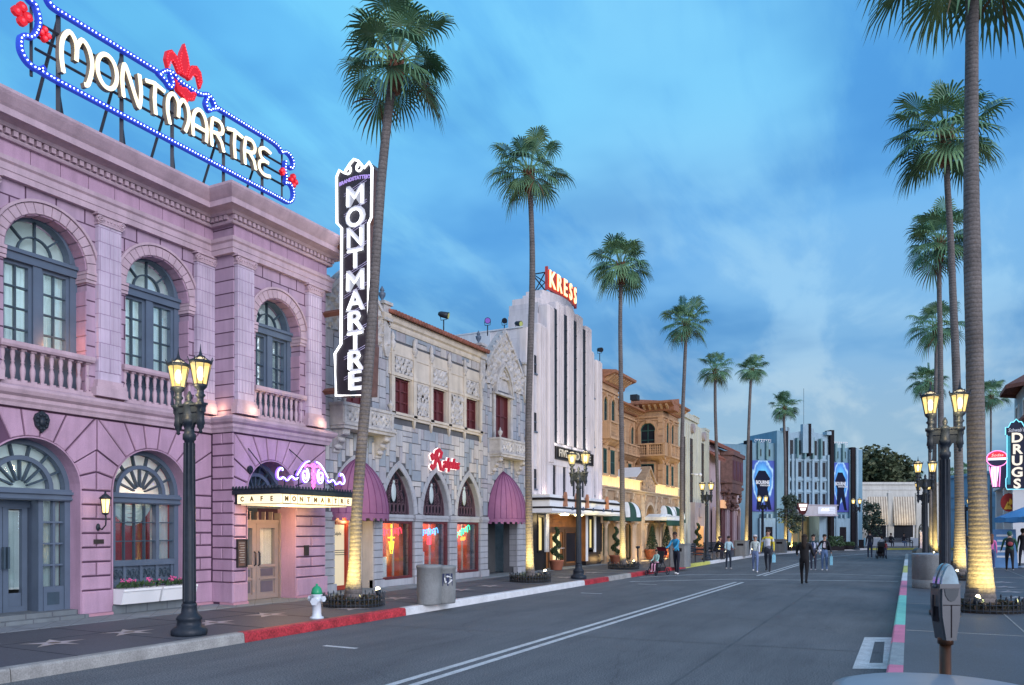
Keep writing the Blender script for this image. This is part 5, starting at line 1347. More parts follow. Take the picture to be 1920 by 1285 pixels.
# stepped crown with curved pedestal
cr = MB(XF)
def curved(s0, s1, n0, bulge, z0, z1):
    c = (s0 + s1) / 2; k = 12
    pts = [(s0 + (s1 - s0) * i / k, n0 + bulge * (1 - ((i / k) * 2 - 1) ** 2)) for i in range(k + 1)]
    cr.prism(pts + [(s1, -1.5), (s0, -1.5)], z0, z1, axis='z')
curved(28.3, 32.45, -.6, .35, 10.7, 11.12); curved(28.7, 32.4, -.68, .35, 11.12, 11.42); curved(29.0, 32.35, -.75, .35, 11.42, 11.66)
cr.box(27.75, 28.4, -1.5, -.5, 10.7, 11.0); cr.box(31.95, 32.5, -1.5, -.5, 10.7, 10.95)
cr.build('stepped_crown', MT['decop'], B3)
bx = MB(); bx.box(-18, -14.3, 26.0, 33.8, .15, 9.33); bx.box(-14.3, -13.3, 26.0, 33.8, .15, 3.0); bx.box(-14.36, -14.31, 26.05, 33.8, 3.0, 9.32)
bx.box(-18, -12.9, 25.98, 26.03, 9.33, 9.38); bx.build('rear_block', MT['decowht'], B3)
# lettering panel
sg = MB(XF); sg.box(28.35, 32.5, .10, .14, 4.58, 5.10); frame_rect(sg, 28.35, 32.5, 4.58, 5.10, .04, .14, .17, 1); so = sg.build('name_panel', [mat('black panel', (.018, .016, .016), rough=.6, spec=.1), MT['bronze']], B3)
sg = MB(XF); text(sg, 'FIVE AND DIME', .42, lambda x, y, d: (30.42 + x, .145 + d, 4.84 + y), depth=.02, off=.01, sx=1.22); sg.build('lettering', mat('pale gold letters', (.55, .50, .40), rough=.4), so)
# canopy
cn = MB(XF)
cn.box(25.9, 33.6, 0, 1.05, 2.36, 2.42, 0); cn.box(25.9, 33.6, 0, 1.10, 2.42, 2.52, 0); cn.box(26.0, 33.9, 0, 1.0, 2.52, 2.60, 1); cn.box(26.0, 33.8, 0, .95, 2.60, 2.84, 0); cn.box(25.95, 33.9, 0, 1.0, 2.84, 2.93, 1); cn.box(26.1, 33.6, 0, .9, 2.93, 3.05, 0)
cno = cn.build('canopy', [MT['white'], mat('black trim', (.02, .018, .02), rough=.6, spec=.15)], B3)
q = MB(XF, True)
for x in (27.35, 28.5, 29.6, 31.95): q.prism([(x - .12, 2.62), (x + .12, 2.62), (x + .08, 2.8), (x + .07, 3.05), (x, 3.18), (x - .07, 3.05), (x - .08, 2.8)], .95, 1.06)
for x in (27.8, 28.9, 30.0, 31.2, 32.3): q.prism([(x - .09, 2.5), (x + .09, 2.5), (x, 2.64)], 1.10, 1.14, 1)
q.build('canopy_ornament', [mat('copper ornament', (.36, .17, .10), rough=.5), MT['bluedark']], cno)
for x, y in ((28.3, .55), (29.8, .55)):
    q = MB(XF); q.lathe(x, y, [(.16, 2.30), (.2, 2.34), (.1, 2.37)], 12); lo = q.build('soffit_light', emis('soffit lamp', (1, .82, .45), 7), cno)
    plight('lamp_light', XF((x, y, 2.15)), 14, (1, .72, .36), parent=cno)
# ground floor shopfront
gf = MB(XF); BK = mat('black granite', (.016, .016, .02), rough=.35, spec=.2)
gf.box(26.0, 26.95, -.5, -.02, .15, 2.4, 0); gf.box(26.95, 28.0, -.5, -.10, .15, .85, 0); gf.box(27.75, 28.05, -.5, 0, .85, 2.4, 1); gf.box(32.0, 32.25, -.5, 0, .3, 2.4, 1); gf.box(32.25, 34.1, -.5, -.10, .15, .72, 0); gf.box(33.15, 34.05, -.5, -.02, .72, 2.4, 0); gf.box(31.9, 32.35, -.5, .03, .15, .34, 0)
gf.box(28.05, 32.0, -.6, -.46, .15, 2.5, 2); gf.box(31.97, 31.998, -.46, -.02, .15, 2.4, 2); gf.box(33.0, 33.2, -.05, .02, .72, 2.35, 1)
gfo = gf.build('shopfront', [BK, MT['white'], mat('amber wood wall', (.30, .13, .045), var=.25, rough=.4)], B3)
for a, b in ((27.05, 27.65), (32.4, 33.0)):
    q = MB(XF); frame_rect(q, a, b, .85, 2.3, .08, -.15, -.02); q.build('window_frame', BK, gfo)
    q = MB(XF); q.box(a + .08, b - .08, -.12, -.11, .93, 2.2); q.build('lit_pane', emis('lit cream blind', (.95, .75, .30), .7), gfo)
q = MB(XF); 
for a, b in ((28.9, 30.5), (30.6, 31.9)): frame_rect(q, a, b, .17, 1.75, .12, -.455, -.40)
q.box(28.3, 31.95, -.455, -.38, 1.75, 1.85); do3 = q.build('door', mat('walnut door', (.10, .055, .03), rough=.35), gfo)
q = MB(XF); q.box(29.4, 30.05, -.45, -.42, .45, 1.55); q.build('door_pane', emis('lit pane', (.95, .82, .45), .75), do3)
q = MB(XF); q.box(30.72, 31.78, -.45, -.43, .35, 1.6); q.build('door_pane', MT['glassdark'], do3)
q = MB(XF); q.tube([(29.0, -.36, .95), (30.4, -.36, .95)], .02, 6); q.build('handle', MT['white'], do3)
# rooftop KRESS sign on an arc
KS = root('rooftop_sign', 'red rooftop sign with glowing cream letters on the stepped tower', 'rooftop sign', (X3 - .7, 30.1, 11.66))
q = MB(XF); kf = MB(XF); kh = MB(XF)
def arcpt(t): return (30.75 + 1.55 * t, -.50 - .10 * t * t)
pts = [arcpt(i / 8 - 1) for i in range(17)]
for i in range(16):
    (a, na), (b, nb) = pts[i], pts[i + 1]
    q.add([(a, na, 11.72), (b, nb, 11.72), (b, nb, 12.54), (a, na, 12.54), (a, na - .06, 11.72), (b, nb - .06, 11.72), (b, nb - .06, 12.54), (a, na - .06, 12.54)], [(0, 1, 2, 3), (4, 5, 6, 7), (3, 2, 6, 7), (0, 1, 5, 4)])
for (a, na) in (pts[0], pts[-1]): q.box(a - .03, a + .03, na - .1, na + .02, 11.7, 12.66)
q.build('back_panel', mat('red sign panel', (.42, .04, .035), rough=.5), KS)
for k, ch in enumerate('KRESS'):
    t = -.80 + k * .40; cs, cn_ = arcpt(t)
    sl = math.atan2(-.2 * t, 1.55)
    f = lambda x, y, d: (cs + x * math.cos(sl) - d * math.sin(sl), cn_ + x * math.sin(sl) + .04 + d * math.cos(sl), 12.14 + y * .9)
    q = MB(XF); text(q, ch, 1.12, lambda x, y, d: f(x, y, d), depth=.03, off=.012, sx=.74); lo = q.build('letter', emis('hot cream letter', (1, .72, .38), 1.7), KS)
    q = MB(XF); text(q, ch, 1.12, lambda x, y, d: f(x, y, d - .03), depth=.015, off=.035, sx=.74); q.build('letter_edge', emis('orange letter edge', (.9, .08, .02), .8), lo)
q = MB(XF)
for x in (29.4, 30.6, 31.9): q.bar((x, -1.35, 11.6), (x, -1.3, 12.5), .05); q.bar((x, -1.35, 12.5), (x, -.8, 12.5), .04); q.bar((x, -1.35, 11.65), (x, -.8, 12.5), .04); q.bar((x, -1.35, 12.45), (x, -.8, 11.75), .04)
q.bar((29.4, -1.35, 12.5), (31.9, -1.35, 12.5), .04); q.bar((29.4, -1.35, 11.65), (30.6, -1.35, 12.5), .04)
q.build('framework', MT['signsteel'], KS)
# fin uplights
for x in (28.43, 29.49, 30.53, 31.54): 
    plight('fin_uplight', XF((x, .30, 5.25)), 3.2, (1, .9, .8), parent=B3)
for x in (27.3, 33.45): plight('fin_uplight', XF((x, .3, 3.2)), 3.2, (1, .7, .55), parent=B3)
# rooftop floodlights
def floodlight(loc, ang, lab, col=None):
    r = root('floodlight', lab, 'floodlight', loc, 'rooftop floodlights')
    q = MB(); x, y, z = loc
    q.tube([(x, y, z), (x, y, z + .35)], .02, 5); q.tube([(x - .12, y, z + .5), (x - .1, y, z + .36), (x + .1, y, z + .36), (x + .12, y, z + .5)], .012, 5); q.build('stand', MT['iron'], r)
    d = Vector((math.cos(ang), math.sin(ang), -.25)).normalized(); c = Vector((x, y, z + .52))
    q = MB(); q.tube([c - d * .17, c - d * .1, c + d * .16], [.05, .09, .11], 12); q.build('housing', MT['iron'], r)
    q = MB(); q.tube([c + d * .161, c + d * .168], .09, 12); q.build('lens', col or MT['glassdark'], r)
yl = emis('dim yellow lens', (.45, .5, .15), .35); vl = emis('violet lens', (.25, .12, .6), .4)
floodlight((-12.9, 20.45, 7.9), R(20), 'floodlight with a yellow lens above the red tile eave of the stone building', yl)
floodlight((-13.0, 23.45, 8.45), R(-60), 'floodlight with a violet lens just left of the carved stone gable', vl)
floodlight((-14.0, 26.6, 9.33), R(-60), 'dark floodlight on the pale low roof, left of its pair beside the fin tower'); floodlight((-13.7, 27.2, 9.33), R(-20), 'floodlight with a yellow lens, right of its pair beside the fin tower', yl)
floodlight((-12.6, 33.3, 9.45), R(-40), 'floodlight on the right shoulder of the fin tower above the brown eave')
floodlight((-13.9, 7.35, 8.7), R(120), 'dark floodlight at the far left roof edge of the pink building')
# ================= terracotta arcade building =================
X4 = -12.75; XF = XL(X4)
B4 = root('terracotta_building', 'ochre terracotta building with twin bracketed-eave towers, arcade, glowing parapet and green striped awnings', 'building', (X4, 40.5, .15))
MT['terra'] = brick('terracotta ashlar', (.42, .265, .155), (.26, .15, .085), .62, .30, .008, .07, bump=.25, axis='XY+')
MT['terra2'] = mat('terracotta trim', (.46, .29, .17), var=.14, sc=3, bump=.35, bsc=30, fine=.08)
MT['terracarve'] = mat('carved terracotta', (.39, .27, .17), var=.25, sc=4, bump=.6, bsc=18, fine=.12)
MT['tan'] = mat('tan render', (.40, .31, .20), var=.08)
MT['greenframe'] = mat('green window frame', (.03, .10, .09), rough=.45)
MT['greencanvas'] = mat('dark green canvas', (.012, .055, .04), rough=.7); MT['whitecanvas'] = mat('white canvas', (.66, .70, .72), rough=.75)
w = MB(XF)
LT = [(34.05, 34.52), (35.02, 35.62)]
wall(w, 33.86, 36.25, 4.2, 9.0, -1.9, 0, [])
wall(w, 36.25, 44.0, 4.2, 8.6, -3.4, -1.65, [])
wall(w, 44.0, 47.3, 4.2, 9.1, -3.4, 0, [])
w.box(33.86, 47.35, -6, -3.4, .15, 8.3)
w.build('wall', MT['terra'], B4)
def arched_win(parent, xf, c, hw, z0, zs, n, mtf, mtt, ring=.10):
    q = MB(xf); q.ribbon([(c - hw, z0)] + arc(c, zs, hw, math.pi, 0, 10) + [(c + hw, z0)], .05, n - .02, n + .035)
    q.box(c - .02, c + .02, n - .01, n + .03, z0, zs + hw * .9); 
    for z in (z0 + (zs - z0) * .5, zs): q.box(c - hw, c + hw, n - .01, n + .03, z - .02, z + .02)
    wo = q.build('window', mtf, parent)
    q = MB(xf); q.prism([(c - hw, z0), (c + hw, z0)] + arc(c, zs, hw, 0, math.pi, 10), n - .01, n + .008); q.build('pane', MT['glassdark'], wo)
    q = MB(xf); q.ribbon(arc(c, zs, hw + ring * .75, 0, math.pi, 12), ring, n - .01, n + .10); q.box(c - hw - ring * 1.2, c - hw, n - .01, n + .09, z0 - .05, zs); q.box(c + hw, c + hw + ring * 1.2, n - .01, n + .09, z0 - .05, zs); q.prism([(c - .07, zs + hw), (c + .07, zs + hw), (c + .1, zs + hw + .22), (c - .1, zs + hw + .22)], n, n + .15)
    q.build('surround', mtt, wo)
for c in (34.30, 35.32): arched_win(B4, XF, c, .24, 6.82, 7.72, .0, MT['greenframe'], MT['terra2'], .09)
for c in (44.75, 45.85): arched_win(B4, XF, c, .24, 6.9, 7.8, .0, MT['greenframe'], MT['terra2'], .09)
for c in (38.2, 39.9, 41.6, 43.2): arched_win(B4, XF, c, .24, 6.5, 7.45, -1.65, MT['greenframe'], MT['terra2'], .09)
def sash(parent, xf, a, b, z0, z1, n, mt=None):
    q = MB(xf); frame_rect(q, a, b, z0, z1, .05, n - .01, n + .05); q.box(a, b, n, n + .04, (z0 + z1) / 2 - .02, (z0 + z1) / 2 + .02); q.box((a + b) / 2 - .015, (a + b) / 2 + .015, n, n + .035, z0, z1)
    wo = q.build('window', mt or MT['greenframe'], parent)
    q = MB(xf); q.box(a + .03, b - .03, n - .01, n + .012, z0 + .03, z1 - .03); q.build('pane', MT['glassdark'], wo)
    q = MB(xf); q.box(a - .1, a, n - .01, n + .06, z0 - .05, z1 + .1); q.box(b, b + .1, n - .01, n + .06, z0 - .05, z1 + .1); q.box(a - .1, b + .1, n - .01, n + .09, z1, z1 + .12); q.box(a - .14, b + .14, n - .01, n + .11, z0 - .1, z0); q.build('surround', MT['terra2'], wo)
for a, b in ((34.0, 34.5), (34.98, 35.6), (44.5, 45.0), (45.6, 46.1)): sash(B4, XF, a, b, 4.38, 5.55, 0)
for a, b in ((36.9, 37.5), (38.3, 38.9), (39.7, 40.3), (41.1, 41.7), (42.5, 43.1)): sash(B4, XF, a, b, 4.38, 5.55, -1.65)
# side face (toward camera) of the right tower: big arched window, balcony
XSD = lambda p: (X4 - p[0], 44.0 - p[1], p[2])    # local s runs back from the street face
arched_win(B4, XSD, .88, .42, 6.45, 7.55, .0, MT['greenframe'], MT['terra2'], .16)
sash(B4, XSD, .5, 1.3, 4.5, 5.6, 0)
tq = MB(XF)
def eave(s0, s1, z, out=.75, nb=-1.9):
    tq.mould(s0 - .1, s1 + out * .8, [(nb, z - .5), (.10, z - .5), (.14, z - .42), (.14, z - .28), (out, z - .10), (out + .03, z), (nb, z + .32)], 0)
    s_ = s0 + .1
    while s_ < s1 + out * .5: tq.prism([(.1, z - .42), (.24, z - .42), (out - .12, z - .19), (out - .12, z - .10), (.1, z - .10)], s_, s_ + .12, 1, axis='x'); s_ += .34
eave(33.95, 36.3, 9.12, .72); eave(44.0, 46.9, 9.15, .72)
tq.mould(36.2, 44.0, [(-3.4, 8.4), (-1.5, 8.4), (-1.45, 8.5), (-1.0, 8.62), (-.97, 8.7), (-3.4, 9.0)], 0)
s_ = 36.9
while s_ < 43.8: tq.prism([(-1.55, 8.45), (-1.4, 8.45), (-1.1, 8.6), (-1.1, 8.66), (-1.55, 8.66)], s_, s_ + .12, 1, axis='x'); s_ += .36
# eave along the camera side of the right tower
tq2 = MB(XSD); tq2.mould(-.7, 1.9, [(-1, 8.65), (.10, 8.65), (.14, 8.73), (.14, 8.87), (.62, 9.05), (.65, 9.15), (-1, 9.45)], 0)
s_ = -.4
while s_ < 1.7: tq2.prism([(.1, 8.73), (.24, 8.73), (.5, 8.93), (.5, 9.03), (.1, 9.03)], s_, s_ + .12, 1, axis='x'); s_ += .34
MT['eavetile'] = mat('brick red eave', (.30, .14, .085), var=.25, sc=6, rough=.8)
tq.build('eave', [MT['eavetile'], MT['terra2']], B4); tq2.build('eave', [MT['eavetile'], MT['terra2']], B4)
st2 = MB(XF)
for s0, s1, n in ((33.86, 36.28, 0), (44.0, 47.32, 0)):
    for z, h, pr in ((8.3, .1, .07), (8.15, .06, .05), (6.70, .08, .07), (5.85, .08, .06)): st2.box(s0, s1, n - .02, n + pr, z, z + h)
st2.box(36.25, 44.0, -1.67, -1.55, 8.1, 8.2); st2.box(36.25, 44.0, -1.67, -1.58, 6.2, 6.3)
st2.build('string_course', MT['terra2'], B4)
st3 = MB(XSD)
for z, h, pr in ((8.3, .1, .07), (8.15, .06, .05), (5.85, .08, .06)): st3.box(0, 1.65, -.02, pr, z, z + h)
for z in [4.4 + .4 * k for k in range(10)]: st3.bev(-.02, .30, -.02, .045, z + .01, z + .38, .01); 
for z in [4.4 + .4 * k for k in range(10)]: st3.bev(1.45, 1.62, -.02, .035, z + .01, z + .38, .01)
st3.build('quoins', MT['terra2'], B4)
def pierced_balcony(xf, a, b, n0, n1, z0, z1, name='balcony'):
    q = MB(xf); q.box(a, b, n0, n1 + .05, z0, z0 + .10); q.box(a, b, n0, n1 + .04, z1 - .08, z1); q.box(a + .01, a + .12, n0, n1 - .11, z0 + .1, z1 - .08); q.box(b - .12, b - .01, n0, n1 - .11, z0 + .1, z1 - .08)
    k = max(2, int((b - a) / .8)); 
    for i in range(k + 1): x = a + (b - a - .16) * i / k; q.box(x + .004, x + .156, n1 - .1, n1 + .02, z0 + .1, z1 - .08)
    for i in range(int((b - a) / .13)): x = a + .06 + i * .13; q.box(x, x + .055, n1 - .07, n1 - .02, z0 + .1, z1 - .08)
    for j in range(1, 4): z = z0 + .1 + (z1 - z0 - .18) * j / 4; q.box(a, b, n1 - .06, n1 - .03, z - .02, z + .02)
    q.mould(a + .1, b - .1, [(n0, z0), (n1 - .05, z0), (n1 - .15, z0 - .10), (n0 + .05, z0 - .22), (n0, z0 - .22)])
    for x in (a + .25, b - .45): q.mould(x, x + .2, [(n0, z0), (n1 - .08, z0 - .02), (n1 - .2, z0 - .16), (n0 + .05, z0 - .42), (n0, z0 - .42)])
    return q.build(name, MT['terra2'], B4)
pierced_balcony(XF, 33.9, 36.1, 0, .42, 5.98, 6.82); pierced_balcony(XF, 44.2, 46.7, 0, .42, 5.95, 6.75); pierced_balcony(XSD, -.3, 1.75, 0, .55, 6.0, 6.75); pierced_balcony(XF, 38.5, 43.9, -1.65, -1.25, 5.95, 6.6)
# arcade
AX = [34.95, 37.45, 41.3, 44.1, 46.1]; AH = [.62, .62, .80, .62, .62]
w = MB(XF)
wall(w, 33.86, 47.35, 2.05, 3.75, -.5, 0, [(c - h, c + h, 2.05, [(c - h, 2.30)] + arc(c, 2.30, h, math.pi, 0, 12)[1:-1] + [(c + h, 2.30)]) for c, h in zip(AX, AH)])
w.build('arcade_wall', MT['terracarve'], B4)
rl = MB(XF)
for a, b in ((33.95, 34.2), (35.6, 36.8), (38.1, 39.7), (42.3, 43.4), (46.75, 47.3)): rl.cut(); relief(rl, a, b, 2.6, 3.7, .0, .07, None, seed=a, step=.07, freq=6)
rl.build('carved_panel', MT['terracarve'], B4)
ac = MB(XF)
for c, h in zip(AX, AH): ac.cut(); ac.ribbon(arc(c, 2.30, h + .09, 0, math.pi, 14), .16, -.02, .10)
ac.cut(); ac.mould(33.86, 47.35, [(-.02, 3.62), (.10, 3.62), (.14, 3.70), (.24, 3.74), (.24, 3.80), (-.02, 3.82)])
for x in (34.2, 35.75, 36.7, 38.2, 40.25, 42.3, 43.3, 44.9, 45.35, 46.9):
    ac.cut(); ac.box(x - .12, x + .12, -.02, .14, 3.3, 3.62); ac.box(x - .14, x + .14, -.02, .17, 3.5, 3.6)
# columns
for c, h in zip(AX, AH):
    for x in (c - h - .12, c - h - .42, c + h + .12, c + h + .42):
        if x < 34 or x > 47.2 or (40 < x < 40.2) : continue
        ac.cut(); ac.lathe(x, .10, [(.15, .15), (.15, .22), (.12, .28), (.105, .32), (.10, 1.2), (.09, 1.82), (.11, 1.84), (.09, 1.88), (.14, 2.02), (.15, 2.06)], 10)
        ac.box(x - .17, x + .17, -.29, .26, 2.04, 2.12); ac.box(x - .16, x + .16, -.06, .26, .151, .2)
ac.cut(); ac.box(39.75, 40.3, -.4, .06, .15, 3.62); ac.box(42.28, 42.6, -.4, .06, .15, 3.62)
for j in range(9): ac.bev(39.73, 40.32, .0, .09, .2 + j * .37, .54 + j * .37, .01)
aco = ac.build('arcade_column', mat('cream column stone', (.50, .385, .27), var=.12, bump=.2), B4)
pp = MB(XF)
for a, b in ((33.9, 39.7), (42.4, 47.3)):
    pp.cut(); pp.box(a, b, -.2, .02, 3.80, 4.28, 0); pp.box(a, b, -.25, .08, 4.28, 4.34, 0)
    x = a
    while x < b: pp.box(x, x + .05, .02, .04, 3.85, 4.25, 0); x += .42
pp.build('parapet', emis('parapet with painted glow', (1, .74, .34), .62), B4)  # lit look of the band put into its emission, besides the lamps
for s_ in (34.4, 35.6, 36.8, 38.0, 39.2, 42.9, 44.1, 45.3, 46.6): plight('parapet_lamp', XF((s_, .30, 3.93)), 3, (1, .78, .30), parent=B4)
# pediment and its board
pd = MB(XF); c = 41.1
pd.prism([(39.75, 3.8), (42.35, 3.8), (42.35, 4.3), (42.0, 4.4), (41.6, 4.75), (41.1, 5.12), (40.6, 4.75), (40.2, 4.4), (39.75, 4.3)], -.35, .06)
pd.ribbon([(39.7, 4.32), (40.15, 4.42), (40.6, 4.78), (41.1, 5.16), (41.6, 4.78), (42.05, 4.42), (42.4, 4.32)], .12, -.35, .18)
relief(pd, 39.9, 42.2, 3.85, 4.7, .06, .06, lambda x, z: z < 4.35 + .4 * (1 - abs(x - c)), seed=5, step=.06, freq=6)
pd.build('pediment', MT['terracarve'], B4)
q = MB(); q.add([(-13.0, 39.9, 4.55), (-14.6, 39.9, 4.55), (-14.6, 41.2, 5.15), (-13.0, 41.2, 5.15), (-13.0, 39.9, 4.6), (-14.6, 39.9, 4.6), (-14.6, 41.2, 5.2), (-13.0, 41.2, 5.2)], [(0, 1, 2, 3), (4, 5, 6, 7), (0, 1, 5, 4), (1, 2, 6, 5), (2, 3, 7, 6), (3, 0, 4, 7)]); q.box(-14.5, -13.1, 40.0, 41.0, 3.8, 4.5); q.build('pediment_roof', MT['white'], B4)
GRN = [MT['whitecanvas'], MT['greencanvas']]
for c, h in ((34.95, .85), (37.45, .80), (44.1, .8), (46.1, .8)): dome_awning('awning', B4, XF, c, h, 2.36, 3.15, .75, GRN, ribs=6, stripe=True, val=.20)
# recess behind the arcade
rc = MB(XF); rc.box(33.86, 47.35, -1.7, -1.6, .15, 3.6, 0)
for x in (34.8, 36.6, 38.4, 43.3, 44.7, 46.2): rc.box(x, x + .7, -1.6, -1.55, .4, 2.2, 1)
rc.build('rear_wall', [MT['tan'], MT['greenframe']], B4)
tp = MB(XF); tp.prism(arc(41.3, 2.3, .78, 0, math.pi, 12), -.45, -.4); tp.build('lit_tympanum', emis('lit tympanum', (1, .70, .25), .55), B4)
for x in (34.6, 36.0, 37.2, 38.6, 39.3, 42.8, 44.2, 45.4, 46.6): plight('arcade_uplight', XF((x, .50, .35)), 14, (1, .62, .25), parent=B4)
for x in (35.5, 38, 44, 46): plight('arcade_lamp', XF((x, -.9, 2.0)), 18, (1, .66, .3), parent=B4)
cn = MB(XF); cn.box(40.3, 43.1, .05, 1.3, 2.25, 2.42, 0); cn.box(40.3, 43.1, 1.26, 1.32, 2.05, 2.25, 1)
x = 40.3
while x < 43.1: cn.prism(arc(x + .1, 2.05, .1, math.pi, 6.283, 6), 1.26, 1.32, 1); cn.ball((x + .1, 1.25, 2.46), (.05, .03, .06), 6, 4, 0); x += .2
cn.prism([(40.3, 2.42), (43.1, 2.42), (42.4, 2.6), (41, 2.6)], .1, .9, 0)
cn.build('entrance_canopy', GRN, B4)
q = MB(XF); q.box(40.6, 42.1, -.9, -.8, .15, 2.2); q.build('door', MT['greenframe'], B4)
thing_mesh((lambda q: (q.box(-13.9, -13.5, 41.5, 42.0, 9.0, 9.3), q)[1])(MB()), 'roof_vent', [MT['iron']], 'small dark vent box on the roof of the terracotta building', 'vent')
# ================= cream art deco building =================
XF = XL(X4)
B5 = root('cream_building', 'narrow cream art deco building with stepped parapet and tall dark window slots', 'building', (X4, 51.5, .15))
MT['cream'] = mat('cream render', (.48, .49, .42), var=.06, sc=.8, bump=.1); MT['creamshade'] = mat('mauve grey render', (.34, .30, .31), var=.1)
w = MB(XF)
SL = [(48.55, 49.15, 2.5, 7.7), (50.2, 51.1, 3.55, 7.75), (53.3, 54.2, 2.4, 7.75)]
wall(w, 47.35, 52.3, .15, 8.9, -2, 0, [rect_op(48.55, 49.15, 2.5, 7.7), rect_op(50.2, 51.1, 3.55, 7.75)])
wall(w, 52.3, 55.7, .15, 8.75, -2, .0, [rect_op(*SL[2])])
w.box(47.35, 52.3, -2, .12, 8.9, 9.25); w.box(50.6, 52.3, -2, .16, 9.25, 9.3)
for x in (47.4, 48.15, 49.3, 49.85, 51.25, 51.8, 52.6, 52.95, 54.35, 54.9, 55.3): w.box(x, x + .22, 0, .05, 2.2 if x > 49.5 else .3, 8.6)
w.box(54.4, 55.7, -2, .05, 8.75, 8.9)
w.build('wall', MT['cream'], B5)
for a, b, z0, z1 in SL:
    q = MB(XF); q.box(a, b, -.3, -.03, z0, z1); q.box((a + b) / 2 - .03, (a + b) / 2 + .03, -.03, .0, z0, z1, 1)
    for k in range(1, 9): z = z0 + (z1 - z0) * k / 9; q.box(a, b, -.03, -.012, z - .03, z + .03, 1)
    q.build('window_slot', [MT['glassdark'], mat('brown mullion', (.09, .06, .05))], B5)
q = MB(XF)
for x, z in ((50.65, 8.4), (53.75, 8.2)): q.lathe(0, 0, [(0, 0)], 3) if False else q.prism(arc(x, z, .32, 0, 6.283, 14)[:-1], 0, .2)
q.build('medallion', MT['creamshade'], B5)
q = MB(XF); q.box(50.4, 53.2, .0, .3, .15, 3.55, 0); q.box(50.9, 52.6, .28, .34, .15, 2.0, 1); q.prism([(51.4, 2.6), (52.2, 2.6), (52.2, 3.2), (51.8, 3.45), (51.4, 3.2)], .3, .4, 0); q.build('portal', [MT['creamshade'], emis('lit amber doorway', (1, .48, .16), .55)], B5)
plight('portal_lamp', XF((51.6, .8, 2.2)), 14, (1, .6, .25), parent=B5); plight('portal_lamp', XF((53.6, .7, 2.1)), 10, (1, .7, .4), parent=B5)
q = MB(XF); q.box(53.4, 54.0, .02, .06, .9, 1.9); q.build('lit_display', emis('lit display', (1, .74, .45), .8), B5)
thing_mesh((lambda q: (q.tube([(-12.75, 50.5, 5.4), (-12.2, 50.7, 5.35)], .06, 6), q.ball((-12.2, 50.7, 5.35), .13), q)[2])(MB()), 'security_camera', [MT['white']], 'white camera on a short arm on the cream art deco facade', 'camera')
# ================= pink spanish building with oriel =================
B6 = root('oriel_building', 'pale pink building with red tile roofs and a dark carved wooden oriel bay', 'building', (X4, 61, .15))
MT['rosewall'] = mat('rose render', (.46, .36, .40), var=.08); MT['oakcarve'] = mat('carved brown wood', (.13, .07, .065), var=.35, sc=5, bump=.6, bsc=12)
w = MB(XF); w.box(55.7, 60.5, -4, -.2, .15, 7.2); w.box(56.3, 64.0, -4, -.05, .15, 7.9); w.box(60.5, 66.4, -3, .1, .15, 5.4)
w.build('wall', MT['rosewall'], B6)
w = MB(XF)
def tileroof(a, b, n_out, zl, nb, zh, st=.24):
    x = a
    while x < b: w.tube([(x, n_out, zl), (x, nb, zh)], .09, 5); x += st
    w.add([(a, n_out, zl - .05), (b, n_out, zl - .05), (b, nb, zh - .05), (a, nb, zh - .05), (a, n_out, zl - .18), (b, n_out, zl - .18)], [(0, 1, 2, 3), (0, 1, 5, 4)])
tileroof(56.0, 64.3, .55, 7.95, -2.2, 8.95); tileroof(55.7, 58.6, .55, 6.95, -.2, 7.5)
w.build('tile_roof', MT['tile'], B6)
w = MB(XF); w.prism([(59.6, 0), (60.1, .75), (64.4, .75), (65.1, 0)], 5.35, 7.45, axis='z'); w.prism([(59.4, 0), (59.95, .9), (64.55, .9), (65.3, 0)], 7.45, 7.75, axis='z'); w.prism([(59.8, 0), (60.4, .7), (64.1, .7), (64.8, 0)], 4.6, 5.35, axis='z'); w.prism([(60.4, 0), (61, .4), (63.6, .4), (64, 0)], 3.9, 4.6, axis='z')
for i in range(60): w.ball((59.6 + random.random() * 5.3, .1 + random.random() * .5, 3.3 + random.random() * 1.9), .14, 6, 4)
for z in (3.3, 3.9, 4.6, 5.3): w.box(59.5, 65.2, 0, .35, z, z + .08)
wo = w.build('oriel_bay', MT['oakcarve'], B6)
q = MB(XF)
for x in (60.3, 61.7, 63.1): q.box(x, x + 1.0, .75, .79, 5.6, 7.1)
q.build('shutter', MT['redwood'], wo)
q = MB(XF); q.box(58.9, 60.2, .1, .3, 3.4, 4.0); q.build('lit_panel', emis('lit amber panel', (1, .55, .3), .6), B6)
w = MB(XF)
for a, b in ((56.4, 57.3), (59.2, 60.4), (61.3, 63.2), (64.2, 65.4)): w.box(a, b, .1, .14, .15, 2.9); w.prism(arc((a + b) / 2, 2.9, (b - a) / 2, 0, math.pi, 8), .1, .14)
w.build('doorway', MT['redwood'], B6)
w = MB(XF)
for a, b in ((56.2, 56.4), (57.3, 57.5), (60.4, 60.7), (61.0, 61.3), (63.2, 63.5), (64.0, 64.2), (65.4, 65.7)): w.box(a, b, .1, .3, .15, 3.4)
w.ribbon(arc(64.8, 2.9, .7, 0, math.pi, 8), .2, .1, .35); w.build('pier', MT['rosewall'], B6)
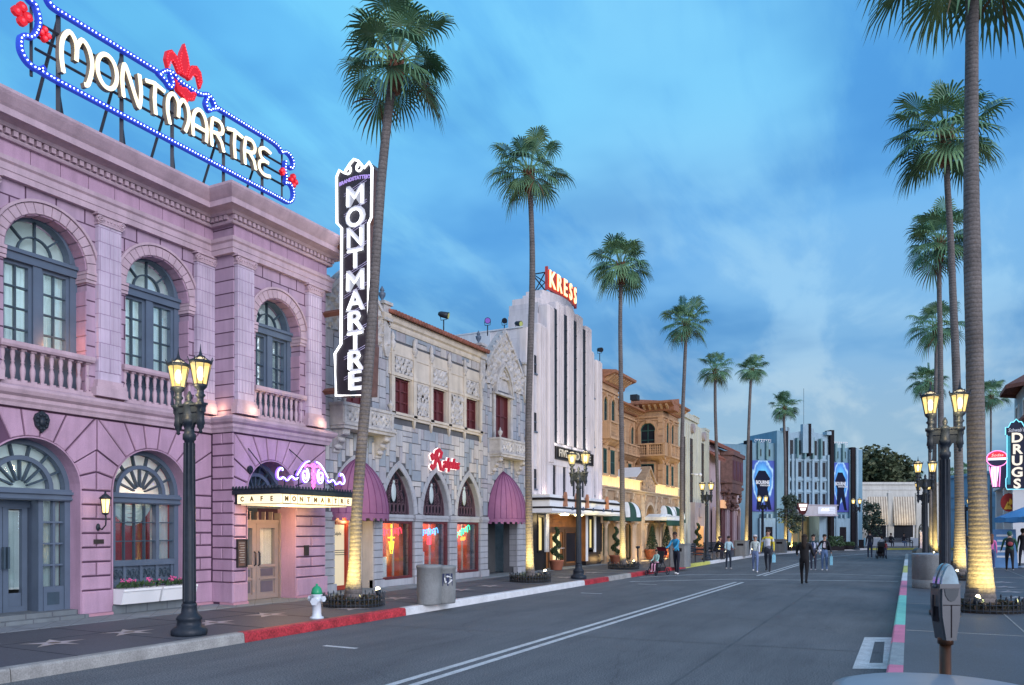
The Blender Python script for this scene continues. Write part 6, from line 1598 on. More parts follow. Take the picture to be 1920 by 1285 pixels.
# ================= pale blue art deco building, end of the street =================
A7 = math.atan2(.674, .738)
r0, d0 = (1480 - 960) / 1450 * 66, 66.0
O7 = (r0 * CT - d0 * ST, r0 * ST + d0 * CT)
XF = FR(O7[0], O7[1], A7)
B7 = root('blue_building', 'pale blue stepped art deco cinema-like building with dark fins, blue banners and a marquee', 'building', (O7[0], O7[1], .15))
MT['pblue'] = mat('pale blue render', (.16, .30, .40), var=.06, sc=.7, bump=.1); MT['pblue2'] = mat('light blue render', (.27, .405, .50), var=.06, sc=.7)
MT['teal'] = mat('teal fin', (.10, .22, .25), rough=.5); MT['darkfin'] = mat('dark fin', (.016, .014, .018), rough=.7, spec=.1)
w = MB(XF)
w.box(-7.5, -4.2, -4, .20, .15, 8.9); w.box(-4.2, -1.45, -4, 0, .15, 9.1); w.box(-1.45, -.62, -4, .35, .15, 10.15); w.box(3.72, 5.95, -4, 0, .15, 8.9); w.box(5.9, 7.2, -4, .2, .15, 8.75)
w.build('wing_wall', MT['pblue'], B7)
w = MB(XF)
wall(w, -.62, 3.72, 3.9, 9.55, -4, .2, [])
pts = [(-.62, 9.55), (3.72, 9.55)] + [(3.72 - 4.34 * i / 10, 9.85 + .35 * math.sin(math.pi * i / 10)) for i in range(11)]
w.prism(pts, -4, .2)
w.box(-.62, .2, -1.5, .1, .15, 3.9); w.box(2.9, 3.72, -1.5, .1, .15, 3.9); w.box(.2, 2.9, -4, -1.4, .15, 3.9)
w.build('centre_wall', MT['pblue2'], B7)
w = MB(XF, True)
w.box(-.70, -.42, -.3, .46, .15, 10.45); w.box(3.74, 4.10, -.3, .50, .15, 10.35); w.box(-4.22, -3.80, -.3, .36, .15, 9.25); w.box(5.98, 6.38, -.3, .34, .15, 8.95); w.box(1.5, 1.72, .2, .62, 8.05, 10.8)
w.build('dark_fin', MT['darkfin'], B7)
w = MB(XF, True)
w.box(-.42, -.22, -.3, .4, .15, 10.4); w.box(4.10, 4.24, -.3, .3, .15, 10.2); w.box(.95, 1.5, .2, .55, 8.3, 10.75); w.box(1.72, 2.0, .2, .55, 8.3, 10.4); w.box(6.38, 6.6, -.3, .45, .15, 8.9); w.box(-.9, -.66, .1, .7, 10.1, 10.4); w.box(3.3, 3.74, 0, .6, 9.9, 10.2)
for x in (-.0, .38, 1.2, 2.0, 2.78, 3.55):
    w.box(x - .0, x + .22, .2, .38, 3.9, 8.2)
w.box(-.62, 3.72, .2, .30, 7.65, 7.8); w.box(-.62, 3.72, .2, .30, 5.95, 6.15); w.box(-.62, 3.72, .2, .30, 4.95, 5.1)
w.build('pier', MT['pblue2'], B7)
w = MB(XF, True)
for x in (.42, 1.15, 1.95, 2.75): w.box(x, x + .16, .2, .52, 7.85, 9.7 - .1 * abs(x - 1.6))
for x in (-3.15, -2.35, 4.45, 5.2): w.box(x, x + .2, 0, .2, 7.7, 9.25)
w.build('teal_fin', MT['teal'], B7)
for c in (.05 + .02, .81, 1.60, 2.42, 3.2):
    for z0, z1 in ((8.15, 9.4), (6.3, 7.55), (5.22, 5.85), (3.95, 4.85)):
        hw = .235 if z0 not in (5.22, 8.15) else .15
        q = MB(XF); q.box(c - hw, c + hw, .19, .215, z0, z1); q.box(c - hw, c + hw, .2, .235, (z0 + z1) / 2 - .02, (z0 + z1) / 2 + .02, 1); q.build('window', [MT['glassdark'], MT['iron']], B7)
for c in (-2.85, -2.0, 4.75, 5.5):
    q = MB(XF); frame_rect(q, c - .14, c + .14, 7.95, 8.6, .04, 0, .06); q.box(c - .1, c + .1, 0, .03, 8.0, 8.55, 1); q.build('window', [MT['teal'], MT['glassdark']], B7)
w = MB(XF)      # cresting of wavy rails
for a, b in ((-3.3, -1.75), (4.35, 5.9)):
    n_ = 7
    for i in range(n_): c = a + (b - a) * (i + .5) / n_; w.ribbon([(c + .11 * math.cos(t), 9.28 + .13 * math.sin(t)) for t in [j * 6.283 / 8 for j in range(9)]], .03, -.1, -.05)
    w.box(a, b, -.1, -.05, 9.38, 9.42)
w.build('cresting', MT['white'], B7)
w = MB(XF)
w.box(-7.6, 7.25, 0, .04, .15, .2); w.box(-1.45, -.71, .35, .40, .15, .9); w.box(-3.79, -3.1, .0, .30, .15, .9); w.box(4.25, 4.5, .0, .3, .15, .8); w.box(6.4, 7.2, .2, .4, .15, .9); w.box(-7.5, -4.23, .20, .24, .15, .9)
w.build('plinth', MT['darkfin'], B7)
# marquee
w = MB(XF); w.box(-.3, 3.6, .1, 1.5, 2.98, 3.80); w.box(-.36, 3.68, .1, 1.56, 3.80, 3.88); w.box(-.36, 3.68, .1, 1.56, 2.92, 2.99)
mo = w.build('marquee', mat('lilac marquee', (.40, .38, .46), var=.1), B7)
w = MB(XF); x = -.25
while x < 3.55: w.box(x, x + .03, 1.5, 1.525, 3.0, 3.78); x += .12
w.build('marquee_ribs', MT['white'], mo)
w = MB(XF); w.box(1.7, 3.4, 1.53, 1.54, 3.1, 3.7)
for z in (3.5, 3.3): w.tube([(2.7, 1.57, z), (3.45, 1.57, z)], .02, 5)
w.build('marquee_panel', emis('dim white panel', (.75, .8, .95), .35), mo)
w = MB(XF); [w.box(2.0 + i * .09, 2.03 + i * .09, 1.55, 1.57, 3.34, 3.34 + (.22 if i % 3 else .12)) for i in range(9)]; w.build('lettering', emis('white marquee letters', (.95, .97, 1), 1.3), mo)
w = MB(XF); w.box(.2, 2.9, -1.4, -1.3, .15, 2.9); w.build('lobby', mat('olive lobby', (.14, .15, .10), var=.2), B7)
w = MB(XF)
for x in (.95, 1.9): w.box(x, x + .75, -1.3, -1.25, .2, 2.5)
w.build('door', mat('brass door', (.22, .17, .08), rough=.35), B7)
plight('lobby_lamp', XF((1.5, .3, 2.6)), 40, (1, .85, .6), parent=B7)
for a in (-2.75, 4.55):
    w = MB(XF); w.box(a - .25, a + 1.35, 0, .22, .15, 2.75); w.box(a, a + 1.1, .22, .3, .15, 2.45)
    w.box(a - .1, a + .05, 0, .3, .15, 3.1); w.box(a + .35, a + .5, 0, .3, 2.75, 3.1); w.box(a + .75, a + .9, 0, .3, 2.75, 3.1)
    po = w.build('portal', MT['pblue2'], B7); q = MB(XF); q.box(a + .25, a + .9, .3, .32, .15, 2.0); q.build('door', MT['darkfin'], po)
# banners: blue swirl posters
def bannermat():
    m = bpy.data.materials.new('blue banner print'); m.use_nodes = True; t = m.node_tree; b = t.nodes['Principled BSDF']; b.inputs['Roughness'].default_value = .6
    tcn = N('ShaderNodeTexCoord', t); mp_ = N('ShaderNodeMapping', t); mp_.inputs['Location'].default_value = (-.35, -.35, -.62); mp_.inputs['Scale'].default_value = (.7, .7, 1); Lk(tcn.outputs['Generated'], mp_.inputs[0], t)
    g_ = N('ShaderNodeVectorMath', t, operation='LENGTH'); Lk(mp_.outputs[0], g_.inputs[0], t)
    w_ = N('ShaderNodeTexNoise', t); w_.inputs['Scale'].default_value = 6; Lk(tcn.outputs['Generated'], w_.inputs[0], t)
    ma = N('ShaderNodeMath', t, operation='MULTIPLY_ADD'); Lk(w_.outputs[0], ma.inputs[0], t); ma.inputs[1].default_value = .18; Lk(g_.outputs['Value'], ma.inputs[2], t)
    c = ramp(ma.outputs[0], [(.10, (.30, .75, .95)), (.30, (.10, .50, .90)), (.44, (.03, .20, .62)), (.50, (.45, .75, .92)), (.54, (.02, .08, .42)), (.75, (.04, .05, .34)), (.9, (.02, .03, .2))], t, 'LINEAR')
    Lk(c, b.inputs['Base Color'], t); return m
MB_ = bannermat()
for a, b, lab in ((-3.76, -1.50, 'large blue banner with a dark shape on the left wing of the blue building'), (4.25, 5.9, 'large blue banner with a dark shape on the right wing of the blue building')):
    z0, z1 = 3.3, 7.6; sh = .06
    rt = root('banner', lab, 'banner', XF(((a + b) / 2, sh, z0)), 'banners on the blue building')
    q = MB(XF); q.box(a, b, sh, sh + .03, z0, z1); q.build('canvas', MB_, rt)
    c = (a + b) / 2; w_ = (b - a) / 2
    q = MB(XF)
    q.prism([(c - .55 * w_, 3.45), (c - .25 * w_, 3.45), (c + .05 * w_, 4.6), (c + .45 * w_, 3.45), (c + .75 * w_, 3.45), (c + .4 * w_, 5.2), (c + .62 * w_, 6.1), (c + .2 * w_, 6.75), (c - .35 * w_, 6.75), (c - .7 * w_, 6.0), (c - .45 * w_, 5.2)], sh + .03, sh + .036)
    q.build('dark_shape', mat('banner dark print', (.008, .012, .035), spec=.1), rt)
    q = MB(XF); text(q, 'BOURNE', .42, lambda x, y, d: (c - .02 + x, sh + .037 + d, 5.75 + y), depth=.008, off=.012, sx=.78 if w_ > 1 else .66); text(q, 'STUNTACULAR', .17, lambda x, y, d: (c + .2 + x, sh + .037 + d, 5.50 + y), depth=.008, off=.006, sx=.8); q.build('lettering', emis('banner white', (.8, .85, .95), .25), rt)
thing_mesh((lambda q: (q.tube([XF((1.78, -.5, 10.3)), XF((1.78, -.5, 14.0))], .016, 5), q)[1])(MB()), 'roof_mast', [MT['iron']], 'thin mast on the centre of the blue building roof', 'mast')
w = MB(XF); w.box(-7.6, 7.2, -9, -4, .15, 8.6); w.build('rear_block', MT['pblue'], B7)
# ================= far cream building with striped awnings =================
def CAMF(r, d, ang=0.0):        # frame whose origin is r to the right and d ahead of the viewpoint, turned ang from square-on
    return FR(r * CT - d * ST, r * ST + d * CT, TH + ang)
XF = CAMF((1610 - 960) / 1450 * 80, 80); bx_, by_, _ = XF((6, 0, 0))
B8 = root('far_cream_building', 'low cream building with two tall striped awnings beyond the end of the street', 'building', (bx_, by_, .15))
w = MB(XF); w.box(-2, 16, -8, 0, .15, 6.6); w.box(-2, 16, 0, .15, 6.45, 6.7); w.box(-2, 16, 0, .06, 5.9, 6.0)
for x in (.3, 3.0, 5.9, 8.5): w.box(x, x + .55, 0, .12, .15, 5.6)
w.build('wall', mat('cool cream render', (.52, .53, .50), var=.06), B8)
for a, b in ((.75, 2.9), (3.5, 5.7)):
    w = MB(XF); k = 17; st_ = (b - a) / k
    for i in range(k): w.add([(a + i * st_, .1, 5.2), (a + (i + 1) * st_, .1, 5.2), (a + (i + 1) * st_, .42, 2.5), (a + i * st_, .42, 2.5), (a + (i + 1) * st_, .4, 2.25), (a + i * st_, .4, 2.25)], [(0, 1, 2, 3), (3, 2, 4, 5)], i % 2)
    w.add([(a, .1, 5.2), (a, .42, 2.5), (a, 0, 2.5), (a, 0, 5.2)], [(0, 1, 2, 3)], 1); w.add([(b, .1, 5.2), (b, .42, 2.5), (b, 0, 2.5), (b, 0, 5.2)], [(0, 1, 2, 3)], 1)
    w.build('awning', [mat('pale awning stripe', (.62, .58, .48)), mat('taupe awning stripe', (.32, .27, .22))], B8)
    w = MB(XF); frame_rect(w, a, b, .9, 2.4, .1, 0, .08); w.box(a, b, .0, .03, .9, 2.4, 1); w.build('window', [MT['white'], MT['glassdark']], B8)
    plight('awning_lamp', XF(((a + b) / 2, 1.6, 2.9)), 34, (1, .72, .35), parent=B8)
w = MB(XF); w.box(-.5, 8, 2.2, 2.6, .15, .95); thing_mesh(w, 'planter_wall', [MT['white']], 'long low white planter wall in front of the far cream building', 'wall')
# far pale blue wall running towards the viewer on the right
XF = CAMF(39.3, 70.5, -math.pi / 2); bx_, by_, _ = XF((9, 0, 0))
B9 = root('far_blue_building', 'long pale blue building at the right end of the street behind the palms', 'building', (bx_, by_, .15))
w = MB(XF); w.box(-.5, 20, -8, 0, .15, 6.4); w.box(-.5, 20, 0, .18, 6.35, 6.6); w.box(-.5, 20, 0, .08, 4.6, 4.75); w.box(-.5, 20, 0, .08, 3.6, 3.75)
for x in (0, 4.5, 9, 13.5, 18): w.box(x, x + .4, 0, .1, .15, 6.3)
w.build('wall', mat('sky blue render', (.22, .36, .50), var=.05), B9)
w = MB(XF); 
for x in (2.0, 8.0, 12): w.box(x, x + 1.4, .0, .05, .15, 2.6)
w.build('door', MT['darkfin'], B9)
for x in (10.3, 14.8):
    w = MB(XF); frame_rect(w, x, x + .9, 4.85, 5.7, .1, 0, .06); w.box(x, x + .9, 0, .02, 4.85, 5.7, 1); w.box(x + .4, x + .5, 0, .05, 4.85, 5.7); w.build('window', [MT['white'], MT['glassdark']], B9)
    w = MB(XF); frame_rect(w, x, x + .8, 1.3, 2.5, .08, 0, .06); w.box(x, x + .8, 0, .02, 1.3, 2.5, 1); w.box(x + .36, x + .44, 0, .05, 1.3, 2.5); w.build('window', [MT['white'], MT['glassdark']], B9)
# ================= drugstore building on the right =================
XF = XR(5.9)
B10 = root('corner_shop_building', 'pale grey building with tiled turret roof and white porch at the right edge', 'building', (5.9, 47, .15))
w = MB(XF); w.box(43.4, 50, -8, 0, .15, 7.2, 0); w.box(46.5, 52.5, -5, .55, 6.0, 9.3, 0); w.box(43.4, 52.5, -1, 1.6, 3.95, 4.35, 1); w.box(43.35, 52.6, -1, 1.7, 4.35, 4.45, 1)
for s_ in (44, 48, 52): w.box(s_ - .25, s_ + .25, 1.0, 1.5, .15, 3.95, 1)
w.build('wall', [mat('grey blue siding', (.32, .37, .42), var=.08), MT['white']], B10)
w = MB(XF); cx_, sx_ = -2.2, 49.5
for i in range(8):
    a0, a1 = i * math.pi / 4 + .39, (i + 1) * math.pi / 4 + .39; rr = 3.9
    w.add([(sx_ + rr * math.cos(a0), cx_ + rr * math.sin(a0), 9.35), (sx_ + rr * math.cos(a1), cx_ + rr * math.sin(a1), 9.35), (sx_, cx_, 11.6), (sx_ + rr * math.cos(a0), cx_ + rr * math.sin(a0), 9.15), (sx_ + rr * math.cos(a1), cx_ + rr * math.sin(a1), 9.15)], [(0, 1, 2), (0, 1, 4, 3)])
w.build('tile_roof', MT['tile'], B10)
w = MB(XF); w.box(42, 46.5, -.3, 1.0, 7.15, 7.3); w.prism([(43.4, 7.2), (46.5, 7.2), (46.5, 8.2)], -2, .3); w.build('lower_roof', MT['tile'], B10)
w = MB(XF); s_ = 43.6
while s_ < 52.4: w.box(s_, s_ + .03, 1.55, 1.58, 4.45, 5.25); s_ += .16
w.box(43.6, 52.4, 1.53, 1.6, 5.22, 5.3); w.build('balcony_rail', MT['blueframe'], B10)
w = MB(XF)
for s_ in (47.2, 50.3): frame_rect(w, s_, s_ + 1.2, 6.9, 8.6, .12, .55, .62); w.box(s_ + .12, s_ + 1.08, .55, .57, 7.0, 8.5, 1)
w.build('window', [MT['white'], MT['glassdark']], B10)
w = MB(XF)
for s_ in (44.5, 48.5): w.box(s_, s_ + 2, .0, .03, .6, 2.9)
w.build('shop_window', MT['glassdark'], B10)
# DRUGS sign
XD = lambda p: (3.84 + (p[0] - 3.84) * .66 if p[0] > 3.84 else p[0], 41 - p[1], 3.5 + (p[2] - 3.5) * .87)
DS = root('drugs_sign', 'vertical blade sign with teal neon border and pale letters spelling DRUGS', 'blade sign', (4.45, 41.1, 3.5))
o_ = [(3.92, 3.55), (4.98, 3.55), (4.98, 6.35), (5.06, 6.35), (5.06, 6.75), (4.9, 6.75), (4.75, 7.0), (4.6, 7.0), (4.45, 7.15), (4.3, 7.0), (4.15, 7.0), (4.0, 6.75), (3.84, 6.75), (3.84, 6.35), (3.92, 6.35), (3.92, 4.2), (3.86, 4.1), (3.86, 3.7)]
q = MB(XD); q.prism(o_, -.25, 0); q.build('box', mat('navy sign', (.012, .015, .04), rough=.35), DS)
q = MB(XD); q.box(3.94, 4.12, 0.0, .02, 3.8, 6.3); q.build('side_strip', mat('teal enamel', (.05, .32, .38), rough=.4), DS)
q = MB(XD); q.tube([(x, .03, z) for x, z in o_], .028, 5, closed=True); q.build('border_tube', emis('teal neon', (.18, .62, .80), 1.8), DS)
for k, ch in enumerate('DRUGS'):
    q = MB(XD); text(q, ch, .68, lambda x, y, d, k=k: (4.50 + x * 1.3, .01 + d, 6.17 - k * .59 + y), depth=.05, off=.02, sx=1.05); q.build('letter', emis('ivory letter', (.85, .76, .62), .9), DS)
q = MB(XD); text(q, "Schwab's", .26, lambda x, y, d: (4.45 + x, .01 + d, 6.58 + y), depth=.02, off=.004, shear=.25); q.build('name_lettering', emis('grey lettering', (.5, .52, .6), .5), DS)
DS2 = root('soda_sign', 'round-topped soda-glass neon sign in red, white and pink, left of the drugs sign', 'neon sign', (3.55, 41.1, 3.65))
q = MB(XD); q.prism(arc(3.52, 5.15, .42, 0, 6.283, 20)[:-1], -.25, 0); q.prism([(3.38, 3.65), (3.82, 3.65), (3.92, 4.8), (3.20, 4.8)], -.25, -.0); q.build('box', mat('navy enamel', (.02, .02, .06), rough=.35), DS2)
q = MB(XD); q.prism(arc(3.52, 5.15, .38, .15, 2.99, 12), 0, .02); q.build('red_cap', emis('red cap', (.75, .03, .06), .8), DS2)
q = MB(XD); q.box(3.16, 3.88, .0, .03, 5.08, 5.2); q.prism([(3.28, 4.15), (3.30, 4.75), (3.60, 4.75), (3.5, 3.7), (3.38, 3.7)], 0, .02); q.build('white_glass', emis('white glass', (.8, .9, .95), 1.2), DS2)
q = MB(XD); q.tube([(x, .03, z) for x, z in arc(3.52, 5.15, .41, 0, 6.283, 20)[:-1]], .022, 5, closed=True)
for x0, x1 in ((3.22, 3.36), (3.35, 3.42), (3.5, 3.5), (3.64, 3.6)): q.tube([(x0, .03, 4.75), (x1, .03, 3.7)], .022, 5)
q.build('pink_tube', emis('pink neon', (1, .25, .6), 2.0), DS2)
q = MB(XD); text(q, 'Sodas', .2, lambda x, y, d: (3.52 + x, .03 + d, 5.33 + y), depth=.01, shear=.2); q.build('lettering', emis('cap letters', (1, .8, .7), .8), DS2)
# feather flag and board
FF = root('oval_sign', 'oval red and yellow picture sign hung under the porch by the blue umbrella', 'sign', (4.25, 44, 2.6))
q = MB(lambda p: (p[0], 44 - p[1], p[2])); q.prism([(4.25 + .34 * math.cos(a), 3.05 + .45 * math.sin(a)) for a in [i * .4 for i in range(16)]], 0, .05); q.build('panel', mat('dark sign red', (.25, .02, .02)), FF)
q = MB(lambda p: (p[0], 44 - p[1], p[2])); q.prism([(4.05, 2.72), (4.4, 2.72), (4.2, 3.1)], .05, .06); q.prism([(4.2, 2.9), (4.5, 3.0), (4.3, 3.25)], .05, .06); q.build('patch', mat('sign yellow', (.6, .35, .04)), FF)
SBD = root('sandwich_board', 'blue and white sandwich board with lettering on the right pavement under the umbrella', 'sign', (3.55, 38.2, .15))
q = MB(); q.add([(3.1, 38, .15), (4.0, 38, .15), (3.95, 38.3, 1.75), (3.15, 38.3, 1.75), (3.1, 38.6, .15), (4.0, 38.6, .15)], [(0, 1, 2, 3), (4, 5, 2, 3), (0, 4, 3), (1, 5, 2)]); q.build('board', mat('blue board', (.12, .26, .48)), SBD)
q = MB()
for k in range(5): q.box(3.25 + .03 * (k % 2), 3.85 - .04 * (k % 3), 38.0 + (1.45 - k * .22 - .15) * .1875 - .012, 38.0 + (1.45 - k * .22 - .15) * .1875, 1.45 - k * .22, 1.53 - k * .22)
q.build('lettering', MT['white'], SBD)
# ================= trees beyond =================
MT['oakleaf'] = mat('oak foliage', (.045, .062, .028), var=.45, sc=.8, rough=.7); MT['oakleaf2'] = mat('oak foliage light', (.085, .10, .045), var=.4, sc=1.2, rough=.7); MT['bark'] = mat('bark', (.10, .075, .05), var=.3, sc=8, bump=.5)
def leafy_tree(label, loc, h, rad, cat='tree', n=2600, leaf=.22, trunk=.16, seed=1, cz=.62, mats=None, name='broadleaf_tree', group=None):
    rn = random.Random(seed); t = root(name, label, cat, loc, group); x, y, z = loc
    q = MB(); q.tube([(x, y, z), (x + .1, y, z + h * .3), (x, y + .1, z + h * .6)], [trunk, trunk * .7, trunk * .4], 7)
    for i in range(6):
        a = i * 1.05 + rn.random(); q.tube([(x, y, z + h * .35), (x + rad * .3 * math.cos(a), y + rad * .3 * math.sin(a), z + h * .5), (x + rad * .65 * math.cos(a), y + rad * .65 * math.sin(a), z + h * (.6 + .2 * rn.random()))], [trunk * .5, trunk * .3, trunk * .12], 5)
    q.build('trunk', MT['bark'], t)
    cl_ = []
    for i in range(26):
        a = rn.random() * 6.283; rr = rad * math.sqrt(rn.random()) * .85; zz_ = rn.uniform(-.8, 1)
        rr *= math.sqrt(max(.1, 1 - (zz_ * .9) ** 2)); cl_.append((x + rr * math.cos(a), y + rr * math.sin(a), z + h * cz + zz_ * h * .34, rad * rn.uniform(.22, .4)))
    q = MB()
    for i in range(n):
        c = rn.choice(cl_); d = Vector((rn.gauss(0, 1), rn.gauss(0, 1), rn.gauss(0, 1))).normalized() * c[3] * (.5 + .6 * rn.random())
        p = Vector(c[:3]) + d; a = Vector((rn.gauss(0, 1), rn.gauss(0, 1), rn.gauss(0, .6))).normalized() * leaf * rn.uniform(.6, 1.3); b = a.cross(Vector((rn.gauss(0, 1), rn.gauss(0, 1), rn.gauss(0, 1)))).normalized() * leaf * .5
        q.add([p - a, p + b, p + a, p - b], [(0, 1, 2, 3)], 0 if rn.random() < .6 else 1)
    q.build('crown', mats or [MT['oakleaf'], MT['oakleaf2']], t, recalc=False)
    return t
def CP(u, d, z=.15): r = (u - 960) / 1450 * d; return (r * CT - d * ST, r * ST + d * CT, z)
for k, (u, d, h, rad, lab) in enumerate([(1632, 96, 11.6, 4.4, 'dark oak right behind the blue building, tallest of the far oaks'), (1668, 98, 10.6, 3.8, 'dark oak in the middle of the far row above the cream building'), (1694, 97, 8.9, 2.6, 'smaller oak at the right end of the far row above the cream building')]):
    leafy_tree(lab, CP(u, d), h, rad, n=4200, leaf=.34, trunk=.35, seed=k + 3, group='oaks behind the far cream building')
MT['olive'] = mat('grey green leaf', (.055, .085, .06), var=.4, sc=3); MT['olive2'] = mat('pale green leaf', (.10, .14, .10), var=.3, sc=3)
leafy_tree('small round grey-green tree left of the marquee of the blue building', CP(1483, 60), 3.9, 1.15, n=1500, leaf=.13, trunk=.07, seed=21, cz=.68, mats=[MT['olive'], MT['olive2']], name='small_tree')
leafy_tree('small round grey-green tree beside the far lamp right of the blue building', CP(1630, 71), 4.1, 1.25, n=1500, leaf=.14, trunk=.07, seed=22, cz=.62, mats=[MT['olive'], MT['olive2']], name='small_tree')
# ================= palms =================
def barkmat(name, c0, c1):
    m = mat(name, c0, rough=.9, var=.25, sc=2.5, bump=.4, bsc=30, fine=.18, fsc=26); t = m.node_tree; b = t.nodes['Principled BSDF']
    tcn = N('ShaderNodeTexCoord', t); wv = N('ShaderNodeTexWave', t, wave_type='BANDS', bands_direction='Z'); wv.inputs['Scale'].default_value = 3.6; wv.inputs['Distortion'].default_value = 2.2; wv.inputs['Detail'].default_value = 3
    Lk(tcn.outputs['Object'], wv.inputs[0], t)
    old = b.inputs['Base Color'].links[0].from_socket
    g_ = ramp(wv.outputs['Fac'], [(.0, (.72, .72, .72)), (.35, (1.05, 1.05, 1.05)), (1, (1, 1, 1))], t, 'LINEAR')
    Lk(mixc(1.0, old, g_, 'MULTIPLY', t), b.inputs['Base Color'], t)
    bp = b.inputs['Normal'].links[0].from_node; b2 = N('ShaderNodeBump', t); b2.inputs['Strength'].default_value = .22; b2.inputs['Distance'].default_value = .03
    Lk(wv.outputs['Fac'], b2.inputs['Height'], t); Lk(bp.outputs[0], b2.inputs['Normal'], t); Lk(b2.outputs[0], b.inputs['Normal'], t)
    return m
MT['palmbark'] = barkmat('palm bark', (.135, .122, .118), None)
MT['boot'] = mat('palm boots', (.16, .07, .04), var=.4, sc=10, bump=.8, bsc=20)
MT['frond'] = mat('palm frond', (.085, .185, .095), var=.35, sc=1.2, rough=.5, spec=.4); MT['frond2'] = mat('palm frond light', (.16, .29, .14), var=.3, sc=1.5, rough=.5); MT['frond3'] = mat('dry frond tip', (.12, .085, .045), var=.3)
def crown_mesh(seed, nleaf=26, droop=1.0):
    rn = random.Random(seed); q = MB()
    for li in range(nleaf):
        t = (li + .5) / nleaf; az = li * 2.39996 + rn.uniform(-.2, .2); el = R(84) - R(122) * t ** .95 + R(rn.uniform(-9, 9))
        d = Vector((math.cos(az) * math.cos(el), math.sin(az) * math.cos(el), math.sin(el))); L = rn.uniform(.42, .92) * (1.0 if el > R(20) else .88 if el > R(-12) else .66)
        h0 = Vector((.07 * math.cos(az), .07 * math.sin(az), .05 - .16 * t)); h1 = h0 + d * L * .55 + Vector((0, 0, .02)); h2 = h0 + d * L + Vector((0, 0, -.05 * math.cos(el) - .02))
        q.tube([h0, h1, h2], [.020, .014, .010], 4, 1, smooth=False)
        d2 = (h2 - h1).normalized(); side = d2.cross(Vector((0, 0, 1)))
        if side.length < .1: side = Vector((1, 0, 0))
        side.normalize(); side = (side + Vector((0, 0, rn.uniform(-.25, .25)))).normalized(); up = side.cross(d2).normalized()
        ns = 24; BL = rn.uniform(.50, .76)
        mt = 0 if rn.random() < .62 else 1
        for k in range(ns):
            a = (k / (ns - 1) - .5) * 2 * R(118)
            dr = d2 * math.cos(a) + side * math.sin(a); dr = (dr + up * (-.10 + .16 * abs(math.sin(a)))).normalized()
            l = BL * (1 - .28 * (abs(a) / R(118)) ** 2) * rn.uniform(.9, 1.08); w = l * .5 * R(236) / ns * .44
            sd = (side * math.cos(a) - d2 * math.sin(a)).normalized()
            g_ = Vector((0, 0, -1))
            dp = droop * (.55 + .45 * rn.random())
            p1 = h2 + dr * l * .48 + g_ * (.02 * dp) * l; p2 = h2 + dr * l * .76 + g_ * .16 * dp * l; p3 = h2 + dr * l * .93 + g_ * .44 * dp * l
            q.add([h2, p1 - sd * w, p1 + up * .012, p1 + sd * w, p2 - sd * w * .62, p2 + sd * w * .62, p3], [(0, 1, 2), (0, 2, 3), (1, 4, 5, 2), (2, 5, 3), (4, 6, 5)], mt if not (el < R(-35) and k % 5 == 0) else 2)
    for i in range(40):      # fibrous boots under the crown
        a = rn.random() * 6.283; z = -.62 + .62 * rn.random(); r = .10 + .05 * (z + .6)
        q.tube([(r * math.cos(a), r * math.sin(a), z), ((r + .05) * math.cos(a + .1), (r + .05) * math.sin(a + .1), z + .16)], [.035, .012], 4, 3, smooth=False)
    q.tube([(0, 0, -.62), (0, 0, -.25), (0, 0, .1)], [.095, .14, .07], 8, 3)
    return q
CRM = []
for sd_, nl, dp in ((11, 32, 1.15), (12, 29, 1.35), (13, 33, 1.2)):
    o = crown_mesh(sd_, nl, dp).build('crown_source', [MT['frond'], MT['frond2'], MT['frond3'], MT['boot']], recalc=False); CRM.append(o.data); bpy.data.objects.remove(o)
def palm(label, X, s, path, halfpx, var, group, radii=None, rot=0.0, lit=True, name='palm_tree'):
    """path: pixel (u, v, half-width px) points up the trunk, laid in the upright plane through the base"""
    d = -X * ST + s * CT
    loc = Vector((X, s, .15)); t = root(name, label, 'palm tree', loc, group); WO[t.name] = Vector((0, 0, 0))
    pts = []; rs = []
    r0_ = X * CT + s * ST; ph_ = random.random() * 6
    for k, (u, v, w) in enumerate(path):
        r = (u - 960) / 1450 * d; z = CAMH + (995 - v) / 1450 * d
        pts.append(Vector(((r - r0_) * CT, (r - r0_) * ST, max(-.02, z - .15)))); rs.append(w * (.76 if X < 0 or w < 12 else .9) / 1450 * d)
    # fine subdivision with ring scars
    P_, R_ = [], []
    for i in range(len(pts) - 1):
        a, b = pts[i], pts[i + 1]; n_ = max(1, int((b - a).length / .11))
        p0 = pts[max(0, i - 1)]; p3 = pts[min(len(pts) - 1, i + 2)]
        for j in range(n_):
            f = j / n_; c = .5 * ((2 * a) + (b - p0) * f + (2 * p0 - 5 * a + 4 * b - p3) * f * f + (3 * a - p0 - 3 * b + p3) * f ** 3)
            rr = rs[i] + (rs[i + 1] - rs[i]) * f; P_.append(c); R_.append(rr * (1 + .010 * ((len(P_) % 2) * 2 - 1) + random.uniform(-.01, .01)))
    P_.append(pts[-1]); R_.append(rs[-1])
    q = MB(); q.tube(P_, R_, 14); q.build('trunk', MT['palmbark'], t)
    c = bpy.data.objects.new('crown', CRM[var]); COL.objects.link(c); c.parent = t; c.location = pts[-1]; sc = halfpx * d / 1450 / 1.28; c.scale = (sc,) * 3; c.rotation_euler = (0, 0, rot)
    return t, d
def gx(X, u): return SX(X, u)
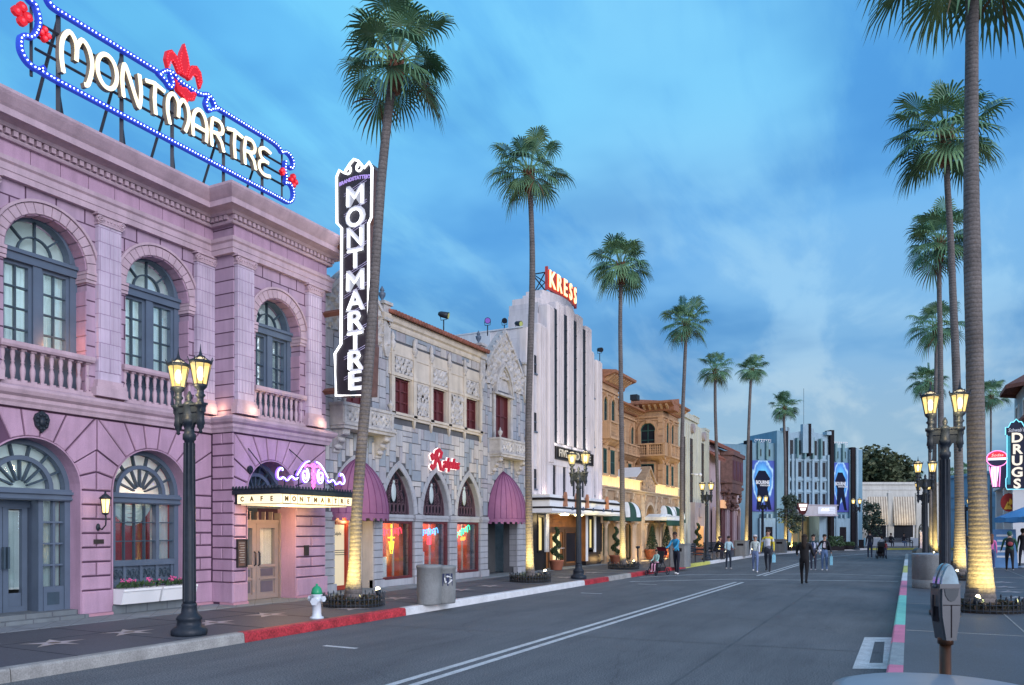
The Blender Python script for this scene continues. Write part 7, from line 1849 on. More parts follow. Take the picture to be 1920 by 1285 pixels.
PL = [
    ('nearest left palm, leaning right, with a warm-lit base behind the white hydrant', -10.2, gx(-10.2, 664), [(662, 1140, 23), (663, 1105, 21), (665, 1060, 15), (669, 960, 13.5), (677, 850, 13), (690, 700, 12.5), (700, 560, 12), (708, 440, 11.5), (716, 330, 11), (726, 230, 11), (741, 112, 10)], 130, 0),
    ('second left palm, in front of the purple awning beside the fin tower', -10.25, gx(-10.25, 994), [(994, 1098, 14), (994, 1075, 12), (993, 1030, 9.5), (991, 900, 8.5), (991, 780, 8), (995, 640, 8), (998, 520, 7.5), (997, 430, 6.5), (992, 320, 6)], 84, 1),
    ('third left palm, in front of the terracotta arcade', -10.3, gx(-10.3, 1169), [(1169, 1073, 10), (1168, 1050, 8), (1167, 960, 6.5), (1166, 850, 6), (1164, 700, 5.5), (1163, 600, 5), (1165, 498, 4.5)], 74, 2),
    ('fourth left palm, at the corner of the terracotta and cream buildings', -10.3, gx(-10.3, 1279), [(1279, 1062, 7), (1279, 1040, 6), (1278, 900, 5), (1280, 780, 4.6), (1284, 680, 4.2), (1287, 607, 3.8)], 53, 0),
    ('fifth left palm, before the pink building with the oriel', -10.0, gx(-10.0, 1348), [(1348, 1052, 6), (1347, 1030, 5), (1346, 940, 4.2), (1343, 830, 4), (1341, 760, 3.6), (1341, 694, 3.3)], 40, 1),
    ('sixth left palm, before the left wing of the blue building', -9.6, gx(-9.6, 1399), [(1399, 1046, 5.5), (1399, 1030, 4.6), (1401, 930, 4), (1403, 830, 3.6), (1406, 750, 3.4), (1409, 693, 3.1)], 34, 2),
    ('palm standing in front of the centre of the blue building', None, 60, [(1473, 1033, 5), (1473, 1018, 4), (1473, 930, 3.4), (1472, 850, 3.2), (1470, 790, 3), (1471, 764, 2.8)], 33, 0),
    ('nearest right palm, its crown cut off by the top edge, beside the parking meter', 1.22, 17.5, [(1838, 1152, 32), (1838, 1120, 29), (1837, 1060, 23), (1834, 960, 18.5), (1830, 820, 17.5), (1827, 660, 16.5), (1823, 480, 16.5), (1821, 300, 14), (1822, 120, 12.5), (1824, -115, 12)], 205, 1),
    ('second right palm, tall, partly behind the nearest right trunk', 1.39, 28.2, [(1799, 1092, 15), (1799, 1060, 12.5), (1799, 960, 11), (1797, 850, 10), (1793, 700, 9.5), (1787, 560, 8.5), (1782, 440, 7.5), (1776, 340, 7), (1773, 255, 6.5)], 116, 2),
    ('third right palm, its trunk behind the double lamp', 1.35, 39.8, [(1768, 1062, 10), (1767, 1030, 8.5), (1766, 920, 7.5), (1764, 800, 7), (1763, 640, 6), (1761, 540, 5.5), (1762, 453, 5)], 80, 0),
    ('fourth right palm, slim, left of the third right trunk', 1.32, 51.0, [(1754, 1048, 7), (1753, 1020, 6), (1752, 900, 5), (1753, 780, 4.5), (1755, 690, 4), (1756, 612, 4)], 58, 1),
    ('fifth right palm, small and distant, crown just above the lamp', 1.3, 64.0, [(1747, 1036, 5), (1746, 1010, 4.4), (1744, 900, 3.8), (1742, 780, 3.4), (1741, 716, 3)], 44, 2),
]
PT = []
for k, (lab, X, s, path, hp, var) in enumerate(PL):
    if X is None: x_, y_, _ = CP(path[0][0], 60.5); X, s = x_, y_
    PT.append((palm(lab, X, s, path, hp, var, 'tall fan palms lining the street', rot=k * 1.3), X, s))
for lab, u, d, v, hp, base in (('small far palm seen right of the nearest right trunk above the pale blue wall', 1858, 62, 742, 38, 1030), ('tiny far palm above the roof of the far cream building', 1715, 100, 886, 17, 1020), ('tiny far palm above the pale blue wall left of the second right trunk', 1780, 92, 890, 20, 1020), ('tiny far palm above the pale blue wall between the two nearest right trunks', 1809, 88, 882, 19, 1020)):
    x, y, _ = CP(u, d); palm(lab, x, y, [(u, 995 + 1550 * 1.45 / d * .69, 3.2), (u, 960, 2.6), (u, v + 10, 2.0), (u, v, 2.0)], hp, 1, 'far palms', rot=u * .7)
# uplights and planting rings
MT['mulch'] = mat('dark mulch and ground cover', (.030, .026, .022), var=.6, sc=20, bump=1.0, bsc=50)
MT['yellamp'] = emis('uplight lens', (1, .85, .5), 9)
def spot(parent, loc, target, e, ang=62, col=(1, .72, .28)):
    d = bpy.data.lights.new('uplight_beam', 'SPOT'); d.energy = e; d.color = col; d.spot_size = R(ang); d.spot_blend = .8; d.shadow_soft_size = .05
    o = bpy.data.objects.new('uplight_beam', d); COL.objects.link(o); v = (Vector(target) - Vector(loc)); o.rotation_euler = v.to_track_quat('-Z', 'Y').to_euler()
    o.parent = parent; o.location = Vector(loc) - WO.get(parent.name, Vector())
RG = {0: 'iron-fenced planting ring round the nearest left palm by the hydrant', 1: 'iron-fenced planting ring round the second left palm', 2: 'iron-fenced planting ring round the third left palm', 7: 'iron-fenced planting ring round the nearest right palm behind the parking meter', 8: 'planting ring round the second right palm', 9: 'planting ring round the third right palm'}
UPL = {0: 'nearest left palm', 1: 'second left palm', 2: 'third left palm', 3: 'fourth left palm', 4: 'fifth left palm', 5: 'sixth left palm', 6: 'palm before the blue building', 7: 'nearest right palm', 8: 'second right palm', 9: 'third right palm', 10: 'fourth right palm', 11: 'fifth right palm'}
def ring(cx_, cy_, rad, lab, pick=46, plants=260, light=False):
    t = root('tree_ring_fence', lab, 'fence', (cx_, cy_, .15), 'fenced rings round the palms')
    q = MB()
    for i in range(pick):
        a = 6.283 * i / pick; x, y = cx_ + rad * math.cos(a), cy_ + rad * math.sin(a)
        h = .24 if i % 2 else .19; q.tube([(x, y, .15), (x, y, .15 + h)], .009, 4, smooth=False); q.tube([(x, y, .15 + h - .02), (x, y, .15 + h + .02), (x, y, .15 + h + .05)], [.018, .016, .002], 4, smooth=False)
    for z in (.20, .31): q.tube([(cx_ + rad * math.cos(6.283 * i / 32), cy_ + rad * math.sin(6.283 * i / 32), z) for i in range(32)], .010, 4, closed=True)
    q.build('railing', MT['iron'], t)
    q = MB(); q.lathe(cx_, cy_, [(rad - .03, 0), (rad - .03, .05), (rad * .6, .09), (.05, .12)], 24, z0=.152)
    q.build('bed', MT['mulch'], t)
    q = MB(); rn = random.Random(int(cx_ * 100 + cy_ * 10))
    for i in range(plants):
        a = rn.random() * 6.283; r = rad * math.sqrt(rn.random()) * .94; x, y = cx_ + r * math.cos(a), cy_ + r * math.sin(a); z = .20 + rn.random() * .07
        for j in range(3):
            b = rn.random() * 6.283; l = .07 + .05 * rn.random(); q.add([(x, y, z), (x + l * math.cos(b), y + l * math.sin(b), z + l * .8), (x + l * .5 * math.cos(b + .6), y + l * .5 * math.sin(b + .6), z + l * .7)], [(0, 1, 2)], j % 2)
    o = q.build('ground_cover', [mat('dark ground cover', (.03, .035, .022), var=.6, sc=30), mat('dry litter', (.11, .075, .05), var=.5, sc=30)], t, recalc=False); o['kind'] = 'stuff'
for k, ((t, d), X, s) in enumerate(PT):
    if k in RG: ring(X, s, .62 if k != 7 else .74, RG[k], plants=260 if k in (0, 1, 7) else 90, pick=44 if k in (0, 1, 2, 7) else 24)
    dx = .42; side = 1 if X < 0 else -1
    # small can fixture at the foot, pointing up the trunk
    lx, ly = (X + .30, s + .50) if X < 0 else (X - .1, s - .52)
    if k == 0: lx, ly = X + .22, s + .55
    u_ = root('palm_uplight', 'small ground uplight at the foot of the ' + UPL[k], 'uplight', (lx, ly, .2), 'ground uplights')
    q = MB(); q.tube([(lx, ly, .2), (lx, ly, .33)], .015, 5); q.tube([(lx + .02 * side, ly, .30), (lx - .0, ly, .36), (lx - .03 * side, ly, .44)], [.04, .055, .06], 10); q.build('housing', MT['iron'], u_)
    q = MB(); q.tube([(lx - .031 * side, ly, .443), (lx - .034 * side, ly, .45)], .05, 10); q.ball((lx - .03 * side, ly, .46), .035 if k not in (0, 1) else .05, 8, 6); q.build('lens', MT['yellamp'], u_)
    p_ = 55 if k < 7 else 60
    sx1, sy1 = X + .75, s - .55
    spot(u_, (lx, ly, .52), (X, s, 2.6), p_ * 2, ang=40)
    for ox, oy in ((.72, -.62), (-.02, -.95)): spot(u_, (X + ox, s + oy, .34), (X + ox * .1, s + oy * .1, 1.35), p_ * (7 if X < 0 else 5.5), ang=80, col=(1, .76, .24))
# small spiky plants in the rings
for X_, s_, lab in ((-10.5, 21.05 + .15, 'low spiky yucca in the ring of the second left palm'),):
    t = root('yucca', lab, 'plant', (X_, s_ + .1, .2)); q = MB(); rn = random.Random(5)
    for i in range(46):
        a = rn.random() * 6.283; e = rn.uniform(.3, 1.4); l = rn.uniform(.22, .36); v = Vector((math.cos(a) * math.cos(e), math.sin(a) * math.cos(e), math.sin(e))); b = Vector((X_ + .12, s_ - .25, .22)); sd = Vector((-math.sin(a), math.cos(a), 0)) * .018
        q.add([b - sd, b + sd, b + v * l], [(0, 1, 2)])
    q.build('leaves', MT['olive2'], t, recalc=False)
# ================= street lamps =================
def lamp_src():
    t = root('street_lamp', 'x', 'street lamp'); q = MB()
    q.lathe(0, 0, [(.25, 0), (.26, .03), (.26, .08), (.22, .12), (.18, .14), (.17, .22), (.19, .24), (.17, .28), (.12, .33), (.105, .42), (.115, .44), (.10, .47)], 12); q.build('base', MT['iron'], t)
    q = MB(); q.lathe(0, 0, [(.095, .47), (.09, .52), (.088, 1.6), (.072, 2.88), (.095, 2.90), (.095, 2.98), (.075, 3.0), (.07, 3.12), (.10, 3.14), (.10, 3.20), (.085, 3.22), (.085, 3.40), (.10, 3.42), (.06, 3.46), (.03, 3.48), (.045, 3.52), (.04, 3.56), (.012, 3.62)], 10, smooth=True)
    for i in range(8): a = i * .785; q.tube([(.088 * math.cos(a), .088 * math.sin(a), .5), (.073 * math.cos(a), .073 * math.sin(a), 2.85)], .012, 4, smooth=False)
    q.build('post', MT['iron'], t)
    q = MB(); q.prism([(-.30, 3.30), (.30, 3.30), (.30, 3.40), (-.30, 3.40)], -.04, .04); q.prism([(-.30, 3.30), (-.24, 3.17), (-.12, 3.14), (-.05, 3.02), (.05, 3.02), (.12, 3.14), (.24, 3.17), (.30, 3.30)], -.025, .025); q.box(-.32, .32, -.06, .06, 3.40, 3.43)
    q.build('crossarm', MT['iron'], t)
    for sg in (-1, 1):
        x = .235 * sg; q = MB()
        q.lathe(x, 0, [(.005, 2.98), (.03, 3.0), (.02, 3.03), (.05, 3.07), (.05, 3.1), (.065, 3.12), (.055, 3.2), (.055, 3.36), (.085, 3.38), (.085, 3.42), (.05, 3.44), (.045, 3.5), (.075, 3.54), (.05, 3.57), (.05, 3.62), (.09, 3.66), (.10, 3.70), (.06, 3.71)], 10)
        q.lathe(x, 0, [(.158, 4.0), (.168, 4.02), (.168, 4.045), (.15, 4.05)], 12)
        for i in range(8):
            a = i * .785 + .39; q.tube([(x + .094 * math.cos(a), .094 * math.sin(a), 3.69), (x + .155 * math.cos(a), .155 * math.sin(a), 4.01), (x + .185 * math.cos(a), .185 * math.sin(a), 4.09)], .009, 4, smooth=False)
            q.tube([(x + .15 * math.cos(a), .15 * math.sin(a), 4.04), (x + .06 * math.cos(a), .06 * math.sin(a), 4.10), (x, 0, 4.12)], .006, 4, smooth=False)
        q.lathe(x, 0, [(.045, 4.10), (.05, 4.12), (.025, 4.14), (.012, 4.2), (.002, 4.30)], 8)
        f = q.build('lantern_frame', MT['iron'], t)
        q = MB(); q.lathe(x, 0, [(.088, 3.70), (.15, 4.015)], 8, smooth=False, cap=False); q.build('lantern_glass', MT['lampglass'], f)
        q = MB(); q.lathe(x, 0, [(.145, 4.04), (.06, 4.09), (.02, 4.115)], 8, smooth=False, cap=False); q.build('lantern_roof', emis('pale lamp roof', (1, .78, .45), .9), f)
        q = MB(); q.lathe(x, 0, [(.02, 3.76), (.05, 3.82), (.05, 3.9), (.02, 3.96)], 8); q.build('bulb', MT['lampcore'], f)
    return t
MT['lampglass'] = None
def lampglass():
    m = bpy.data.materials.new('lamp glass'); m.use_nodes = True; t = m.node_tree
    for n in list(t.nodes): t.nodes.remove(n)
    o = N('ShaderNodeOutputMaterial', t); mx = N('ShaderNodeMixShader', t); tr = N('ShaderNodeBsdfTransparent', t); em = N('ShaderNodeEmission', t)
    tcn = N('ShaderNodeTexCoord', t); no = N('ShaderNodeTexNoise', t); no.inputs['Scale'].default_value = 6; Lk(tcn.outputs['Object'], no.inputs[0], t)
    Lk(ramp(no.outputs[0], [(.3, (1, .66, .20)), (.7, (1, .78, .34))], t), em.inputs[0], t); em.inputs[1].default_value = 1.9
    mx.inputs[0].default_value = .55; tr.inputs[0].default_value = (1, .9, .7, 1); Lk(tr.outputs[0], mx.inputs[1], t); Lk(em.outputs[0], mx.inputs[2], t); Lk(mx.outputs[0], o.inputs[0], t); return m
MT['lampglass'] = lampglass()
LS = lamp_src()
LP = [('double-lantern iron street lamp nearest on the left, in front of the pink building', (-9.52, gx(-9.52, 355), .15), 0),
      ('double-lantern street lamp before the fin tower canopy', (-9.5, gx(-9.5, 1085), .15), 0),
      ('double-lantern street lamp before the cream building', (-9.5, gx(-9.5, 1325), .15), 0),
      ('double-lantern street lamp overlapping the left blue banner', (*CP(1430, 57)[:2], .15), 0),
      ('nearest double-lantern street lamp on the right, behind the parking meter', (.58, 16.2, .15), 0),
      ('second double-lantern street lamp on the right, larger of the two left of the trunks', (.52, 32.3, .15), 0),
      ('third double-lantern street lamp on the right, smaller of the two left of the trunks', (.65, 46.0, .15), 0),
      ('double-lantern street lamp between the two nearest right trunks against the pale blue wall', (*CP(1810, 62)[:2], .15), 0),
      ('far double-lantern street lamp between the blue building and the cream building', (*CP(1606, 62)[:2], .15), 0)]
for k, (lab, loc, rz) in enumerate(LP):
    o = LS if k == 0 else dup(LS)
    place(o, loc, rz, lab); o['group'] = 'double-lantern street lamps'
    if k in (0, 1, 4): plight('lamp_light', (loc[0] + .05, loc[1] - .35, 3.8), 34, (1, .75, .4), r=.1).name = 'lamp_light'
# ================= street furniture =================
MT['bin'] = mat('aggregate concrete bin', (.20, .215, .22), var=.12, sc=3, bump=.3, bsc=90, fine=.2, fsc=80)
def round_bin(lab, x, y, r=.46, h=.90, z=.15, lid=True):
    t = root('litter_bin', lab, 'litter bin', (x, y, z), 'round concrete litter bins'); q = MB()
    q.lathe(x, y, [(r * .97, 0), (r * .99, .02), (r, .22), (r * .985, .225), (r * .985, .235), (r, .24), (r, h - .06), (r * 1.015, h - .04), (r * 1.015, h)], 32, z0=z, cap=True); q.build('body', MT['bin'], t)
    q = MB(); q.lathe(x, y, [(r * 1.02, h), (r * 1.02, h + .015), (r * .9, h + .03), (r * .5, h + .04), (.01, h + .04)], 32, z0=z); q.build('lid', mat('bin rim', (.22, .25, .30), var=.1, rough=.4), t)
    return t
x, y = G(1742, 1104); round_bin('round grey concrete litter bin beside the painted kerb on the right, behind the parking meter', x + .05, y + .35)
round_bin('round grey litter bin cut off by the bottom edge at the right, nearest the viewer', .14, 4.02, .46, .80)
t = root('litter_bin', 'pair of joined round concrete bins with a recycling mark, right of the hydrant', 'litter bin', (*G(805, 1134), .15))
bx0, by0 = G(790, 1135)
def barrel(cx_, cy_, nm, h=.80, r=.255):
    q = MB(); q.lathe(cx_, cy_, [(r * .97, 0), (r, .03), (r * 1.02, h * .5), (r, h - .05), (r * 1.05, h - .04), (r * 1.06, h + .01), (r * .98, h + .03), (.02, h + .035)], 28, z0=.15); return q.build(nm, MT['bin'], t)
c2x, c2y = bx0 + .13, by0 + .66
barrel(bx0 + .02, by0 + .26, 'front_bin'); barrel(c2x, c2y, 'rear_bin', .77)
def cmap(a, b, o=.012): an = R(-38) + a / .255; return (c2x + (.262 + o) * math.cos(an), c2y + (.262 + o) * math.sin(an), .66 + b)
q = MB(); ks_ = [(-.115, -.13), (0, -.13), (.115, -.13), (.115, .13), (0, .13), (-.115, .13)]; q.add([cmap(a, b, 0) for a, b in ks_], [(0, 1, 4, 5), (1, 2, 3, 4)]); q.build('mark_plate', mat('dark blue plate', (.02, .03, .08)), t)
q = MB()
for k in range(3):
    a = k * 2.094 + .5; a2 = a + 1.4; p0 = (.085 * math.cos(a), .085 * math.sin(a)); p1 = (.085 * math.cos(a2), .085 * math.sin(a2))
    q.tube([cmap(*p0), cmap(*p1)], .014, 4); q.tube([cmap(*p1), cmap(p1[0] * .5, p1[1] * .5)], [.025, .004], 4)
q.build('recycling_arrows', MT['white'], t)
for lab, u, v, w_, h_ in (('square grey utility bin behind the man with the pushchair', 1270, 1064, .75, .95), ('grey litter bin behind the person in the pale blue top', 1388, 1043, .75, .9), ('grey litter bin behind the man in the yellow jacket', 1461, 1037, .8, .9)):
    x, y = G(u, v); t = root('litter_bin', lab, 'litter bin', (x, y + .4, .15), 'square grey litter bins'); q = MB(); q.prism([(x - w_ / 2, y + .05), (x - w_ / 2 + .08, y), (x + w_ / 2 - .08, y), (x + w_ / 2, y + .05), (x + w_ / 2, y + w_), (x - w_ / 2, y + w_)], .15, .15 + h_, axis='z'); q.prism([(x - w_ / 2 - .03, y), (x - w_ / 2 + .08, y - .03), (x + w_ / 2 - .08, y - .03), (x + w_ / 2 + .03, y), (x + w_ / 2 + .03, y + w_ + .03), (x - w_ / 2 - .03, y + w_ + .03)], .15 + h_, .2 + h_, axis='z'); q.build('body', MT['bin'], t)
    q = MB(); q.box(x - w_ * .25, x + w_ * .25, y - .012, y + .01, .15 + h_ * .7, .15 + h_ * .85); q.build('opening', MT['darkfin'], t)
# hydrant
hx, hy = G(594, 1160); HY = root('fire_hydrant', 'white fire hydrant with a green bonnet on the kerb side of the left pavement', 'fire hydrant', (hx, hy, .15))
q = MB(); q.lathe(hx, hy, [(.12, 0), (.12, .03), (.085, .04), (.085, .06), (.078, .08), (.075, .30), (.10, .31), (.10, .335), (.08, .34), (.08, .40), (.10, .41), (.10, .43)], 16, z0=.15)
q.tube([(hx - .15, hy, .50), (hx + .15, hy, .50)], .045, 10); q.tube([(hx - .165, hy, .5), (hx - .13, hy, .5)], .055, 6, smooth=False); q.tube([(hx + .165, hy, .5), (hx + .13, hy, .5)], .055, 6, smooth=False)
q.tube([(hx, hy - .0, .46), (hx + .06, hy - .13, .46)], .06, 10); q.tube([(hx + .055, hy - .12, .46), (hx + .068, hy - .15, .46)], .07, 6, smooth=False); q.build('body', mat('white hydrant paint', (.62, .68, .74), rough=.35, var=.08, sc=8), HY)
q = MB(); q.lathe(hx, hy, [(.10, .43), (.095, .47), (.08, .53), (.05, .565), (.02, .575), (.02, .61), (.0, .615)], 16, z0=.15); q.build('bonnet', mat('green hydrant paint', (.02, .30, .14), rough=.35, var=.1), HY)
# parking meter
px_, py_ = .17, 4.69; F_ = Vector((-ST, CT, 0)); R_v = Vector((CT, ST, 0))
XM = lambda p: (px_ + p[0] * .80 * R_v.x - p[1] * F_.x, py_ + p[0] * .80 * R_v.y - p[1] * F_.y, p[2])
PM = root('parking_meter', 'grey dome-headed parking meter on a brown pole at the right kerb', 'parking meter', (px_, py_, .15))
MT['meter'] = mat('meter grey metal', (.085, .092, .105), rough=.42, var=.10, metal=.3, sc=10); MT['meterdome'] = mat('cloudy meter dome', (.20, .30, .36), rough=.15, var=.5, sc=7, spec=.8, coat=.5)
q = MB(XM); q.tube([(0, 0, .15), (0, 0, 1.13)], .034, 14); q.lathe(0, 0, [(.045, 1.10), (.045, 1.13), (.036, 1.14)], 14); q.build('pole', mat('brown pole', (.075, .035, .02), rough=.3, var=.3, sc=6, metal=.5), PM)
q = MB(XM)
prof = [(-.037, 1.125), (.037, 1.125), (.066, 1.25), (.070, 1.33), (.067, 1.40), (-.067, 1.40), (-.070, 1.33), (-.066, 1.25)]
q.prism(prof, -.045, .040); q.prism([(x * .86, 1.13 + (z - 1.13) * .98) for x, z in prof], .040, .056); q.prism([(x * .8, 1.13 + (z - 1.13) * .96) for x, z in prof], -.06, -.045)
q.prism([(-.067, 1.398), (.067, 1.398), (.067, 1.42), (-.067, 1.42)], -.05, .045)
for sg in (-1, 1): q.ball((sg * .073, 0, 1.405), (.012, .02, .010), 8, 6)
mo = q.build('housing', MT['meter'], PM)
q = MB(XM); q.box(-.003, .003, .056, .0585, 1.14, 1.31); q.box(-.055, .055, .056, .0585, 1.308, 1.312); q.tube([(-.073, .0, 1.25), (-.082, .0, 1.30), (-.080, .0, 1.36)], .006, 5); q.box(-.072, -.067, -.02, .03, 1.22, 1.30); q.build('seam', MT['darkfin'], mo)
q = MB(XM); q.prism([(-.047, 1.395), (-.04, 1.36), (-.02, 1.335), (0, 1.328), (.02, 1.335), (.04, 1.36), (.047, 1.395)], .056, .060); q.build('lower_window', mat('meter face', (.06, .07, .08), rough=.15), mo)
q = MB(XM); pts = [(-.063, 1.42), (-.055, 1.455), (-.038, 1.49), (-.02, 1.515), (0, 1.525), (.02, 1.515), (.038, 1.49), (.055, 1.455), (.063, 1.42)]
q.prism(pts, -.032, .032); q.prism([(x * .9, 1.42 + (z - 1.42) * .93) for x, z in pts], .032, .045); q.prism([(x * .9, 1.42 + (z - 1.42) * .93) for x, z in pts], -.045, -.032); q.build('dome', MT['meterdome'], mo)
q = MB(XM); q.tube([(x * 1.01, 0, z) for x, z in pts], .006, 5); q.build('dome_rim', MT['meter'], mo)
# potted topiaries
def topiary(kind, lab, x, y, sc=1.0):
    t = root('potted_' + kind, lab, 'potted plant', (x, y, .15), 'potted evergreens along the facades'); q = MB(); q.lathe(x, y, [(.24 * sc, 0), (.27 * sc, .02), (.34 * sc, .40 * sc), (.37 * sc, .42 * sc), (.37 * sc, .48 * sc), (.33 * sc, .48 * sc), (.3 * sc, .44 * sc)], 16, z0=.15, cap=True); q.build('pot', mat('terracotta pot', (.30, .11, .065), var=.2), t)
    q = MB(); q.tube([(x, y, .5), (x, y, .55 + 1.3 * sc)], .03, 5, 0); rn = random.Random(int(x * 10 + y))
    for i in range(1500 if kind == 'spiral' else 1100):
        f = rn.random()
        if kind == 'spiral': a = f * 15; rr = .20 * (1 - f * .75) * sc; c = Vector((x + rr * math.cos(a), y + rr * math.sin(a), .62 + f * 1.45 * sc)); s_ = .14 * (1 - f * .55) * sc
        else: c = Vector((x, y, .58 + f * 1.15 * sc)); s_ = .32 * (1 - f * .92) * sc + .02
        v = Vector((rn.gauss(0, 1), rn.gauss(0, 1), rn.gauss(0, .5))).normalized() * s_; p = c + v; l = .04; a = Vector((rn.gauss(0, 1), rn.gauss(0, 1), rn.gauss(0, 1))).normalized() * l; b = a.cross(v).normalized() * l * .6
        q.add([p - a, p + b, p + a, p - b], [(0, 1, 2, 3)], rn.randint(0, 1))
    q.build('foliage', [mat('dark evergreen', (.022, .045, .018), var=.5, sc=10), mat('evergreen', (.04, .07, .028), var=.5, sc=10)], t, recalc=False)
topiary('spiral', 'spiral-clipped evergreen in a terracotta pot left of the fin tower entrance', -12.3, 27.75, .82)
topiary('spiral', 'spiral-clipped evergreen in a terracotta pot right of the fin tower canopy', -12.1, 34.1, .85)
topiary('cone', 'cone-shaped evergreen in a terracotta pot left of the arcade entrance canopy', -12.3, 40.4, 1.15); topiary('cone', 'cone-shaped evergreen in a terracotta pot right of the arcade entrance canopy', -12.3, 43.3, 1.15)
topiary('spiral', 'spiral-clipped evergreen in a pot by the cream building', -11.9, 48.9, 1.05)
# benches, bollards, small urns
def bench(lab, x, y, rz, w=1.5):
    t = root('bench', lab, 'bench', (x, y, .15), 'black street benches', rz); q = MB()
    for k in range(4): q.box(-w / 2, w / 2, -.22 + k * .12, -.13 + k * .12, .42, .45)
    WO[t.name] = Vector((0, 0, 0)); q.build('seat', MT['iron'], t)
    q = MB()
    for k in range(4): q.box(-w / 2, w / 2, .25 + .015 * k, .28 + .015 * k, .50 + k * .11, .59 + k * .11)
    q.build('backrest', MT['iron'], t)
    for sx_ in (-1, 1):
        q = MB(); x_ = sx_ * (w / 2 - .08); q.bar((x_, -.2, 0), (x_, -.2, .45), .05); q.bar((x_, .25, 0), (x_, .32, .92), .05); q.bar((x_, -.2, .43), (x_, .25, .43), .05); q.bar((x_, -.22, .62), (x_, .27, .62), .05); q.bar((x_, -.2, .43), (x_, -.2, .62), .05); q.build('leg', MT['iron'], t)
    return t
x, y = G(1306, 1056); bench('black slatted bench beside the square grey bin, left of the cream building lamp', x - .3, y + .6, R(75))
x, y = G(1342, 1050); BN2 = bench('black bench with a hunched dark figure by the cream building', x - .2, y + .8, R(75))
x, y = G(1684, 1026.5); BN3 = bench('black bench with two seated people at the far end of the street', x, y, TH + R(0), 2.6)
def simple_post(lab, x, y, h, name='ash_urn', cat='ash urn'):
    q = MB(); q.lathe(x, y, [(.12, 0), (.1, .04), (.03, .08), (.03, h - .12), (.09, h - .08), (.1, h), (.02, h)], 10, z0=.15); thing_mesh(q, name, [MT['iron']], lab, cat)
x, y = G(1196, 1060); simple_post('thin black ash post right of the third left palm ring', x, y, .85)
q = MB(); 
t = root('iron_frame', 'dark round-topped iron display frame behind the right concrete bin', 'display frame', (*CP(1732, 36)[:2], .15)); cx0, cy0, _ = CP(1732, 36)
XF = FR(cx0, cy0, TH); q = MB(XF); q.tube([(-.22, 0, .15), (-.22, 0, 1.75)] + [(.22 * math.cos(a), 0, 1.75 + .28 * math.sin(a)) for a in [math.pi - i * math.pi / 8 for i in range(9)]] + [(.22, 0, .15)], .03, 5); q.prism(arc(0, 1.72, .2, 0, math.pi, 8), -.02, .02); q.build('frame', MT['iron'], t)
q = MB(XF); q.box(-.18, -.02, -.02, .02, .7, 1.65); q.box(.03, .18, -.02, .02, .7, 1.65); q.build('poster', mat('lit poster paper', (.60, .50, .52), var=.4, sc=8), t)
t = root('kerb_box', 'low dark utility box and black bins behind the right concrete bin', 'utility box', (*CP(1722, 32)[:2], .15)); cx0, cy0, _ = CP(1724, 33); XF = FR(cx0, cy0, TH)
q = MB(XF); q.prism([(-.25, 0), (.25, 0), (.3, .35), (-.25, .35)], .15, .75, axis='z'); q.prism(arc(.05, .75, .2, 0, math.pi, 8), -.35, 0); q.build('body', mat('dark utility grey', (.05, .065, .07), rough=.5), t)
q = MB(XF); q.box(-.15, .1, .0, .02, .35, .5); q.build('lid', MT['iron'], t)
# shield shaped lollipop sign in front of the blue building
x0, y0, _ = CP(1505, 52); XF = FR(x0, y0, TH); t = root('shield_sign', 'dark red shield sign with two lit white panels on a pole before the blue building', 'sign', (x0, y0, 0))
q = MB(XF); q.tube([(0, 0, 0), (0, 0, 3.0)], .04, 6); q.build('pole', MT['iron'], t)
q = MB(XF); q.prism([(-.36, 3.55), (.36, 3.55), (.30, 3.10), (.18, 2.85), (0, 2.74), (-.18, 2.85), (-.30, 3.10)], -.06, .06); so = q.build('shield', mat('dark red shield', (.12, .015, .02), rough=.4), t)
q = MB(XF); q.prism([(-.28, 3.48), (.28, 3.48), (.25, 3.27), (-.25, 3.27)], .06, .075); q.prism([(-.20, 3.22), (.20, 3.22), (.15, 3.04), (-.15, 3.04)], .06, .075); q.build('lit_panel', emis('lit sign panel', (1, .88, .86), 1.6), so)
# blue umbrellas
MT['umb'] = mat('blue umbrella canvas', (.06, .24, .50), var=.12, rough=.7)
for x, y, lab, rr in ((4.35, 38.6, 'blue cafe umbrella over the sandwich board, left of its pair', 1.15), (5.2, 37.0, 'blue cafe umbrella at the right picture edge, right of its pair', 1.3)):
    t = root('cafe_umbrella', lab, 'umbrella', (x, y, .15), 'blue cafe umbrellas'); q = MB(); q.tube([(x, y, .15), (x, y, 2.75)], .025, 6); q.lathe(x, y, [(.3, .15), (.3, .2), (.05, .24)], 10); q.build('pole', MT['white'], t)
    q = MB(); n_ = 8
    for i in range(n_):
        a0, a1 = i * 6.283 / n_, (i + 1) * 6.283 / n_; p0 = (x + rr * math.cos(a0), y + rr * math.sin(a0)); p1 = (x + rr * math.cos(a1), y + rr * math.sin(a1)); m_ = ((p0[0] + p1[0]) / 2, (p0[1] + p1[1]) / 2)
        q.add([(x, y, 2.72), (*p0, 2.22), (*m_, 2.26), (*p1, 2.22), (*p0, 2.05), (*m_, 2.02), (*p1, 2.05)], [(0, 1, 2), (0, 2, 3), (1, 2, 5, 4), (2, 3, 6, 5)])
    q.build('canopy', MT['umb'], t, recalc=False)
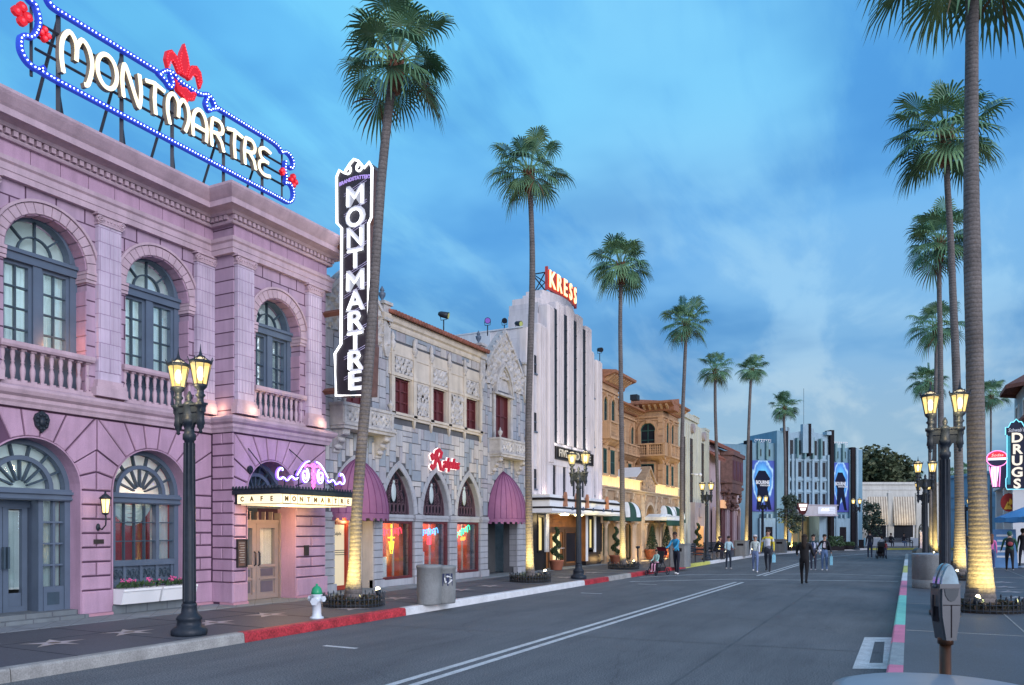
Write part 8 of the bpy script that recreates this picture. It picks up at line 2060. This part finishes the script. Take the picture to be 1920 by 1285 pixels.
# dark planters before the blue building
for u, d, w_, lab in ((1566, 60, 1.3, 'long dark hedge planter before the right wing of the blue building'), (1500, 62, 2.4, 'low dark hedge before the marquee of the blue building'), (1590, 63, 1.0, 'small dark hedge planter at the right corner of the blue building')):
    x0, y0, _ = CP(u, d); XF = FR(x0, y0, A7); q = MB(XF); rn = random.Random(u); t = root('hedge_planter', lab, 'planter', (x0, y0, .15), 'dark hedge planters')
    q.box(-w_ / 2, w_ / 2, -.25, .25, .15, .5); q.build('trough', MT['darkfin'], t); q = MB(XF)
    for i in range(500):
        p = Vector((rn.uniform(-w_ / 2, w_ / 2), rn.uniform(-.28, .28), rn.uniform(.45, .5 + .5 * (d < 61) + .25))); a = Vector((rn.gauss(0, 1), rn.gauss(0, 1), rn.gauss(0, 1))).normalized() * .08; b = a.cross(Vector((rn.gauss(0, 1), 1, .3))).normalized() * .05
        q.add([p - a, p + b, p + a, p - b], [(0, 1, 2, 3)])
    q.build('foliage', MT['leafdark'], t, recalc=False)
# ================= people =================
SKN = {'l': mat('light skin', (.42, .25, .18), var=.06, rough=.55), 'd': mat('brown skin', (.20, .10, .065), var=.06, rough=.55)}
_cm = {}
def cmat(c):
    if c not in _cm: _cm[c] = mat('cloth %d' % (len(_cm) + 1), c, var=.14, rough=.85, sc=14, bump=.3, bsc=40)
    return _cm[c]
def person(label, x, y, z, face, H=1.7, top=(.1, .1, .1), bottom=(.02, .025, .04), shoe=(.5, .5, .5), hair=(.02, .015, .01), skin='l', legs=((.12, .05), (-.12, .1)),
           arms=((.05, .12, .2), (-.05, .12, .2)), sit=False, lean=0.0, long_hair=False, cap=None, wide=1.0, sleeve=None, extra=None, skirt=None, group='people in the street', yoke=None, hem=None):
    """local frame: x right, y forward; face = heading angle of 'forward' from +Y, anticlockwise"""
    k = H / 1.75; J = {}; E_ = []
    hz = .93 if not sit else .50
    J['pel'] = Vector((0, 0, hz)); ln = lean
    up = lambda t: Vector((0, math.sin(ln) * t, math.cos(ln) * t))
    J['wai'] = J['pel'] + up(.16); J['che'] = J['pel'] + up(.38); J['col'] = J['pel'] + up(.52); J['nek'] = J['pel'] + up(.60)
    hd = J['nek'] + Vector((0, .015, 0)); J['chin'] = hd + Vector((0, .02, .05)); J['fac'] = hd + Vector((0, .02, .14)); J['cro'] = hd + Vector((0, .0, .215))
    V = []; Rr = []; Z = []; ED = []
    def v(p, r, zn): V.append(Vector(p) * k); Rr.append(r[0] * k if isinstance(r, tuple) else r * k); Z.append(zn); return len(V) - 1
    def e(a, b): ED.append((a, b))
    ip = v(J['pel'], .13 * wide, 'b'); iw = v(J['wai'], .118 * wide, 't'); ic = v(J['che'], .145 * wide, 't'); il = v(J['col'], .10 * wide, 't'); inn = v(J['nek'], .055, 's'); ich = v(J['chin'], .07, 's'); ifc = v(J['fac'], .088, 's'); icr = v(J['cro'], .072, 's')
    for a, b in ((ip, iw), (iw, ic), (ic, il), (il, inn), (inn, ich), (ich, ifc), (ifc, icr)): e(a, b)
    feet = []
    for sg, (a, kn) in zip((-1, 1), legs):
        h = J['pel'] + Vector((sg * .085, 0, -.04)); ih = v(h, .092 * wide, 'b'); e(ip, ih)
        if sit: a = 1.45; kn = 1.45
        kne = h + Vector((sg * .015, math.sin(a) * .41, -math.cos(a) * .41)); b = a - kn
        ank = kne + Vector((0, math.sin(b) * .41, -math.cos(b) * .41)); 
        ik = v(kne, .062, 'b'); ia = v(ank, .042, 'b'); e(ih, ik); e(ik, ia)
        toe = ank + Vector((sg * .02, .15, -.035)); it = v(toe, .036, 'f'); i2 = v(ank + Vector((0, .02, -.04)), .046, 'f'); e(ia, i2); e(i2, it); feet.append(ank.z)
    hands = []
    for sg, (sw, ab, el) in zip((-1, 1), arms):
        s_ = J['col'] + Vector((sg * .165 * wide, 0, -.035)); is_ = v(s_, .062, 't'); e(il, is_)
        dn = Vector((sg * math.sin(ab), math.sin(sw) * math.cos(ab), -math.cos(sw) * math.cos(ab))); elb = s_ + dn * .28
        d2 = Vector((sg * math.sin(ab) * .5, math.sin(sw + el) * math.cos(ab * .5), -math.cos(sw + el) * math.cos(ab * .5))).normalized(); wr = elb + d2 * .25; hn = wr + d2 * .08
        ie = v(elb, .045, 'a'); iwr = v(wr, .032, 'a'); ihd = v(hn, .030, 's'); e(is_, ie); e(ie, iwr); e(iwr, ihd); hands.append((hn, d2, sg))
    dz = -(min(feet) - .075) * k
    me = bpy.data.meshes.new('sk'); me.from_pydata([tuple(p + Vector((0, 0, dz))) for p in V], ED, []); ob = bpy.data.objects.new('sk', me); COL.objects.link(ob)
    m = ob.modifiers.new('s', 'SKIN'); m.use_smooth_shade = True
    for i, sv in enumerate(me.skin_vertices[0].data):
        r = Rr[i]; sv.radius = (r, r * .78) if Z[i] in 'tb' and i < 4 else (r, r); sv.use_root = (i == 0)
    m2 = ob.modifiers.new('u', 'SUBSURF'); m2.levels = 1
    dg = bpy.context.evaluated_depsgraph_get(); dg.update(); bm_ = bpy.data.meshes.new_from_object(ob.evaluated_get(dg))
    vs = [vv.co.copy() for vv in bm_.vertices]; fs = [tuple(p.vertices) for p in bm_.polygons]; bpy.data.objects.remove(ob); bpy.data.meshes.remove(me); bpy.data.meshes.remove(bm_)
    zi = {'b': 1, 't': 2, 's': 0, 'f': 3, 'a': 4}; q = MB()
    VV = [p + Vector((0, 0, dz)) for p in V]
    def near(c):
        best = None; bd_ = 9
        for a, b in ED:
            A, B = VV[a], VV[b]; t = max(0, min(1, (c - A).dot(B - A) / max(1e-9, (B - A).length_squared))); dd = (A + (B - A) * t - c).length
            if dd < bd_: bd_ = dd; best = Z[a] if t < .5 else Z[b]
        return zi[best]
    b0 = len(q.v); q.v += [tuple(p) for p in vs]
    for f in fs:
        c = sum((vs[i] for i in f), Vector()) / len(f); z_ = near(c)
        if yoke and z_ in (2,) and c.z > (VV[ic].z + .06 * k): z_ = 5
        if hem and z_ == 2 and c.z < VV[iw].z + .05 * k: z_ = 6
        q.f.append(f); q.m.append(z_); q.sm.append(True)
    Hf = VV[ifc]
    q.tube([Hf + Vector((0, .08, .015)) * k, Hf + Vector((0, .108, -.02)) * k], [.010 * k, .016 * k], 5, 0)    # nose
    for sg in (-1, 1): q.ball(Hf + Vector((sg * .033, .082, .012)) * k, .011 * k, 6, 4, 3 if False else 7); q.ball(Hf + Vector((sg * .088, .0, -.005)) * k, (.014 * k, .022 * k, .032 * k), 6, 4, 0)
    q.ball(Hf + Vector((0, .083, -.05)) * k, (.022 * k, .008 * k, .007 * k), 6, 4, 8)
    for hn, d2, sg in hands:          # five fingers
        hp = hn * k + Vector((0, 0, dz)); sd = Vector((0, 1, 0)).cross(d2).normalized() if abs(d2.y) < .9 else Vector((1, 0, 0)); fw = d2.cross(sd).normalized()
        for j, l in enumerate((.062, .072, .066, .05)):
            o_ = hp + fw * (.022 - .015 * j) * k; q.tube([o_, o_ + (d2 * .6 + sd * .05) * l * k, o_ + (d2 + sd * -.25 * sg) * l * k], [.009 * k, .008 * k, .006 * k], 4, 0)
        q.tube([hp + fw * .02 * k - d2 * .02 * k, hp + fw * .05 * k + d2 * .02 * k], [.010 * k, .007 * k], 4, 0)
    t = bpy.data.objects.new('person', None)
    mats = [SKN[skin], cmat(bottom), cmat(top), cmat(shoe), cmat(sleeve or top), cmat(yoke or top), cmat(hem or top), cmat((.01, .01, .012)), cmat((.25, .07, .06))]
    body = q.build('person', mats, recalc=False); bpy.data.objects.remove(t)
    body.location = (x, y, z); body.rotation_euler = (0, 0, face); tag(body, label, 'person', group); WO[body.name] = Vector((0, 0, 0))
    h = MB(); hb = VV[icr]
    h.ball(Hf + Vector((0, -.022, .045)) * k, (.098 * k, .105 * k, .092 * k), 12, 8)
    h.ball(Hf + Vector((0, -.045, -.01)) * k, (.092 * k, .075 * k, .09 * k), 10, 6)
    if long_hair: h.tube([Hf + Vector((0, -.05, .0)) * k, Hf + Vector((0, -.09, -.12)) * k, Hf + Vector((0, -.13, -.28)) * k, Hf + Vector((0, -.13, -.40)) * k], [.085 * k, .09 * k, .085 * k, .04 * k], 8)
    h.build('hair', cmat(hair), body)
    if cap:
        c = MB(); c.ball(Hf + Vector((0, -.01, .07)) * k, (.103 * k, .108 * k, .07 * k), 12, 8); c.prism([(-.07 * k, Hf.y + .07 * k), (.07 * k, Hf.y + .07 * k), (.05 * k, Hf.y + .18 * k), (-.05 * k, Hf.y + .18 * k)], Hf.z + .05 * k, Hf.z + .062 * k, axis='z'); c.build('cap', cmat(cap), body)
    if extra: extra(body, VV, k, dz, hands)
    return body
def at(u, v, z=0.0): return G(u, v, z)
AWAY = TH * 0 ; TOW = math.pi
def bag(col, side, w=.28, h=.34, drop=.30):
    def f(body, VV, k, dz, hands):
        hn = hands[0 if side < 0 else 1][0] * k + Vector((0, 0, dz)); q = MB(); x, y, z = hn + Vector((0, 0, -.07))
        q.prism([(y - w / 2, z - .06), (y + w / 2, z - .06), (y + w / 2 + .03, z - h), (y - w / 2 - .03, z - h)], x - .05, x + .05, axis='x'); q.tube([(x, y - .08, z - .06), (x, y, z + .08), (x, y + .08, z - .06)], .008, 4)
        q.v = [(a, b, c) for a, b, c in q.v]
        o = q.build('carried_bag', cmat(col))
        # a bag in a hand is a thing of its own
        M_ = Matrix.Rotation(body.rotation_euler.z, 4, 'Z'); o.location = body.location; o.rotation_euler = body.rotation_euler
        me = o.data; c = Vector((x, y, z - h)); me.transform(Matrix.Translation(-c)); o.location = Vector(body.location) + M_ @ c
        tag(o, 'pale blue carrier bag held by the ' + ('man in the yellow and white jacket' if w < .25 else 'young person in the black top'), 'bag')
    return f
def backpack(col):
    def f(body, VV, k, dz, hands):
        q = MB(); c = VV[2]; q.ball(c + Vector((0, -.17, -.02)) * k, (.17 * k, .10 * k, .22 * k), 12, 8); q.ball(c + Vector((0, -.25, -.08)) * k, (.11 * k, .05 * k, .10 * k), 10, 6, 1)
        for sg in (-1, 1): q.tube([c + Vector((sg * .1, -.1, .14)) * k, c + Vector((sg * .11, .06, .17)) * k, c + Vector((sg * .11, .12, 0)) * k, c + Vector((sg * .12, -.05, -.14)) * k], .02 * k, 5)
        o = q.build('backpack', [cmat(col), cmat((.3, .06, .07))]); ce = c + Vector((0, -.2, -.2)); o.data.transform(Matrix.Translation(-ce)); o.rotation_euler = body.rotation_euler; o.location = Vector(body.location) + Matrix.Rotation(body.rotation_euler.z, 4, 'Z') @ ce
        tag(o, 'black backpack with a red patch worn by the person in the green jacket', 'backpack')
    return f
def chest_print(col):
    def f(body, VV, k, dz, hands):
        q = MB(); c = VV[2]; q.prism([(-.05, c.z + .02), (.05, c.z + .02), (.06, c.z - .14), (-.04, c.z - .17)], c.y + .105, c.y + .118); q.ball((0, c.y + .11, c.z + .05), (.035, .012, .04), 8, 6); q.build('shirt_print', cmat(col), body)
    return f
x, y = at(1508, 1096); person('woman in black walking away in the middle of the road', x, y, 0, 0, 1.56, (.008, .008, .010), (.008, .008, .010), (.015, .015, .018), (.02, .012, .008), legs=((.30, .10), (-.28, .30)), arms=((.30, .16, 1.0), (.15, .18, 1.0)), long_hair=True, wide=1.3, cap=None)
x, y = at(1440, 1072); person('man in a yellow, white and grey jacket walking towards the viewer', x, y, 0, TOW, 1.74, (.55, .57, .62), (.03, .035, .05), (.03, .03, .03), (.03, .02, .015), skin='l', legs=((.34, .12), (-.30, .22)), arms=((.25, .20, .35), (-.2, .26, .25)), sleeve=(.62, .50, .05), yoke=(.60, .50, .05), hem=(.16, .17, .22), extra=bag((.25, .55, .68), -1, .2, .38), wide=1.12)
x, y = at(1416, 1073); person('person in white jacket, cap and jeans left of the man in yellow', x, y, 0, TOW + .1, 1.5, (.45, .52, .50), (.14, .20, .36), (.7, .7, .7), (.05, .03, .02), legs=((.26, .1), (-.24, .28)), arms=((.35, .08, .5), (-.15, .14, .5)), sleeve=(.62, .64, .66), cap=(.5, .5, .52))
x, y = at(1366, 1067); person('person in a pale blue top and dark trousers standing near the left kerb', x, y, 0, TOW + .5, 1.42, (.35, .52, .58), (.02, .03, .05), (.65, .65, .65), (.03, .02, .02), legs=((.05, .04), (-.06, .05)), arms=((.2, .18, 1.3), (.15, .15, 1.2)))
x, y = at(1525, 1069.5); person('boy in a white and navy hooded top just behind the woman in black', x, y, 0, TOW - .1, 1.50, (.42, .46, .58), (.03, .035, .06), (.35, .35, .38), (.015, .012, .01), legs=((.06, .04), (-.05, .04)), arms=((.0, .35, .2), (.0, .35, .2)), yoke=(.02, .05, .06), hem=(.06, .08, .15), extra=chest_print((.03, .06, .15)))
x, y = at(1546, 1070); person('young person in a black printed top and jeans carrying a pale blue bag', x, y, 0, TOW + .05, 1.50, (.012, .012, .018), (.10, .17, .32), (.6, .6, .62), (.02, .015, .01), legs=((.06, .05), (-.05, .04)), arms=((.1, .35, .3), (.0, .5, .25)), extra=lambda *a: (chest_print((.5, .45, .5))(*a), bag((.22, .50, .62), -1, .34, .42)(*a)))
x, y = at(1631, 1046.5); person('man in dark clothes standing far down the road by a pushchair', x, y, 0, .3, 1.66, (.02, .025, .04), (.03, .04, .08), (.6, .6, .6), (.02, .015, .01), legs=((.03, .02), (-.03, .02)), arms=((.1, .12, .3), (.1, .1, .3)))
x, y = at(1650, 1046.5); person('person in a pale grey top leaning over the far pushchair', x + .1, y + .3, 0, .2, 1.35, (.42, .44, .46), (.02, .02, .025), (.1, .1, .1), (.05, .03, .02), legs=((.04, .02), (-.03, .02)), arms=((.6, .12, .6), (.6, .1, .6)), lean=.2)
x, y = at(1660, 1044); person('small child in a red top beside the far pushchair', x, y, 0, .4, 1.0, (.35, .03, .04), (.05, .06, .12), (.3, .3, .3), (.06, .03, .02), legs=((.03, .02), (-.03, .02)))
x, y = G(1859, 1068); person('girl in a pink top with long brown hair walking away on the right pavement', x, y, .15, -.05, 1.40, (.62, .16, .38), (.05, .07, .16), (.65, .65, .65), (.13, .06, .035), legs=((.30, .08), (-.28, .35)), arms=((.25, .12, .4), (-.25, .12, .3)), long_hair=True)
x, y = G(1893, 1070.5); person('person in a dark green jacket and black leggings walking away on the right pavement', x, y, .15, 0, 1.50, (.02, .09, .055), (.008, .008, .012), (.62, .62, .62), (.03, .10, .07), legs=((.24, .06), (-.24, .26)), arms=((.2, .22, .6), (-.1, .22, .6)), wide=1.25, extra=backpack((.012, .012, .016)), cap=None)
x, y = G(1807, 1067); person('man in a dark jacket and jeans walking between the two nearest right palms', x, y, .15, 0, 1.62, (.012, .013, .018), (.09, .13, .22), (.6, .6, .6), (.02, .015, .01), legs=((.26, .08), (-.26, .30)), arms=((.25, .1, .3), (-.25, .1, .3)))
x, y = G(1918, 1064); person('person in dark clothes at the right picture edge under the umbrella', x, y, .15, .3, 1.6, (.015, .015, .02), (.02, .02, .03), (.05, .05, .05), (.02, .015, .01))
x, y = G(1747, 1032); person('person in a pale shirt and cap far away behind the right lamps', x, y, .15, .2, 1.62, (.45, .55, .58), (.30, .38, .42), (.4, .4, .4), (.02, .015, .01), cap=(.03, .03, .04))
def seated(label, u, v, dz, face, top, bottom, lean=-.05, dx=0.0, cap=None, **kw):
    x, y = G(u, v); return person(label, x, y, dz, face, 1.6, top, bottom, (.1, .1, .12), (.02, .015, .01), sit=True, lean=lean, arms=((.5, .1, .7), (.5, .1, .7)), group='people in the street', **kw)
bx3, by3 = G(1684, 1026.5)
for dx, lab, tp_, bt_ in ((-.7, 'person in dark clothes seated left on the far bench', (.02, .02, .025), (.02, .02, .03)), (.5, 'person in a dark top and jeans seated right on the far bench', (.03, .025, .03), (.12, .17, .28))):
    person(lab, bx3 + dx * math.cos(TH), by3 + dx * math.sin(TH), .15 + .0, TH + math.pi, 1.6, tp_, bt_, (.4, .4, .4), (.02, .015, .01), sit=True, lean=.1, arms=((.5, .1, .7), (.5, .1, .7)))
b2 = BN2.location; person('hunched figure in black seated on the bench by the cream building', b2.x, b2.y, .15, R(75) + math.pi, 1.6, (.02, .02, .025), (.02, .02, .03), (.05, .05, .05), (.06, .05, .05), sit=True, lean=.5, arms=((.9, .1, .4), (.9, .1, .4)), wide=1.15)
# pushchairs
def pushchair(lab, x, y, rz, col, sc=1.0):
    t = root('pushchair', lab, 'pushchair', (x, y, 0), 'pushchairs', rz); WO[t.name] = Vector((0, 0, 0)); t.scale = (sc,) * 3
    q = MB()
    for sg in (-1, 1):
        q.tube([(sg * .24, -.45, 1.02), (sg * .24, -.35, .95), (sg * .22, .05, .48), (sg * .22, .42, .12)], .014, 6); q.tube([(sg * .23, -.32, .10), (sg * .23, .0, .52), (sg * .22, .12, .66)], .014, 6)
    q.tube([(-.24, -.45, 1.02), (.24, -.45, 1.02)], .018, 6); q.tube([(-.22, .42, .12), (.22, .42, .12)], .012, 6); q.tube([(-.23, -.32, .1), (.23, -.32, .1)], .012, 6); q.build('frame', MT['iron'], t)
    q = MB(); q.box(-.18, .18, -.02, .26, .44, .48); q.add([(-.18, -.02, .46), (.18, -.02, .46), (.18, -.16, .92), (-.18, -.16, .92), (-.18, -.06, .46), (.18, -.06, .46), (.18, -.2, .92), (-.18, -.2, .92)], [(0, 1, 2, 3), (4, 5, 6, 7), (0, 1, 5, 4), (2, 3, 7, 6), (0, 3, 7, 4), (1, 2, 6, 5)]); q.box(-.16, .16, .26, .30, .22, .46); q.box(-.17, .17, -.25, .1, .16, .3); q.build('seat', cmat((.015, .015, .02)), t)
    q = MB(); n_ = 6
    for i in range(n_):
        a0, a1 = -.1 + i * .28, -.1 + (i + 1) * .28; P0 = (-.18 + .0, -.12 - .28 * math.cos(a0) + .05, .78 + .3 * math.sin(a0)); P1 = (0, -.12 - .28 * math.cos(a1) + .05, .78 + .3 * math.sin(a1))
        q.add([(-.2, P0[1], P0[2]), (.2, P0[1], P0[2]), (.2, P1[1], P1[2]), (-.2, P1[1], P1[2])], [(0, 1, 2, 3)])
    q.build('hood', cmat(col), t, recalc=False)
    for sx_, sy_, r in ((-.25, -.32, .12), (.25, -.32, .12), (-.2, .44, .09), (.2, .44, .09)):
        q = MB(); q.tube([(sx_ + .02 * math.cos(0), sy_ + r * math.cos(a), r + .015 + r * math.sin(a)) for a in [i * 6.283 / 14 for i in range(14)]], .018, 5, closed=True)
        for a in (0, 1.57): q.tube([(sx_ + .02, sy_ - r * math.cos(a), r + .015 - r * math.sin(a)), (sx_ + .02, sy_ + r * math.cos(a), r + .015 + r * math.sin(a))], .006, 4)
        q.build('wheel', MT['iron'], t)
    return t
x, y = at(1241, 1079); pf = R(165)
PC = pushchair('black and red pushchair with a seated child, pushed along the left kerb', x - .15, y, pf, (.22, .02, .05), 1.0)
fw = Vector((-math.sin(pf), math.cos(pf), 0)); c0 = Vector((x - .15, y, 0))
pp_ = c0 - fw * .85; person('man in a bright blue jacket bending over a pushchair at the left kerb', pp_.x + .25, pp_.y + .1, 0, pf, 1.62, (.03, .26, .46), (.012, .015, .03), (.65, .65, .65), (.03, .02, .015), legs=((.1, .06), (-.12, .1)), arms=((.7, .1, .5), (.7, .1, .5)), lean=.22, skin='d')
cc_ = c0 + fw * .10; person('small child in a mint top and pink trousers sitting in the kerbside pushchair', cc_.x, cc_.y, .14, pf, 1.02, (.30, .50, .46), (.60, .30, .42), (.6, .58, .62), (.02, .015, .01), sit=True, arms=((.4, .1, .8), (.4, .1, .8)))
x, y = at(1651, 1048); pushchair('black pushchair far down the road beside the child in red', x, y, .2, (.02, .02, .025), .95)
